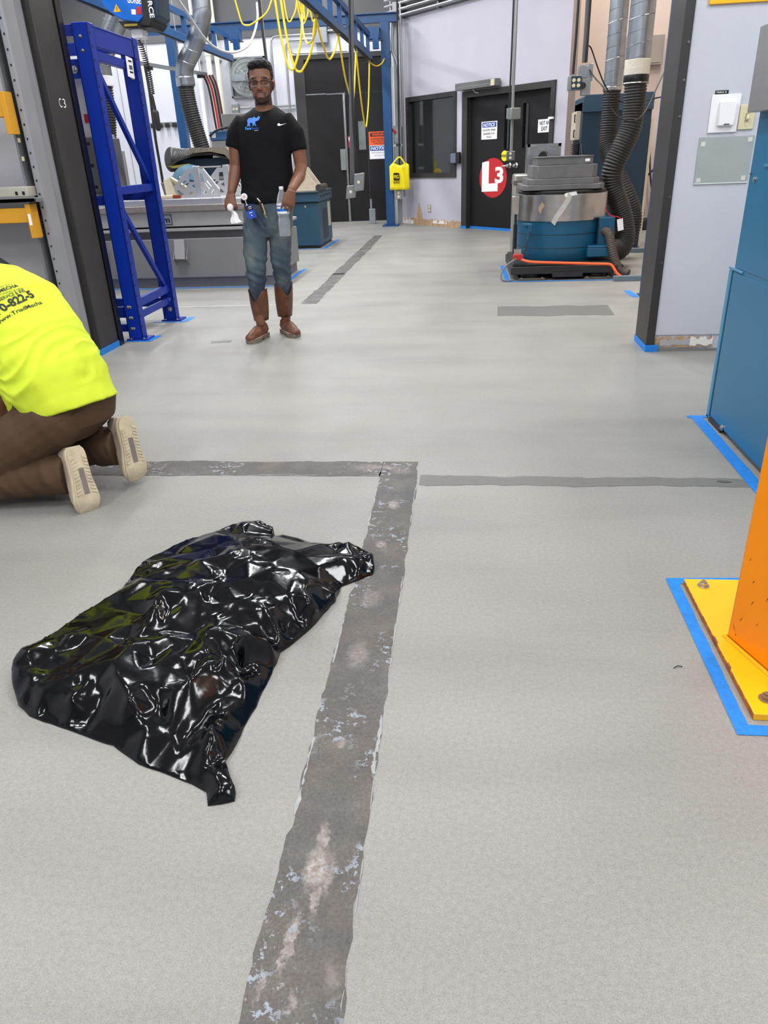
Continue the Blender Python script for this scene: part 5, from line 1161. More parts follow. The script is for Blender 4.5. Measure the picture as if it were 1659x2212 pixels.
# thin blue post just beyond the right jamb
t = thing('rack_post', 'thin blue post edge just beyond the right dark jamb', 'post', (1.62, 6.9, 0))
bm = BM(); box(bm, (1.583, 6.9, .01), (1.66, 6.97, 3.2)); obj('post', bm, crane_blue, t, bevel=.004)
bm = BM(); box(bm, (1.57, 6.88, 0), (1.70, 7.0, .01)); obj('base_plate', bm, crane_blue, t)
bm = BM(); box(bm, (1.60, 9.96, 0), (3.2, 10.02, .05)); tag(obj('floor_channel', bm, M('channel_grey_blue', (104, 122, 132), .5), bevel=.003), 'grey floor channel behind the black duct hose, far one', 'channel')
bm = BM(); box(bm, (1.50, 7.74, 0), (3.0, 7.80, .05)); tag(obj('floor_channel', bm, M('channel_grey_blue', (104, 122, 132)), bevel=.003), 'grey floor channel leading right from the black shaker base', 'channel')

# ================================================================== near left: grey storage rack
t = thing('storage_rack', 'dark grey slotted storage rack with yellow beams at the left edge', 'rack', (-3.0, 4.75, 0))
post_g = M('rack_grey', (112, 114, 118), .45, var=.06); post_d = M('rack_dark', (58, 60, 66), .5, var=.08)
bm = BM(); box(bm, (-2.675, 4.70, 0), (-2.66, 4.86, 3.2)); box(bm, (-2.66, 4.84, 0), (-2.62, 4.86, 3.2)); p = obj('post', bm, post_g, t, bevel=.003)
bm = BM(); box(bm, (-2.622, 4.715, 0), (-2.578, 4.86, 3.2)); q = obj('post_face', bm, M('rack_face', (140, 142, 146), .45), t, bevel=.012, seg=3)
bm = BM(); box(bm, (-2.66, 4.80, 0), (-2.625, 4.84, 3.2)); obj('post_hollow', bm, post_d, t)
hb_ = BM(); z = .08
while z < 2.4: obox(hb_, (-2.600, 4.7145, z), (.0045, 0, 0), (0, .0012, 0), (0, 0, .006)); z += .0762
obj('slot_row', hb_, hole, q, kind='stuff')
hb_ = BM()
for z in (1.44, 1.33, 1.22, 1.0, .93, .86, 1.5): obox(hb_, (-2.635, 4.705, z), (.006, 0, 0), (0, .004, 0), (0, 0, .012))
for z in (1.47, 1.37, 1.27, .98, .90, .83):
    bm = BM(); obox(bm, (-2.647, 4.70, z), (.007, 0, 0), (0, .004, 0), (0, 0, .012)); obj('beam_pin', bm, almond, t)
hb_.free()
bm = BM(); box(bm, (-4.6, 4.60, 1.03), (-2.575, 4.70, 1.055)); box(bm, (-4.6, 4.70, 1.03), (-2.68, 4.97, 1.055)); box(bm, (-4.6, 4.60, 1.03), (-2.575, 4.612, 1.062)); obj('shelf', bm, post_g, t, bevel=.003)
ybeam = M('beam_yellow', (212, 152, 30), .45, var=.06)
for z0, z1 in ((.915, 1.0), (1.49, 1.60)):
    bm = BM(); box(bm, (-4.6, 4.62, z0), (-2.66, 4.68, z1)); b = obj('yellow_beam', bm, ybeam, t, bevel=.004)
    bm = BM(); box(bm, (-2.66, 4.615, z0-.09), (-2.628, 4.70, z1+.02)); e_ = obj('beam_connector', bm, ybeam, b, bevel=.002)
bm = BM(); box(bm, (-2.652, 4.6135, .90), (-2.634, 4.6155, .965)); obj('white_sticker', bm, white_ink, t)
bm = BM(); bar(bm, (-3.15, 4.66, .83), (-2.60, 4.70, .43), .03, .045); obj('brace', bm, post_d, t)
bm = BM(); box(bm, (-4.6, 4.7, .22), (-2.62, 4.75, .26)); obj('lower_tie', bm, post_g, t)
bm = BM(); box(bm, (-4.68, 4.70, 0), (-4.6, 4.86, 3.2)); obj('post', bm, post_g, t)
t = thing('metal_channel_box', 'pale slotted metal channel box on the shelf of the grey rack', 'box', (-2.75, 4.75, 1.055))
bm = BM(); box(bm, (-2.98, 4.63, 1.062), (-2.625, 4.78, 1.118)); b = obj('body', bm, M('cream_metal', (186, 182, 168), .45, .3), t, bevel=.003)
for x in (-2.70, -2.655):
    bm = BM(); box(bm, (x-.008, 4.628, 1.072), (x+.008, 4.631, 1.092)); obj('slot', bm, hole, b)

# ================================================================== near right: teal cabinet, switches, orange column
t = thing('electrical_cabinet', 'tall teal steel cabinet along the right edge beside the orange column', 'cabinet', (1.5, 3.1, 0))
bm = BM(); prism(bm, [(1.19, 2.62, .02), (1.19, 3.50, .02), (2.0, 3.50, .02), (2.0, 2.62, .02)], (0, 0, 1.46)); obj('body', bm, teal, t, bevel=.004)
bm = BM(); box(bm, (1.186, 3.515, .01), (1.21, 3.55, .69)); box(bm, (1.186, 3.50, .01), (1.9, 3.55, .02)); obj('edge_flange', bm, M('teal_light', (58, 132, 168), .4), t, bevel=.002)
bm = BM(); box(bm, (1.192, 3.50, .01), (1.20, 3.515, .69)); obj('shadow_gap', bm, black_rubber, t)
bm = BM(); box(bm, (1.183, 3.38, .694), (1.192, 3.55, .704)); obj('ledge', bm, MATS['teal_light'], t, bevel=.002)
bm = BM(); box(bm, (1.187, 2.63, .03), (1.19, 3.495, .69)); d = obj('lower_panel', bm, teal, t, bevel=.001)
bm = BM(); box(bm, (1.187, 2.63, .71), (1.19, 3.46, 1.36)); d2_ = obj('upper_door', bm, teal, t, bevel=.001)
bm = BM(); bar(bm, (1.189, 3.50, .012), (1.189, 3.33, .012), .012, .02); obj('hinge_rod', bm, M('dark_hinge', (66, 60, 54), .5, .4), t)
rivet((1.187, 3.315, .03), (-1, 0, 0), .010, t); rivet((1.187, 3.42, 1.06), (-1, 0, 0), .009, t)
bm = BM(); box(bm, (1.180, 3.27, 1.11), (1.187, 3.33, 1.12)); obj('latch', bm, MATS['teal_light'], t)
bm = BM(); box(bm, (1.192, 3.46, 1.078), (1.187, 3.50, 1.081)); obj('seam', bm, slate, t)
t = thing('steel_box', 'brushed grey steel box at the top of the teal cabinet, upper right corner', 'box', (1.2, 3.3, 1.3))
bm = BM(); box(bm, (1.140, 2.7, 1.305), (1.1865, 3.50, 1.60)); obj('housing', bm, M('brushed_grey', (168, 168, 170), .38, .7, var=.05, scale=40), t, bevel=.003)
# wall devices
def plate(name, x0, x1, z0, z1, m, label, cat):
    tt = thing(name, label, cat, ((x0+x1)/2, 4.88, z0)); bm = BM(); box(bm, (x0, 4.875, z0), (x1, 4.885, z1)); return tt, obj('cover_plate', bm, m, tt, bevel=.003)
tt, b = plate('dimmer_switch', 1.388, 1.546, 1.252, 1.444, white_plastic, 'large white dimmer plate under the black MAU 3 label', 'switch')
bm = BM(); box(bm, (1.432, 4.852, 1.285), (1.522, 4.875, 1.41)); q = obj('control', bm, white_plastic, tt, bevel=.006)
bm = BM(); box(bm, (1.464, 4.850, 1.290), (1.494, 4.852, 1.296)); obj('indicator', bm, M('dark_lens', (70, 70, 72), .3), q)
bm = BM(); box(bm, (1.520, 4.858, 1.33), (1.527, 4.87, 1.395)); obj('slider', bm, white_plastic, q, bevel=.002)
tt, b = plate('toggle_switch', 1.551, 1.634, 1.263, 1.388, almond, 'almond toggle switch plate beside the white dimmer', 'switch')
bm = BM(); obox(bm, (1.592, 4.868, 1.322), (.006, 0, 0), (0, .011, -.006), (0, .003, .012)); obj('toggle', bm, almond, b, bevel=.002)
bm = BM(); box(bm, (1.583, 4.873, 1.303), (1.601, 4.8755, 1.345)); obj('toggle_slot', bm, M('almond_dark', (150, 142, 110), .5), b)
for z in (1.285, 1.365): rivet((1.592, 4.875, z), (0, -1, 0), .004, b, almond, 'screw')
t = thing('wall_label', 'small black label reading MAU 3 above the white dimmer', 'label', (1.44, 4.88, 1.43))
bm = BM(); box(bm, (1.403, 4.881, 1.446), (1.474, 4.885, 1.464)); b = obj('strip', bm, ink, t); lettering('lettering', 'MAU 3', (1.410, 4.881, 1.4505), (1, 0, 0), (0, 0, 1), .009, .052, white_ink, b, .0006, bold=.01)
t = thing('sign_holder', 'clear frosted sheet with four corner tapes under the switches', 'sign holder', (1.5, 4.88, .98))
bm = BM(); box(bm, (1.35, 4.879, .985), (1.652, 4.8835, 1.232)); b = obj('sheet', bm, M('frosted_sheet', (160, 168, 166), .35, var=.05, scale=8), t, bevel=.001)
bm = BM(); box(bm, (1.35, 4.877, .985), (1.652, 4.879, .991)); obj('bottom_lip', bm, M('frosted_edge', (210, 220, 218), .2), b)
for x, z in ((1.362, 1.185), (1.618, 1.20), (1.362, .995), (1.612, 1.0)):
    bm = BM(); box(bm, (x, 4.8772, z), (x+.024, 4.879, z+.024)); obj('corner_tape', bm, M('cream_tape', (206, 208, 196), .6), b)
bm = BM(); box(bm, (1.305, 4.87, 1.868), (2.1, 4.885, 2.25)); tag(obj('yellow_sign', bm, yellow_paint, bevel=.003), 'yellow panel on the white wall at the top right corner', 'sign')

t = thing('orange_column', 'orange steel guard column on a bolted yellow base plate', 'column', (.95, 1.7, 0))
bm = BM(); box(bm, (.676, 1.386, 0), (1.25, 1.985, .019)); bp_ = obj('base_plate', bm, yellow_paint, t, bevel=.002, label='yellow bolted base plate')
# chipped bare edge of the plate
cop = M('chipped_primer', (150, 84, 50), .7, var=.3, scale=60)
for (y0, y1, z) in ((1.553, 1.575, .0195), (1.66, 1.69, .0192)):
    bm = BM(); box(bm, (.6745, y0, .004), (.6785, y1, z)); obj('paint_chip', bm, cop, bp_)
A = Vector((.705, 1.69, 0)); d1 = Vector((.33, -.944, 0)); d2v = Vector((.944, .33, 0)); sd = .26
opaint = M('orange_paint', (255, 146, 0), .42, var=.03, scale=5, spec=.25)
bm = BM(); prism(bm, [A+Vector((0, 0, .019)), A+d1*sd+Vector((0, 0, .019)), A+(d1+d2v)*sd+Vector((0, 0, .019)), A+d2v*sd+Vector((0, 0, .019))], (0, 0, 2.6)); colm = obj('post', bm, opaint, t, bevel=.012, seg=3, label='orange square post')
bm = BM(); P = [A+d2v*sd, A, A+d1*sd]; tube(bm, [p+Vector((0, 0, .021))-d2v*.004 for p in P], .006, 6); obj('weld_bead', bm, yellow_paint, colm)
for (x, y) in ((.72, 1.945), (.72, 1.44)):
    bm = BM(); lathe(bm, [(.017, .019), (.017, .022), (.011, .0225), (.011, .031), (.006, .0315), (.006, .037), (0, .038)], (x, y, 0), 12); obj('anchor_bolt', bm, M('anchor_steel', (150, 132, 110), .45, .8, var=.2, scale=40) if y < 1.6 else steel, bp_)
rndc = random.Random(4)
for k in range(26):
    y = rndc.uniform(1.40, 1.95); x = .68+rndc.random()**2*.08+(0 if y < 1.6 else 0)
    bm = BM(); r = rndc.uniform(.0008, .0022); lathe(bm, [(r, .0185), (0, .0197)], (x, y, 0), 6); obj('speck', bm, cop, bp_) if k < 12 else bm.free()
scr_m = M('scratch_brown', (120, 58, 10), .7, var=.2, scale=80)
for k, (h_, s, lean, l_) in enumerate(((.165, .055, .35, .012), (.10, .03, .5, .010), (.064, .012, -.5, .014), (.048, .022, .2, .006), (.33, .09, .3, .012), (.22, .045, .45, .008), (.205, .10, .4, .016), (.12, .085, .3, .007), (.27, .02, .4, .006))):
    c = A+d1*(s+.012)+Vector((0, 0, h_)); dirv = (d1*lean+Vector((0, 0, 1))).normalized(); bm = BM()
    n_ = -d2v; P = [c+dirv*l_+n_*.0006, c+d1*.0016+n_*.0006, c-dirv*l_*.8+n_*.0006, c-d1*.0010+n_*.0006]; bm.faces.new([bm.verts.new(p) for p in P]); obj('scratch', bm, scr_m, colm)
# bare orange-brown edge along the base plate
bm = BM(); r5 = random.Random(5); rows = []
for k in range(61):
    y = 1.388+.595*k/60; rows.append((bm.verts.new((.6752, y, .001)), bm.verts.new((.6752, y, .0155+r5.uniform(-.004, .0025)))))
for p, q in zip(rows, rows[1:]): bm.faces.new((p[0], q[0], q[1], p[1]))
obj('bare_edge', bm, M('bare_edge_orange', (176, 96, 34), .7, var=.3, scale=50), bp_)
# ================================================================== blue masking tape
def tape(pts, w_, label, z=.0015, closed=False):
    rnd = random.Random(len(pts)+int(abs(pts[0][0])*100)); bm = BM(); P = [Vector((p[0], p[1])) for p in pts]
    rows = []
    for i, p in enumerate(P):
        a = (P[i]-P[i-1]).normalized() if i > 0 else None; b = (P[i+1]-P[i]).normalized() if i < len(P)-1 else None
        if a is None: a = b
        if b is None: b = a
        na = Vector((-a.y, a.x)); nb = Vector((-b.y, b.x)); m = (na+nb).normalized(); s = 1/max(.4, m.dot(na))
        rows.append((p-m*w_/2*s, p+m*w_/2*s))
    R = []
    for i in range(len(rows)-1):
        L = (rows[i+1][0]-rows[i][0]).length; n = max(1, int(L/.03))
        for k in range(n + (1 if i == len(rows)-2 else 0)):
            f = k/n; j = rnd.uniform(-.0012, .0012)
            q0 = rows[i][0].lerp(rows[i+1][0], f); q1 = rows[i][1].lerp(rows[i+1][1], f)
            R.append((bm.verts.new((q0.x, q0.y, z+rnd.uniform(0, .0008))), bm.verts.new((q1.x+j, q1.y+j, z+rnd.uniform(0, .0008)))))
    for p, q in zip(R, R[1:]): bm.faces.new((p[0], q[0], q[1], p[1]))
    return tag(obj('masking_tape', bm, tape_blue), label, 'tape')
tape([(1.30, 2.027), (.648, 2.0), (.642, 1.352), (1.30, 1.352)], .034, 'blue tape laid around the yellow base plate of the orange column')
tape([(1.10, 3.56), (1.7, 3.575)], .03, 'short blue tape end behind the far corner of the teal cabinet')
tape([(1.145, 3.575), (1.14, 2.5)], .055, 'blue tape along the foot of the teal cabinet')
def wrap_tape(pts, h_, label, t=.0015):
    """tape stuck upright round a foot"""
    bm = BM(); a = [(bm.verts.new((x, y, .0)), bm.verts.new((x, y, h_))) for x, y in pts]
    for p, q in zip(a, a[1:]): bm.faces.new((p[0], q[0], q[1], p[1]))
    o = obj('masking_tape', bm, tape_blue); m = o.modifiers.new('thickness', 'SOLIDIFY'); m.thickness = t; return tag(o, label, 'tape')
wrap_tape([(-2.63, 4.978), (-2.542, 4.978), (-2.538, 5.27)], .045, 'blue tape wrapped round the foot of the left dark jamb')
wrap_tape([(1.181, 5.2), (1.181, 4.868), (1.262, 4.868)], .045, 'blue tape wrapped round the foot of the right dark jamb')
tape([(-2.66, 4.95), (-2.95, 4.90)], .04, 'short blue tape on the floor before the left wall near the grey rack')
tape([(-2.38, 5.40), (-2.36, 5.60)], .05, 'blue tape beside the front foot of the blue rack'); tape([(-2.60, 5.41), (-2.355, 5.41)], .03, 'narrow blue tape in front of the front foot of the blue rack')
tape([(-2.35, 6.13), (-2.34, 6.33)], .06, 'blue tape beside the rear foot of the blue rack'); tape([(-2.62, 6.13), (-2.34, 6.13)], .03, 'narrow blue tape in front of the rear foot of the blue rack')
tape([(-4.7, 7.96), (-1.93, 7.96), (-1.91, 9.25)], .05, 'blue tape around the foot of the long grey table')
tape([(-3.0, 11.44), (-2.05, 11.44), (-2.03, 12.75)], .05, 'blue tape around the foot of the slate blue cabinet')
tape([(.47, 9.1), (.47, 7.88), (1.75, 7.85)], .05, 'blue tape around the black base of the round shaker')
tape([(1.52, 7.2), (1.53, 6.85)], .06, 'small blue tape at the foot of the thin blue post by the right jamb')
def slant_tape(s0, s1, z1, o, label):
    bm = BM(); dbox(bm, s0, s1, 0, z1, o, o+.004); return tag(obj('masking_tape', bm, tape_blue), label, 'tape')
slant_tape(-.03, .12, .045, .032, 'blue tape on the foot of the left jamb of the double door'); slant_tape(.12, 1.98, .04, -.058, 'blue tape along the bottom of the double door')
# small litter on the floor
bm = BM(); tube(bm, spline([(.545, 1.57, .002), (.556, 1.576, .004), (.568, 1.577, .002)], 4), .0012, 5); tag(obj('thread', bm, ink), 'tiny dark thread on the floor left of the orange column', 'thread')
bm = BM(); prism(bm, [(1.005, 2.765, .0016), (1.03, 2.752, .0016), (1.06, 2.757, .0016), (1.045, 2.770, .0016), (1.02, 2.774, .0016)], (0, 0, .002)); tag(obj('debris_scrap', bm, M('scrap_dark', (84, 86, 84), .7)), 'small dark scrap on the floor near the teal cabinet tape', 'scrap')
# ================================================================== black plastic sack on the floor
BAG_EDGE = [(-1.162,1.499,0.060), (-1.166,1.462,0.050), (-1.128,1.387,0.035), (-1.092,1.341,0.015), (-1.042,1.305,0.004), (-0.950,1.273,0.004), (-0.844,1.236,0.004), (-0.791,1.220,0.004), (-0.708,1.167,0.004), (-0.628,1.140,0.004), (-0.567,1.117,0.004), (-0.529,1.097,0.004), (-0.515,1.062,0.004), (-0.462,1.078,0.006), (-0.465,1.100,0.025), (-0.514,1.188,0.015), (-0.502,1.294,0.004), (-0.490,1.368,0.004), (-0.482,1.495,0.004), (-0.480,1.588,0.010), (-0.415,1.710,0.020), (-0.369,1.844,0.030), (-0.365,1.929,0.004), (-0.274,2.005,0.006), (-0.272,2.040,0.020), (-0.280,2.083,0.035), (-0.349,2.154,0.030), (-0.404,2.170,0.025), (-0.504,2.185,0.020), (-0.616,2.243,0.020), (-0.639,2.211,0.030), (-0.654,2.257,0.045), (-0.710,2.298,0.050), (-0.814,2.291,0.035), (-0.876,2.236,0.025), (-0.938,2.171,0.035), (-1.024,2.011,0.045), (-1.023,1.828,0.050), (-1.029,1.808,0.050), (-1.094,1.680,0.045), (-1.126,1.568,0.050)]
BAG_TOP = [(-0.716,1.349,0.075), (-0.634,1.393,0.100), (-0.573,1.432,0.115), (-0.542,1.513,0.115), (-0.453,1.632,0.095), (-0.414,1.731,0.085), (-0.361,1.908,0.070), (-0.649,1.394,0.045), (-0.681,1.374,0.060), (-0.567,1.452,0.020), (-0.548,1.472,0.020), (-0.605,1.488,0.050), (-0.530,1.505,0.040), (-0.484,1.571,0.030), (-0.493,1.547,0.070), (-0.833,1.641,0.105), (-1.000,1.769,0.075), (-0.716,1.983,0.100), (-0.636,1.722,0.085), (-0.710,1.878,0.085), (-0.659,1.705,0.080), (-0.646,1.479,0.085), (-0.651,1.590,0.080), (-0.816,1.541,0.075), (-0.937,1.536,0.075), (-0.887,1.548,0.060), (-1.046,1.554,0.070), (-1.124,1.477,0.070), (-1.008,1.520,0.050), (-1.039,1.416,0.045), (-0.986,1.381,0.060), (-0.854,1.417,0.095), (-0.888,1.365,0.055), (-0.763,1.349,0.080), (-0.824,1.324,0.070), (-0.767,1.292,0.085), (-0.707,1.219,0.034), (-0.540,1.261,0.060), (-0.488,1.223,0.045), (-0.548,1.220,0.075), (-0.710,1.313,0.034), (-0.676,1.334,0.075), (-0.618,1.241,0.019), (-0.645,1.229,0.031), (-0.616,1.175,0.019), (-0.545,1.142,0.028), (-0.515,1.117,0.035), (-0.576,1.208,0.037), (-0.843,1.279,0.022), (-0.859,1.305,0.034), (-0.928,1.313,0.060), (-1.015,1.338,0.050), (-1.085,1.401,0.055), (-1.000,1.314,0.012), (-0.795,1.263,0.025), (-0.715,1.175,0.012), (-0.738,1.273,0.046), (-0.875,1.808,0.090), (-0.831,1.888,0.085), (-0.966,1.844,0.075), (-0.812,1.670,0.075), (-0.722,1.670,0.085), (-0.557,1.820,0.090), (-0.490,1.902,0.075), (-0.448,1.800,0.080), (-0.490,2.007,0.065), (-0.419,2.027,0.055), (-0.659,2.072,0.070), (-0.810,2.045,0.065), (-0.863,2.036,0.060), (-0.537,1.678,0.085), (-0.491,1.768,0.075), (-0.592,1.761,0.085), (-1.030,1.652,0.050), (-0.874,1.652,0.070), (-0.928,1.676,0.060), (-0.360,2.038,0.050), (-0.315,2.042,0.040), (-0.324,1.990,0.035), (-0.346,1.986,0.020), (-0.735,2.172,0.060), (-0.489,1.110,0.030), (-0.491,1.084,0.030), (-0.777,1.467,0.060), (-0.709,1.457,0.070), (-0.693,1.538,0.070), (-0.791,1.576,0.070)]
def tri_field(points, loop, folds=()):
    """triangulate (x, y, z) points inside the closed outline loop; returns a BVH to read heights from"""
    pts = [Vector(p) for p in loop] + [Vector(p) for p in points]; n = len(loop)
    ed = [(i, (i+1) % n) for i in range(n)]
    for f in folds:
        ids = [min(range(n, len(pts)), key=lambda i: (pts[i].x-q[0])**2+(pts[i].y-q[1])**2) for q in f]
        ed += [(a, b) for a, b in zip(ids, ids[1:]) if a != b]
    r = delaunay_2d_cdt([p.xy for p in pts], ed, [], 1, 1e-6)
    zs = []
    for src in r[3]: zs.append(pts[src[0]].z if src else .02)
    co = [Vector((v.x, v.y, z)) for v, z in zip(r[0], zs)]
    return co, [tuple(f) for f in r[2]], BVHTree.FromPolygons(co, [tuple(f) for f in r[2]])
def height(tree, x, y, d=.01):
    h = tree.ray_cast(Vector((x, y, 1)), Vector((0, 0, -1)))
    return h[0].z if h[0] is not None else d
def inside(x, y, loop):
    c = False; j = len(loop)-1
    for i in range(len(loop)):
        if (loop[i][1] > y) != (loop[j][1] > y) and x < (loop[j][0]-loop[i][0])*(y-loop[i][1])/(loop[j][1]-loop[i][1])+loop[i][0]: c = not c
        j = i
    return c
def scatter(loop, gap, tries, rnd, own=()):
    xs = [p[0] for p in loop]; ys = [p[1] for p in loop]; cell = {}; out = []
    def ok(x, y):
        i, j = int(x//gap), int(y//gap)
        for a in (i-1, i, i+1):
            for b in (j-1, j, j+1):
                for (u, v) in cell.get((a, b), ()):
                    if (u-x)**2+(v-y)**2 < gap*gap: return False
        return True
    def add(x, y): cell.setdefault((int(x//gap), int(y//gap)), []).append((x, y))
    for p in own: add(p[0], p[1])
    for _ in range(tries):
        x, y = rnd.uniform(min(xs), max(xs)), rnd.uniform(min(ys), max(ys))
        if inside(x, y, loop) and ok(x, y): add(x, y); out.append((x, y))
    return out
def densify(loop, gap, rnd, jit):
    out = []
    for a, b in zip(loop, loop[1:]+loop[:1]):
        a, b = Vector(a), Vector(b); n = max(1, int((b-a).xy.length/gap))
        for k in range(n):
            p = a.lerp(b, k/n)
            if k: p += Vector((rnd.uniform(-jit, jit), rnd.uniform(-jit, jit), rnd.uniform(-jit, jit))); p.z = max(.003, p.z)
            out.append(tuple(p))
    return out
FOLDS = [((-1.124,1.477),(-1.046,1.554),(-.937,1.536),(-.816,1.541),(-.646,1.479)), ((-.716,1.349),(-.634,1.393),(-.573,1.432),(-.542,1.513),(-.453,1.632),(-.361,1.908)), ((-1.0,1.769),(-.833,1.641),(-.816,1.541)), ((-.716,1.983),(-.636,1.722),(-.659,1.705),(-.646,1.479)), ((-.824,1.324),(-.763,1.349),(-.716,1.349)), ((-.833,1.641),(-.875,1.808)), ((-.557,1.820),(-.636,1.722)), ((-.49,1.902),(-.448,1.80))]
rb = random.Random(21)
E1 = BAG_EDGE
E1 = [(x, y, max(z, .004)) for x, y, z in E1]
_, _, tr1 = tri_field([p for p in BAG_TOP if inside(p[0], p[1], E1)], E1, FOLDS)
E2 = densify(E1, .05, rb, .006)
own = [p for p in BAG_TOP if inside(p[0], p[1], E2)]
P2 = list(own)
for (x, y) in scatter(E2, .034, 9000, rb, own):
    m = noise.noise(Vector((x*4.5, y*4.5, 9.0)))                 # where the film is more crumpled
    if rb.random() < .45+.9*m: P2.append((x, y, max(.005, height(tr1, x, y) + rb.choice((-1, 1))*rb.uniform(.003, .011)*(1+1.2*max(0, m)))))
_, _, tr2 = tri_field(P2, E2)
E3 = densify(E2, .022, rb, .002)
P3 = []
for (x, y) in scatter(E3, .014, 20000, rb, P2):
    if noise.noise(Vector((x*8, y*8, 2.0))) > .16: P3.append((x, y, max(.004, height(tr2, x, y) + rb.uniform(-.0028, .0028))))
P3 += [p for p in P2 if inside(p[0], p[1], E3)]
_, _, tr3 = tri_field(P3, E3)
E4 = densify(E3, .010, rb, 0)
P4 = [(x, y, height(tr3, x, y)) for (x, y) in scatter(E4, .0058, 90000, rb, [e for e in E4])]
co4, f4, _ = tri_field(P4, E4)
sk = thing('plastic_sack', 'crumpled glossy black plastic sack lying flat beside the bare floor strip', 'sack', (-.75, 1.65, 0))
bm = BM(); vs = [bm.verts.new(c) for c in co4]
for f in f4: bm.faces.new([vs[i] for i in f])
bm.normal_update()
bed = [e for e in bm.edges if e.is_boundary]
ex = bmesh.ops.extrude_edge_only(bm, edges=bed)
for v in [g for g in ex['geom'] if isinstance(g, bmesh.types.BMVert)]: v.co.z = .0015
inner = [v for v in bm.verts if not v.is_boundary]
bmesh.ops.smooth_vert(bm, verts=inner, factor=.4, use_axis_x=True, use_axis_y=True, use_axis_z=True)
film = M('black_film', (4, 5, 8), .13, var=0, bump=.03, bscale=50, spec=.36)
obj('film', bm, film, sk, smooth=True, angle=55)
# ================================================================== people
skin = M('brown_skin', (122, 80, 58), .5, var=.08, scale=14, bump=.05, bscale=90)
def add_tone(m, attr, col):
    nt = m.node_tree; b = nt.nodes['Principled BSDF']; src = b.inputs['Base Color'].links[0].from_socket
    at_ = nt.nodes.new('ShaderNodeAttribute'); at_.attribute_name = attr
    x = nt.nodes.new('ShaderNodeMix'); x.data_type = 'RGBA'; nt.links.new(at_.outputs['Fac'], x.inputs['Factor']); nt.links.new(src, x.inputs['A'])
    x.inputs['B'].default_value = lin(col); nt.links.new(x.outputs['Result'], b.inputs['Base Color'])
add_tone(skin, 'beard', (40, 28, 23)); add_tone(skin, 'lips', (140, 86, 76))
hair_m = M('black_hair', (8, 7, 7), .6, var=.2, scale=50, bump=.6, bscale=120)
tee_black = M('black_jersey', (9, 10, 14), .85, spec=.25, var=.15, scale=5, bump=.12, bscale=240)
def denim_material():
    m = M('worn_denim', (74, 92, 110), .8, var=0, bump=.15, bscale=320); nt = m.node_tree; b = nt.nodes['Principled BSDF']
    tc = nt.nodes.new('ShaderNodeTexCoord'); n = nt.nodes.new('ShaderNodeTexNoise'); n.inputs['Scale'].default_value = 7; n.inputs['Detail'].default_value = 6
    mp = nt.nodes.new('ShaderNodeMapping'); mp.inputs['Scale'].default_value = (1, 1, .45); nt.links.new(tc.outputs['Object'], mp.inputs['Vector']); nt.links.new(mp.outputs['Vector'], n.inputs['Vector'])
    r = nt.nodes.new('ShaderNodeValToRGB'); e = r.color_ramp.elements
    e[0].position = .34; e[0].color = lin((42, 56, 74)); e[1].position = .68; e[1].color = lin((106, 114, 112)); e.new(.5).color = lin((72, 87, 98))
    nt.links.new(n.outputs['Fac'], r.inputs['Fac']); nt.links.new(r.outputs['Color'], b.inputs['Base Color']); return m
denim = denim_material()
leather = M('boot_leather', (102, 62, 42), .5, var=.35, scale=16, bump=.2, bscale=60)
sole_m = M('worn_sole', (122, 112, 98), .75, var=.3, scale=30, bump=.3, bscale=80)

def wrinkle(bm, fn):
    bm.normal_update()
    for v in bm.verts: v.co += v.normal*fn(v.co)

# ------------------------------------------------------------------ walking man
man = thing('person', 'person in black T-shirt, jeans and brown boots walking with a water bottle', 'person', (-1.40, 5.46, 0))
HC = Vector((-1.318, 5.455, 1.66)); HR = Matrix.Rotation(math.radians(6), 3, 'Z')
def RH(p): return HC + HR @ (Vector(p)-HC)
def head_rings(rs, n=28, e=.92):
    bm = BM(); loft(bm, [(RH((-1.318, cy, z)), HR @ Vector((rx, 0, 0)), HR @ Vector((0, ry, 0)), e) for (z, rx, ry, cy) in rs], n); return bm
bm = head_rings([(1.541, .016, .014, 5.388), (1.546, .028, .026, 5.390), (1.556, .040, .042, 5.402), (1.576, .053, .066, 5.420), (1.602, .062, .082, 5.433), (1.632, .069, .092, 5.443), (1.662, .0725, .096, 5.450), (1.70, .0745, .098, 5.453), (1.735, .070, .094, 5.456), (1.762, .054, .074, 5.460), (1.778, .028, .04, 5.462)])
def hl(pts, rs, n=10): limb(bm, [RH(p) for p in pts], rs, n)
def hb(p, r): ball(bm, RH(p), r, HR, 2)
cx0 = -1.318
hl([(cx0, 5.364, 1.672), (cx0, 5.347, 1.648), (cx0, 5.335, 1.626)], [.009, .0105, .0125])                      # nose
for s in (-1, 1):
    hb((cx0+s*.0125, 5.346, 1.621), (.009, .011, .008))
    hl([(cx0+s*.012, 5.363, 1.684), (cx0+s*.036, 5.366, 1.689), (cx0+s*.056, 5.384, 1.682)], [.008, .010, .008])   # brow
    hb((cx0+s*.043, 5.378, 1.632), (.020, .016, .018))                                                           # cheek
    hb((cx0+s*.074, 5.462, 1.652), (.010, .024, .033)); hb((cx0+s*.080, 5.470, 1.660), (.009, .018, .024))          # ear
hl([(cx0-.022, 5.363, 1.590), (cx0-.008, 5.355, 1.594), (cx0+.008, 5.355, 1.594), (cx0+.022, 5.363, 1.590)], [.005, .0065, .0065, .005])
hl([(cx0-.017, 5.362, 1.581), (cx0, 5.354, 1.579), (cx0+.017, 5.362, 1.581)], [.005, .0075, .005])
hb((cx0, 5.378, 1.555), (.024, .018, .014))
limb(bm, [(-1.318, 5.475, 1.44), (-1.318, 5.472, 1.52), (-1.318, 5.462, 1.60)], [.066, .060, .056])
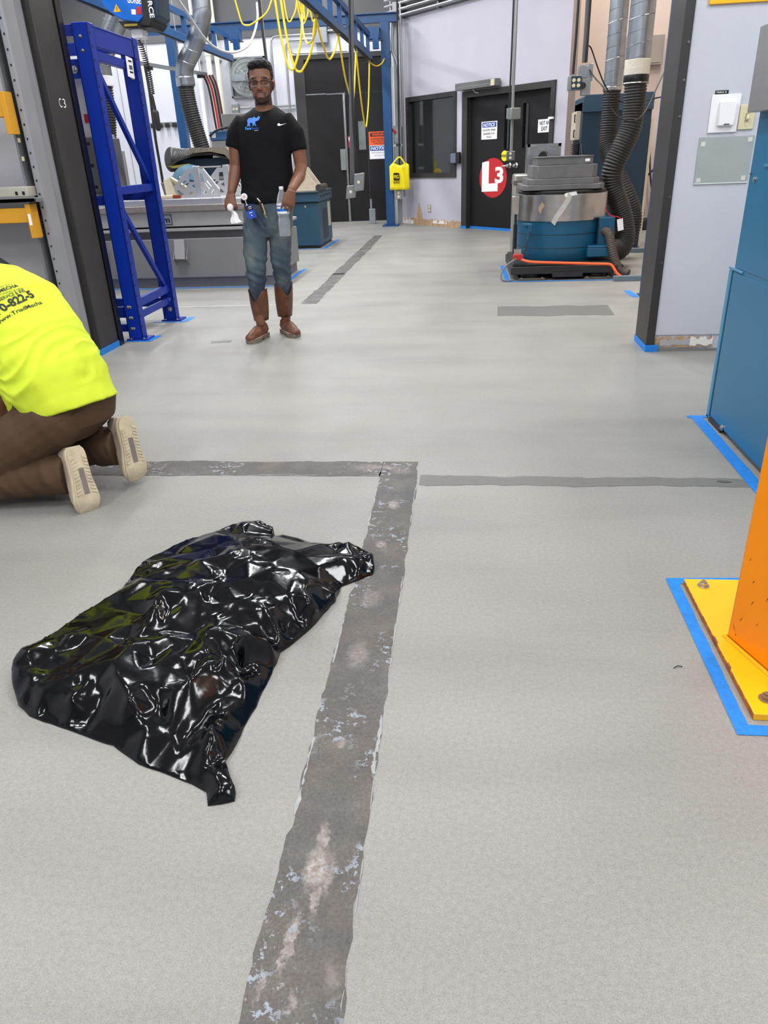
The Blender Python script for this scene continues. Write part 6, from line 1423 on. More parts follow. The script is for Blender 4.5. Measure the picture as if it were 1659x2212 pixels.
# trunk, legs and arms under the clothes
X = Vector((1, 0, 0)); Yv = Vector((0, 1, 0))
loft(bm, [((-1.355, 5.47, .80), X*.12, Yv*.09), ((-1.355, 5.47, .92), X*.150, Yv*.10), ((-1.345, 5.47, 1.08), X*.140, Yv*.092), ((-1.34, 5.47, 1.25), X*.155, Yv*.10), ((-1.335, 5.472, 1.38), X*.165, Yv*.098), ((-1.328, 5.475, 1.445), X*.135, Yv*.075), ((-1.32, 5.475, 1.49), X*.065, Yv*.06)], 24)
LEGR = [(-1.44, 5.46, .86), (-1.462, 5.43, .72), (-1.478, 5.405, .53), (-1.483, 5.41, .42), (-1.486, 5.42, .30), (-1.49, 5.43, .12)]
LEGL = [(-1.285, 5.47, .86), (-1.290, 5.47, .72), (-1.303, 5.485, .53), (-1.314, 5.535, .42), (-1.322, 5.565, .30), (-1.335, 5.60, .12)]
for L in (LEGR, LEGL): limb(bm, L, [.075, .070, .052, .05, .042, .036])
for s, A_ in ((-1, [(-1.48, 5.472, 1.395), (-1.538, 5.468, 1.33), (-1.552, 5.462, 1.18), (-1.563, 5.44, 1.12), (-1.584, 5.395, 1.025)]), (1, [(-1.172, 5.472, 1.395), (-1.112, 5.46, 1.31), (-1.096, 5.458, 1.165), (-1.106, 5.40, 1.10), (-1.130, 5.245, 1.028)])):
    limb(bm, A_, [.046, .050, .042, .042, .029])
# right hand (holding crumpled paper): palm and five curled fingers
def hand(bm, wrist, palm_dir, side, nrm, curl, ln=(.072, .080, .076, .062), w=.084, thumb=None):
    """palm_dir towards the fingers, side from index to little finger, nrm out of the palm"""
    P = Vector(wrist); d = Vector(palm_dir).normalized(); s = Vector(side); s = (s-d*s.dot(d)).normalized(); n = d.cross(s); 
    if n.dot(Vector(nrm)) < 0: n = -n
    loft(bm, [(P, s*.028, n*.018, .9), (P+d*.035, s*.037, n*.016, .85), (P+d*.075, s*.042, n*.014, .85), (P+d*.092, s*.040, n*.011, .85)], 14)
    for k in range(4):
        b = P+d*.084+s*(-.034+.0232*k); q = b; dd = d.copy(); pts = [b-d*.02, b]; L = ln[k]
        for j, f in enumerate((.42, .32, .26)):
            dd = (Matrix.Rotation(curl[j], 3, s) @ dd) if Matrix.Rotation(curl[j], 3, s).to_quaternion().angle >= 0 else dd
            q = q+dd*L*f; pts.append(q)
        limb(bm, pts, [.0092, .0090, .0084, .0078, .0068], 9)
    b = P+d*.022-s*.026; T = thumb or (b-s*.028+d*.026+n*.012, b-s*.030+d*.056+n*.026)
    limb(bm, [b+s*.01, Vector(T[0]), Vector(T[1])], [.0135, .011, .0085], 9)
# right hand: arm hangs, knuckles to the camera, fingers curled in
sgn = 1
d_ = Vector((-.12, -.22, -.97)); sd_ = Vector((.95, -.05, -.1)); nr = Vector((0, .9, -.2))
def curl_sign(d, s, n):
    d = Vector(d).normalized(); s = Vector(s); s = (s-d*s.dot(d)).normalized()
    return 1 if (Matrix.Rotation(.3, 3, s) @ d).dot(Vector(n)) > 0 else -1
c_ = curl_sign(d_, sd_, nr)
hand(bm, (-1.588, 5.388, 1.015), d_, sd_, nr, (c_*.85, c_*1.15, c_*.8), thumb=((-1.612, 5.40, .962), (-1.600, 5.425, .925)))
# left hand: over the bottle, fingers pointing down its near side
BX, BY = -1.205, 5.262
d_ = Vector((-.33, -.10, -.93)); sd_ = Vector((.90, .30, -.35)); nr = Vector((-.5, .85, -.1)); c_ = curl_sign(d_, sd_, nr)
hand(bm, (-1.128, 5.228, 1.022), d_, sd_, nr, (c_*.35, c_*.35, c_*.3), thumb=((-1.172, 5.236, 1.002), (-1.188, 5.300, .985)))
bm = remesh(bm, .0036, 3, .5)
IR = HR.inverted(); lb_ = bm.verts.layers.float.new('beard'); ll_ = bm.verts.layers.float.new('lips')
def sm(e0, e1, v): t = max(0, min(1, (v-e0)/(e1-e0))); return t*t*(3-2*t)
for v in bm.verts:
    c = HC + IR @ (v.co-HC); x = abs(c.x-cx0)
    if c.z > 1.53 and c.z < 1.70 and c.y < 5.50:
        front = 1-sm(5.445, 5.457, c.y)
        jaw = 1-sm(-.004, .005, c.z-(1.574+.75*max(0, x-.026)))
        side = sm(.052, .058, x)*(1-sm(1.66, 1.67, c.z))*sm(5.39, 5.40, c.y)
        mous = (1-sm(.0025, .0048, abs(c.z-1.6035)+.10*max(0, x-.012)))*(1-sm(.024, .030, x))*(1-sm(5.372, 5.378, c.y))
        corner = (1-sm(.003, .007, abs(x-.0285)))*(1-sm(1.598, 1.606, c.z))*(1-sm(5.385, 5.392, c.y))*.8
        brow = (1-sm(.0032, .0055, abs(c.z-1.6875+.12*max(0, x-.035))))*sm(.012, .016, x)*(1-sm(.050, .056, x))*(1-sm(5.388, 5.394, c.y))
        v[lb_] = max(max(jaw, side)*front*.92, mous, corner, brow) if c.z > 1.532 else 0
        lip = (1-sm(.0045, .0070, abs(c.z-1.5855)+.24*x))*(1-sm(5.3625, 5.366, c.y))
        v[ll_] = lip; v[lb_] = v[lb_]*(1-lip)
body = obj('body', bm, skin, man, smooth=True, angle=180)
# eyes
for s in (-1, 1):
    bm = BM(); ball(bm, RH((cx0+s*.0325, 5.3765, 1.662)), .0115, None, 3); e_ = obj('eye', bm, M('eye_white', (205, 200, 192), .25, var=0), body, smooth=True)
    bm = BM(); ball(bm, RH((cx0+s*.0325-.001, 5.3685, 1.661)), .0055, None, 2); obj('iris', bm, M('dark_iris', (26, 16, 12), .15, var=0), body, smooth=True)
    bm = BM(); limb(bm, [RH((cx0+s*.022, 5.368, 1.668)), RH((cx0+s*.033, 5.3635, 1.6715)), RH((cx0+s*.044, 5.370, 1.667))], [.003, .0038, .003], 8); obj('eyelid', bm, skin, body, smooth=True)
# hair
bm = head_rings([(1.60, .040, .045, 5.515), (1.63, .070, .058, 5.500), (1.665, .0775, .070, 5.490), (1.70, .079, .079, 5.482), (1.725, .0795, .090, 5.472), (1.742, .0785, .100, 5.460), (1.760, .0775, .106, 5.450), (1.776, .071, .101, 5.446), (1.787, .056, .084, 5.442), (1.793, .03, .05, 5.435)], 30, .95)
for s in (-1, 1): limb(bm, [RH((cx0+s*.0735, 5.428, 1.72)), RH((cx0+s*.0725, 5.425, 1.69)), RH((cx0+s*.0705, 5.425, 1.668))], [.010, .008, .005], 8)
limb(bm, [RH((cx0-.05, 5.372, 1.757)), RH((cx0-.01, 5.362, 1.768)), RH((cx0+.035, 5.366, 1.770))], [.020, .023, .020], 10)
bm = remesh(bm, .0045, 2, .5); wrinkle(bm, lambda p: .004*noise.noise(Vector((p.x*60, p.y*28, p.z*80))) + .003*noise.noise(p*110))
obj('hair', bm, hair_m, man, smooth=True, angle=180, label='short black hair brushed up')
# glasses
gl = None
fr = M('glasses_frame', (42, 30, 32), .3, var=.05); gm = M('lens_glass', (235, 240, 242), .02, var=0, Transmission_Weight=1.0, IOR=1.05)
LOW = []
bm = BM()
for s in (-1, 1):
    c = Vector((cx0+s*.0335, 5.3515, 1.6555)); lp = []
    for k in range(25):
        a = 2*math.pi*k/24; f = lambda v: math.copysign(abs(v)**.62, v)
        lp.append(RH(c+Vector((.0255*f(math.cos(a)), abs(math.cos(a))*.004*(1 if s*math.cos(a) > 0 else 0), .0165*f(math.sin(a))))))
    tube(bm, lp[:13], .0030, 6); LOW.append(lp[12:])
    tube(bm, [RH((cx0+s*.059, 5.356, 1.664)), RH((cx0+s*.074, 5.372, 1.666)), RH((cx0+s*.079, 5.42, 1.666)), RH((cx0+s*.0805, 5.462, 1.667))], .0028, 6)
tube(bm, [RH((cx0-.009, 5.350, 1.660)), RH((cx0, 5.3475, 1.663)), RH((cx0+.009, 5.350, 1.660))], .0024, 6)
gl = obj('glasses', bm, fr, man, smooth=True, angle=180)
for lp in LOW:
    bm = BM(); tube(bm, lp, .0020, 6); obj('lower_rim', bm, M('rim_pale', (150, 142, 140), .3), gl, smooth=True, angle=180)
for s in (-1, 1):
    c = Vector((cx0+s*.0335, 5.3515, 1.6555)); pts = []
    for k in range(24):
        a = 2*math.pi*k/24; f = lambda v: math.copysign(abs(v)**.62, v); pts.append(RH(c+Vector((.0245*f(math.cos(a)), 0, .0155*f(math.sin(a))))))
    bm = BM(); prism(bm, pts, HR @ Vector((0, .0012, 0))); obj('lens', bm, gm, gl)
# T-shirt
bm = BM()
loft(bm, [((-1.362, 5.468, .945), X*.176, Yv*.128, .9), ((-1.36, 5.468, .965), X*.182, Yv*.132, .9), ((-1.343, 5.468, 1.05), X*.188, Yv*.128, .92), ((-1.342, 5.468, 1.14), X*.181, Yv*.122, .92), ((-1.341, 5.468, 1.24), X*.180, Yv*.122, .92), ((-1.337, 5.47, 1.33), X*.188, Yv*.124, .9), ((-1.332, 5.473, 1.40), X*.196, Yv*.116, .9), ((-1.329, 5.475, 1.446), X*.192, Yv*.104, .9), ((-1.326, 5.476, 1.480), X*.158, Vector((0, .092, .010)), .95), ((-1.322, 5.476, 1.503), X*.110, Vector((0, .082, .018))), ((-1.319, 5.476, 1.522), X*.076, Vector((0, .074, .026)))], 32)
for A_, R_ in (([(-1.478, 5.473, 1.432), (-1.530, 5.47, 1.366), (-1.551, 5.466, 1.295), (-1.555, 5.464, 1.285)], [.068, .066, .0625, .0615]), ([(-1.176, 5.473, 1.430), (-1.124, 5.465, 1.362), (-1.108, 5.459, 1.270), (-1.106, 5.458, 1.258)], [.068, .067, .0635, .0625])):
    tube(bm, [Vector(A_[0])+Vector((.05 if A_[0][0] < -1.33 else -.05, 0, -.012))]+A_, [R_[0]*.85]+R_, 18)
bm = remesh(bm, .0055, 16, .5)
def tee_fold(p):
    low = max(0, min(1, (1.22-p.z)/.25))
    return .0045*noise.noise(Vector((p.x*9, p.y*9, p.z*5+(p.x+1.34)*8))) + low*.008*noise.noise(Vector((p.x*7+3, p.y*7, p.z*22+(p.x+1.3)*14))) + .002*noise.noise(p*26)
wrinkle(bm, tee_fold)
tee = obj('t_shirt', bm, tee_black, man, smooth=True, angle=180)
def rebuild_tree(o):
    me = o.data; org = ORG[o]; return BVHTree.FromPolygons([v.co+org for v in me.vertices], [tuple(p.vertices) for p in me.polygons])
def project(bm, tree, o, ux, uy, ray, lift=.002, cut=0):
    """lay flat lettering onto a curved garment along the ray direction"""
    o, ux, uy, ray = Vector(o), Vector(ux).normalized(), Vector(uy).normalized(), Vector(ray).normalized()
    if cut:
        bmesh.ops.triangulate(bm, faces=bm.faces)
        bmesh.ops.subdivide_edges(bm, edges=[e for e in bm.edges if e.calc_length() > cut], cuts=2, use_grid_fill=False)
        bmesh.ops.triangulate(bm, faces=bm.faces)
    dead = []
    for v in bm.verts:
        p = o+ux*v.co.x+uy*v.co.y; h_ = tree.ray_cast(p-ray*.4, ray)
        if h_[0] is None: dead.append(v); continue
        v.co = h_[0] - ray*lift
    bmesh.ops.delete(bm, geom=dead, context='VERTS'); return bm
tt_ = rebuild_tree(tee); logo_blue = M('logo_blue', (70, 130, 225), .6, var=.15, scale=25); logo_navy = M('logo_navy', (36, 60, 170), .6, var=0); logo_cyan = M('logo_cyan', (50, 160, 240), .6, var=0)
rhino = [(0, .002), (.004, .020), (.001, .034), (.006, .046), (.018, .052), (.034, .050), (.044, .054), (.049, .060), (.054, .052), (.064, .048), (.070, .050), (.074, .054), (.078, .062), (.081, .060), (.080, .050), (.088, .058), (.090, .056), (.088, .046), (.082, .036), (.072, .032), (.062, .030), (.056, .024), (.060, .010), (.066, .001), (.057, .001), (.050, .014), (.044, .002), (.036, .001), (.040, .016), (.030, .022), (.020, .020), (.020, .010), (.024, .001), (.014, .001), (.012, .012), (.008, .001)]
bm = BM(); bm.faces.new([bm.verts.new((x, y, 0)) for x, y in rhino]); project(bm, tt_, (-1.420, 5.3, 1.412), (1, 0, 0), (0, 0, 1), (0, 1, 0), .003, .012); lg = obj('chest_logo', bm, logo_blue, tee)
bm = project(text_bm('Pure', .017, .040, bold=.03), tt_, (-1.434, 5.3, 1.393), (1, 0, 0), (0, 0, 1), (0, 1, 0), .003); obj('lettering', bm, logo_cyan, tee)
bm = project(text_bm('Epoxy', .018, .052, bold=.03), tt_, (-1.391, 5.3, 1.391), (1, 0, 0), (0, 0, 1), (0, 1, 0), .003); obj('lettering', bm, logo_navy, tee)
bm = BM(); box(bm, (0, 0, 0), (.028, .003, .0001)); project(bm, tt_, (-1.372, 5.3, 1.386), (1, 0, 0), (0, 0, 1), (0, 1, 0), .003); obj('logo_bar', bm, white_ink, tee)
sw = [(0, .004), (.003, -.002), (.010, -.004), (.020, -.001), (.056, .011), (.022, .005), (.012, .004), (.009, .007), (.010, .013), (.003, .010)]
bm = BM(); bm.faces.new([bm.verts.new((x, y, 0)) for x, y in sw]); project(bm, tt_, (-1.218, 5.3, 1.412), (1, 0, 0), (0, 0, 1), (0, 1, 0), .003, .012); obj('chest_logo', bm, white_ink, tee)
# jeans
bm = BM()
loft(bm, [((-1.357, 5.468, .985), X*.162, Yv*.112), ((-1.358, 5.468, .93), X*.170, Yv*.120), ((-1.362, 5.466, .86), X*.178, Yv*.122), ((-1.365, 5.462, .78), X*.172, Yv*.108), ((-1.366, 5.46, .72), X*.12, Yv*.075)], 28)
def jl(L): return L[:4] + [tuple(Vector(L[3]).lerp(Vector(L[4]), .45)), L[4]]
for L, R_ in ((LEGR, [.092, .088, .076, .070, .055, .044]), (LEGL, [.088, .083, .070, .066, .054, .043])):
    limb(bm, jl(L), R_, 18)
bm = remesh(bm, .006, 4, .5)
def jean_fold(p):
    k = max(0, 1-abs(p.z-.50)/.18); c = max(0, 1-abs(p.z-.80)/.12)
    return .004*noise.noise(p*9) + (.004+.012*k)*noise.noise(Vector((p.x*10, p.y*8, p.z*30+p.x*14))) + .008*c*noise.noise(Vector((p.x*16, p.y*8, p.z*26-abs(p.x+1.366)*40)))
wrinkle(bm, lambda p: jean_fold(p)*max(.15, min(1, (p.z-.33)/.12))); jn = obj('jeans', bm, denim, man, smooth=True, angle=180)
bm = BM(); limb(bm, [(-1.362, 5.352, .955), (-1.363, 5.349, .89), (-1.365, 5.355, .80)], [.004, .0045, .004], 6); obj('fly_seam', bm, M('denim_seam', (44, 58, 78), .8), jn)
# boots
def boot(heel, toe, ankle, shaft_top, tz=0.0, hz=0.0):
    heel, toe = Vector(heel), Vector(toe); d = (toe-heel).normalized(); s = Vector((-d.y, d.x, 0)).normalized(); up = Vector((0, 0, 1)); L = (toe-heel).length
    fa = math.atan2(d.y, d.x)
    bm = BM(); rows = []; n = 28; top = Vector(shaft_top); an = Vector(ankle)
    for i in range(9):
        t = i/8; row = []
        for k in range(n):
            a = 2*math.pi*k/n; rel = math.cos(a-fa)
            dip = .085*max(0, rel)**5 + .06*max(0, -rel)**5
            r = .068*(1-t)+.0545*t + .005*math.sin(t*3.1)
            z = (top.z-dip)*(1-t) + (an.z+.02)*t; c = top.lerp(an, t)
            row.append(bm.verts.new((c.x+r*math.cos(a), c.y+r*math.sin(a)*1.02, z + .003*noise.noise(Vector((a*2, t*6, top.x*9))))))
        rows.append(row)
    for p, q in zip(rows, rows[1:]):
        for k in range(n): bm.faces.new((p[k], q[k], q[(k+1) % n], p[(k+1) % n]))
    fb = BM()
    limb(fb, [an-up*.03, an-up*.045, heel+d*.05+up*.055], [.044, .048, .044], 14)
    limb(fb, [heel+d*.045+up*.055, heel+d*L*.45+up*.062, heel+d*L*.72+up*.045, heel+d*L*.87+up*.038], [.041, .045, .043, .036], 14)
    for f_ in (.60, .74, .86): ball(fb, heel+d*L*f_+up*(.042-.012*(f_-.6)), (.045, .045, .030), None, 2)
    fb = remesh(fb, .006, 5, .5); wrinkle(fb, lambda p: .003*noise.noise(p*30)+.0015*noise.noise(p*70))
    me = bpy.data.meshes.new('t'); fb.to_mesh(me); fb.free(); bm.from_mesh(me); bpy.data.meshes.remove(me)
    o = obj('boot', bm, leather, man, smooth=True, angle=180); m = o.modifiers.new('leather', 'SOLIDIFY'); m.thickness = .003; m.offset = -1
    prof = [(0, .030), (.05, .037), (.16, .036), (.36, .035), (.58, .046), (.74, .050), (.88, .043), (.965, .026), (1.0, .012)]
    def sole(z0, z1, grow, name, s0=0, s1=1.01, mat=sole_m):
        bm = BM(); P = [(t, w) for t, w in prof if s0 <= t <= s1]
        pts = [heel+d*L*t+s*(w+grow) for t, w in P]+[heel+d*L*t-s*(w+grow) for t, w in reversed(P)]
        prism(bm, [p+up*z0 for p in pts], up*(z1-z0)); return obj(name, bm, mat, o, bevel=.003)
    sole(.012, .030, .004, 'sole'); sole(.0, .013, .002, 'heel_block', 0, .37); sole(.0, .013, .002, 'outsole', .56, 1.01); sole(.030, .036, .006, 'welt', mat=M('welt', (150, 134, 112), .7, var=.2))
    for k in (-1, 1):
        bm = BM(); q = top+s*.066*k; obox(bm, q-up*.03, d*.012, s*.002, up*.028); obj('pull_strap', bm, leather, o)
    bm = BM(); rim = [Vector(v.co) for v in []]
    ring = []
    for k in range(29):
        a = 2*math.pi*k/28; rel = math.cos(a-fa); dip = .085*max(0, rel)**5 + .06*max(0, -rel)**5
        ring.append(Vector((top.x+.0685*math.cos(a), top.y+.0695*math.sin(a), top.z-dip)))
    tube(bm, ring, .0028, 6); obj('collar_binding', bm, M('boot_binding', (70, 44, 32), .6), o)
    return o
boot((-1.482, 5.515, .0), (-1.545, 5.262, .0), (-1.490, 5.462, .115), (-1.485, 5.428, .365))
boot((-1.368, 5.640, .0), (-1.228, 5.445, .0), (-1.342, 5.603, .115), (-1.322, 5.562, .385))
# ------------------------------------------------------------------ what he carries
bt = thing('water_bottle', 'clear plastic water bottle with blue label held in the hand of the walking person', 'bottle', (BX, BY, .735))
pet = M('clear_plastic', (236, 242, 246), .12, var=0, Transmission_Weight=.82, IOR=1.3)
prof = [(0, .735), (.030, .735), (.038, .742), (.040, .755), (.038, .765), (.040, .775), (.038, .785), (.040, .80), (.0405, .83), (.036, .845), (.034, .86), (.038, .872), (.0405, .88), (.0405, .945), (.038, .955), (.034, .975), (.026, 1.0), (.017, 1.018), (.0135, 1.026), (.0135, 1.03)]
bm = BM(); lathe(bm, prof, (BX, BY, 0), 28); obj('shell', bm, pet, bt, smooth=True, angle=60)
bm = BM(); lathe(bm, [(.0145, 1.028), (.015, 1.03), (.015, 1.045), (.013, 1.047), (0, 1.047)], (BX, BY, 0), 20); obj('cap', bm, white_plastic, bt, smooth=True)
bm = BM(); lathe(bm, [(.0412, .895), (.0412, .912)], (BX, BY, 0), 28); lb = obj('label_band', bm, M('label_blue', (24, 110, 196), .4, var=0), bt, smooth=True)
bm = BM(); lathe(bm, [(.0411, .880), (.0411, .945)], (BX, BY, 0), 28); obj('label_band', bm, M('label_white', (226, 230, 240), .4, var=.1, scale=80), bt, smooth=True)
bm = BM(); lathe(bm, [(.0412, .925), (.0412, .931)], (BX, BY, 0), 28); obj('label_band', bm, M('label_indigo', (70, 84, 170), .4, var=0), bt, smooth=True)
pt = thing('crumpled_paper', 'white crumpled paper with a hanging end in the other hand of the walking person', 'paper', (-1.60, 5.36, .86))
papm = M('white_paper', (244, 244, 246), .7, var=.02)
bm = BM(); ball(bm, (-1.590, 5.335, .925), (.022, .018, .026), None, 2); wrinkle(bm, lambda p: .006*noise.noise(p*60)); obj('ball', bm, papm, pt)
bm = BM(); rows = []
for i in range(7):
    t = i/6; c = Vector((-1.585+.03*t+.008*math.sin(t*6), 5.35-.01*t, .905-.085*t)); wv = .012+.026*t
    rows.append((bm.verts.new(c+Vector((-wv, .004*math.sin(t*5), 0))), bm.verts.new(c+Vector((0, -.014, .004))), bm.verts.new(c+Vector((wv, .0, .012*t)))))
for p, q in zip(rows, rows[1:]):
    for k in range(2): bm.faces.new((p[k], q[k], q[k+1], p[k+1]))
o = obj('loose_end', bm, papm, pt); mm = o.modifiers.new('thickness', 'SOLIDIFY'); mm.thickness = .0015
bd = thing('id_badge', 'blue and dark ID badge with white T clipped to the belt of the walking person', 'badge', (-1.44, 5.32, .86))
o_ = Vector((-1.478, 5.322, .99)); bm = BM(); lathe(bm, [(.022, 0), (.022, .006), (.019, .009), (0, .009)], o_, 20, (0, -1, 0)); obj('reel', bm, white_plastic, bd)
bm = BM(); lathe(bm, [(.011, .0092), (0, .0098)], o_, 16, (0, -1, 0)); obj('reel_disc', bm, M('pink_print', (226, 190, 180), .5), bd)
bm = BM(); tube(bm, [o_+Vector((.004, -.004, -.02)), o_+Vector((.014, -.008, -.055))], .0022, 6); box(bm, o_+Vector((.008, -.012, -.066)), o_+Vector((.020, -.004, -.05))); obj('strap', bm, white_plastic, bd)
bu = Vector((.95, 0, .26)).normalized(); bv = Vector((-.26, 0, .95)).normalized(); b0 = Vector((-1.462, 5.312, .845))
bm = poly_bm([(0, 0), (.060, 0), (.060, .088), (0, .088)], b0, bu, bv, thick=.002); cd_ = obj('card', bm, M('badge_blue', (40, 76, 190), .35, var=0), bd)
bm = poly_bm([(.002, .052), (.058, .052), (.058, .086), (.002, .086)], b0, bu, bv, lift=.0035, thick=.0005); obj('photo_block', bm, M('badge_dark', (36, 30, 48), .4, var=.3, scale=40), cd_)
for (u0, u1, v0, v1) in ((.028, .050, .072, .076), (.026, .048, .062, .065)):
    bm = poly_bm([(u0, v0), (u1, v0), (u1, v1), (u0, v1)], b0, bu, bv, lift=.0045, thick=.0004); obj('print_line', bm, white_ink, cd_)
bm = text_bm('T', .024, .022, bold=.04); place(bm, b0+bu*.020+bv*.016, bu, bv, .0038); obj('lettering', bm, white_ink, cd_)
ky = thing('belt_tool', 'brown and tan folding tool hung from the belt near the blue badge', 'tool', (-1.36, 5.33, .85))
bm = BM(); limb(bm, [(-1.392, 5.335, .975), (-1.372, 5.325, .955)], [.006, .005], 6); obj('clip', bm, steel, ky)
bm = BM(); bar(bm, (-1.378, 5.326, .96), (-1.362, 5.325, .89), .018, .012); obj('case', bm, M('dark_brown', (58, 30, 26), .5), ky, bevel=.003)
bm = BM(); bar(bm, (-1.360, 5.318, .945), (-1.345, 5.322, .875), .016, .010); limb(bm, [(-1.352, 5.322, .88), (-1.340, 5.326, .855)], [.005, .004], 6); obj('tan_handle', bm, M('tan_leather', (168, 152, 118), .6), ky, bevel=.002)

# ------------------------------------------------------------------ kneeling man
kn = thing('person', 'person kneeling in neon yellow T-shirt, brown work trousers and beige trainers', 'person', (-1.60, 2.64, 0))
neon = M('neon_yellow', (212, 232, 52), .8, var=.03, scale=6, bump=.1, bscale=260, Emission_Strength=0.0)
brown_cloth = M('brown_twill', (80, 59, 40), .85, var=.12, scale=7, bump=.12, bscale=300)
SP = [Vector(p) for p in ((-1.545, 2.66, .385), (-1.575, 2.675, .50), (-1.632, 2.705, .62), (-1.715, 2.735, .725), (-1.80, 2.765, .795), (-1.87, 2.79, .835))]
RV0, RV1 = Vector((.25, .97, 0)).normalized(), Vector((.50, .866, 0)).normalized()
def spine_rings(rad, grow=0.0, e=.9):
    out = []
    for i, (p, (rx, ry)) in enumerate(zip(SP, rad)):
        t = (SP[min(i+1, len(SP)-1)]-SP[max(0, i-1)]).normalized(); r = RV0.lerp(RV1, min(1, i/3)); r = (r-t*r.dot(t)).normalized(); n = r.cross(t).normalized()
        out.append((p, r*(rx+grow), n*(ry+grow), e))
    return out
SH_L, SH_R = (-1.86, 2.60, .70), (-1.70, 2.93, .735)
bm = BM()
loft(bm, spine_rings([(.155, .11), (.15, .10), (.16, .10), (.175, .10), (.12, .08), (.06, .055)]), 22)
limb(bm, [SP[-1], (-1.93, 2.81, .85)], [.06, .056]); ball(bm, (-2.03, 2.85, .84), (.105, .085, .10), None, 3)
ball(bm, (-2.13, 2.885, .82), (.012, .014, .02), None, 2); limb(bm, [(-2.10, 2.87, .76), (-2.05, 2.86, .75)], [.035, .04])
for s in (-1, 1): ball(bm, Vector((-2.02, 2.85, .83))+RV1*.085*s, (.03, .012, .035), None, 2)
for A_ in ([SH_L, (-1.98, 2.52, .52), (-2.12, 2.56, .28), (-2.18, 2.58, .10)], [SH_R, (-1.86, 2.98, .52), (-2.02, 2.96, .28), (-2.10, 2.95, .10)]):
    limb(bm, A_, [.058, .045, .04, .03])
    w_ = Vector(A_[-1]); c_ = curl_sign((-.9, .2, -.35), (0, 1, 0), (0, 0, -1)); hand(bm, w_, (-.9, .2, -.35), (.2, .95, 0), (0, 0, -1), (c_*.35, c_*.25, c_*.2))
KL, KR = (-1.98, 2.49, .085), (-1.97, 2.83, .085); AL, AR = (-1.560, 2.530, .150), (-1.440, 2.755, .180)
for hip, k_, a_ in (((-1.56, 2.575, .34), KL, AL), ((-1.55, 2.745, .34), KR, AR)):
    limb(bm, [hip, k_], [.085, .06]); limb(bm, [k_, Vector(k_).lerp(Vector(a_), .5), a_], [.055, .05, .038]); limb(bm, [a_, Vector(a_)+Vector((.05, -.015, -.05))], [.034, .026])
bm = remesh(bm, .006, 4, .5); kb = obj('body', bm, skin, kn, smooth=True, angle=180)
bm = BM(); ball(bm, (-2.015, 2.845, .86), (.112, .092, .10), None, 3); wrinkle(bm, lambda p: .005*noise.noise(p*50)); obj('hair', bm, hair_m, kn, smooth=True, angle=180)
# trousers
bm = BM()
loft(bm, [((-1.565, 2.665, .47), RV0*.165, Vector((.12, 0, 0)), .95), ((-1.555, 2.66, .43), RV0*.180, Vector((.145, 0, .02)), .95), ((-1.548, 2.655, .37), RV0*.190, Vector((.162, 0, .02)), .95), ((-1.555, 2.65, .30), RV0*.185, Vector((.150, 0, 0)), .95), ((-1.58, 2.65, .235), RV0*.15, Vector((.10, 0, 0)), .95)], 28)
for hip, k_, a_ in (((-1.565, 2.565, .335), KL, AL), ((-1.555, 2.75, .335), KR, AR)):
    limb(bm, [hip, Vector(hip).lerp(Vector(k_), .5)+Vector((0, 0, .012)), k_], [.118, .108, .088], 18)
    a_ = Vector(a_); k2 = Vector(k_); dv = (a_-k2).normalized()
    tube(bm, [k2-dv*.05+Vector((0, 0, .004)), k2+Vector((0, 0, .01)), k2.lerp(a_, .45)-Vector((0, 0, .004)), k2.lerp(a_, .85)-Vector((0, 0, .018)), a_+dv*.030-Vector((0, 0, .030))], [.05, .088, .083, .080, .082], 18)
bm = remesh(bm, .006, 4, .5)
def trouser_fold(p):
    low = max(0, min(1, (.26-p.z)/.1)); return .004*noise.noise(p*8) + (.003+.007*low)*noise.noise(Vector((p.x*26+p.z*12, p.y*7, p.z*8)))
wrinkle(bm, trouser_fold)
for v in bm.verts: v.co.z = max(v.co.z, .004)
tr_ = obj('trousers', bm, brown_cloth, kn, smooth=True, angle=180)
trt = rebuild_tree(tr_)
# T-shirt
bm = BM()
rr = spine_rings([(.196, .166), (.194, .152), (.186, .138), (.200, .130), (.150, .105), (.075, .07)])
c0 = rr[0]; rr = [(c0[0]+Vector((.012, 0, -.035)), c0[1]*1.0, c0[2]*1.02, .9)] + rr
loft(bm, rr, 32)
for A_ in ([Vector(SH_L)+Vector((.07, .06, 0)), SH_L, (-1.94, 2.545, .56)], [Vector(SH_R)+Vector((-.02, -.08, 0)), SH_R, (-1.80, 2.965, .60)]): tube(bm, A_, [.06, .078, .080], 18)
bm = remesh(bm, .006, 6, .5)
def neon_fold(p):
    q = p-Vector((-1.6, 2.6, .4)); low = max(0, min(1, (.70-p.z)/.22)); side = max(0, min(1, (-1.50-p.x)/.15))
    u_ = q.x*.75+q.z*.65; v_ = q.x*.65-q.z*.75
    a = noise.noise(Vector((u_*5+1.5, v_*20+3*noise.noise(p*5), p.y*5))); a = (1-abs(a)*2.2)
    fd = max(0, min(1, (p-Vector((-1.545, 2.66, .375))).dot(Vector((-.497, .239, .834)))/.07+.12))
    return fd*(low*(.022*side+.012)*a + .007*noise.noise(p*7)*low) + .0015*noise.noise(p*24)
wrinkle(bm, neon_fold); nt_ = obj('t_shirt', bm, neon, kn, smooth=True, angle=180)

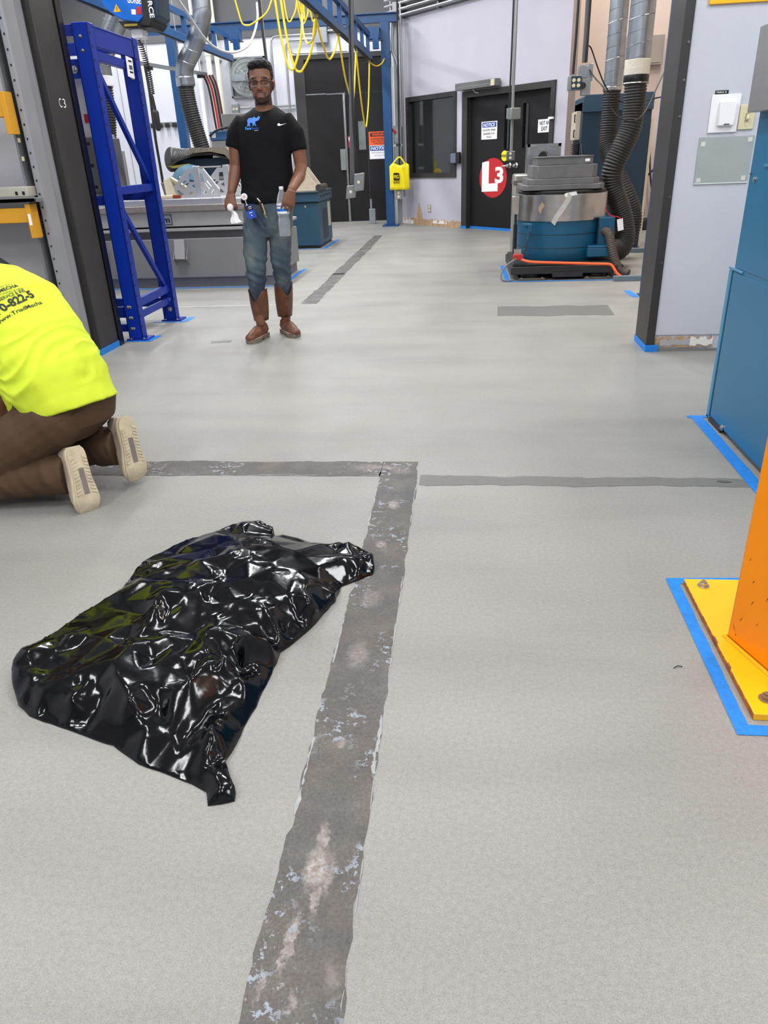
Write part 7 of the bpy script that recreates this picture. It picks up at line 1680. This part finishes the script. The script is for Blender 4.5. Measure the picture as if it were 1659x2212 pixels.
# printing on the back
nvt = rebuild_tree(nt_); back_n = Vector((.55, -.5, .65)).normalized()
for txt, a, b, h_, bo in (('70-822-5', (-1.668, 2.556, .733), (-1.588, 2.690, .776), .034, .035), ('www.TriadMecha', (-1.670, 2.536, .703), (-1.568, 2.690, .748), .015, .015), ('SERVICE & INS', (-1.672, 2.594, .778), (-1.617, 2.680, .797), .013, .015), ('IONING & HEA', (-1.675, 2.609, .795), (-1.624, 2.682, .8065), .008, 0.0), ('MECHA', (-1.677, 2.617, .8055), (-1.638, 2.680, .8165), .016, .03), ('ING', (-1.684, 2.640, .820), (-1.660, 2.676, .823), .007, 0.0)):
    a, b = Vector(a), Vector(b); ux = (b-a).normalized(); uy = back_n.cross(ux).normalized()
    bm = project(text_bm(txt, h_, (b-a).length, bold=bo), nvt, a, ux, uy, -back_n, .0025, .012 if h_ > .02 else 0)
    obj('lettering', bm, ink, nt_)
# back pocket and belt loop
def on_trousers(pts, out, name, mat=brown_cloth, th=.0):
    bm = BM(); tube(bm, [trt.find_nearest(Vector(p))[0] for p in pts], .0022, 5); return obj(name, bm, M('brown_seam', (62, 46, 34), .85), tr_)
on_trousers([(-1.66, 2.50, .36), (-1.58, 2.48, .35), (-1.50, 2.50, .355), (-1.44, 2.56, .375)], 0, 'pocket_seam')
on_trousers([(-1.44, 2.56, .375), (-1.40, 2.62, .39), (-1.385, 2.68, .40)], 0, 'yoke_seam')
# trainers
shoe_m = M('beige_knit', (178, 164, 146), .8, var=.1, scale=30, bump=.2, bscale=220); mid_m = M('cream_foam', (206, 190, 158), .6, var=.1, scale=20); out_m = M('outsole_cream', (196, 184, 156), .7, var=.15, scale=24, bump=.2, bscale=90); ins_m = M('outsole_grey', (120, 110, 104), .7, var=.15)
def trainer(Hh, Tt, nrm):
    Hh, Tt = Vector(Hh), Vector(Tt); a = (Tt-Hh).normalized(); L = .285; n = Vector(nrm); n = (n-a*n.dot(a)).normalized(); w = a.cross(n).normalized()
    ST = []; c = Hh.copy(); t = a.copy(); N_ = 20
    for i in range(N_+1):
        s = i/N_; ST.append((s, c.copy(), t.copy(), t.cross(w).normalized() if t.cross(w).dot(n) > 0 else w.cross(t).normalized()))
        if s > .66: t = (Matrix.Rotation(math.radians(7.5), 3, w) @ t) if (Matrix.Rotation(math.radians(7.5), 3, w) @ t).dot(n) < t.dot(n) else (Matrix.Rotation(math.radians(-7.5), 3, w) @ t)
        c = c + t*L/N_
    def wid(s): 
        P = [(0, .020), (.04, .031), (.12, .037), (.28, .036), (.45, .037), (.62, .045), (.75, .049), (.88, .042), (.96, .030), (1, .016)]
        for (s0, w0), (s1, w1) in zip(P, P[1:]):
            if s <= s1: return w0+(w1-w0)*(s-s0)/(s1-s0)
        return .016
    def hgt(s):
        P = [(0, .085), (.05, .10), (.18, .10), (.32, .092), (.5, .074), (.7, .055), (.9, .040), (1, .022)]
        for (s0, w0), (s1, w1) in zip(P, P[1:]):
            if s <= s1: return w0+(w1-w0)*(s-s0)/(s1-s0)
        return .02
    th = .030
    bm = BM(); loft(bm, [(c_-n_*(th+hgt(s)/2-.006), w*wid(s)*.92, n_*(hgt(s)/2), .85) for s, c_, t_, n_ in ST], 20); wrinkle(bm, lambda p: .0018*noise.noise(p*45))
    sh = obj('shoe', bm, shoe_m, kn, smooth=True, angle=180)
    bm = BM(); loft(bm, [(c_-n_*th*.62, w*(wid(s)+.005), n_*th*.45, .5) for s, c_, t_, n_ in ST], 24); obj('midsole', bm, mid_m, sh, smooth=True, angle=50)
    bm = BM(); loft(bm, [(c_-n_*.004, w*(wid(s)+.001), n_*.006, .5) for s, c_, t_, n_ in ST[:-1]], 24); obj('outsole', bm, out_m, sh, smooth=True, angle=50)
    def at(s): i = min(N_-1, int(s*N_)); f = s*N_-i; A_, B_ = ST[i], ST[i+1]; return A_[1].lerp(B_[1], f), A_[2], A_[3]
    for k in range(11):
        s = .16+.048*k; c_, t_, n_ = at(s)
        for sg in (-1, 1):
            bm = BM(); obox(bm, c_+w*sg*wid(s)*.66+n_*.003, w*wid(s)*.24+t_*.004*sg, t_*.0042, n_*.0016); obj('tread_lug', bm, out_m, sh)
    bm = BM()
    rows = []
    for k in range(9):
        c_, t_, n_ = at(.30+.36*k/8); rows.append((bm.verts.new(c_+n_*.0026-w*.011), bm.verts.new(c_+n_*.0026+w*.011)))
    for p_, q_ in zip(rows, rows[1:]): bm.faces.new((p_[0], q_[0], q_[1], p_[1]))
    obj('sole_inset', bm, ins_m, sh)
    c_, t_, n_ = at(.02); tp = c_-n_*(th+.095)
    bm = BM(); tube(bm, [tp-w*.008-t_*.002, tp-t_*.022-n_*.012-w*.003, tp-t_*.022-n_*.020+w*.003, tp+w*.008-n_*.006], .0035, 6); obj('pull_tab', bm, M('grey_brown_tab', (132, 116, 104), .8), sh)
    for k in range(6):
        s = .40+.055*k; c_, t_, n_ = at(s); q = c_-n_*(th+hgt(s)-.004)
        bm = BM(); tube(bm, [q-w*.024+n_*.008, q-n_*.003, q+w*.024+n_*.008+t_*.006], .0032, 6); obj('lace', bm, M('lace_beige', (206, 196, 178), .8), sh)
trainer((-1.466, 2.505, .250), (-1.418, 2.440, .0), (.80, -.52, .25)); trainer((-1.350, 2.725, .292), (-1.312, 2.672, .0), (.80, -.52, .25))
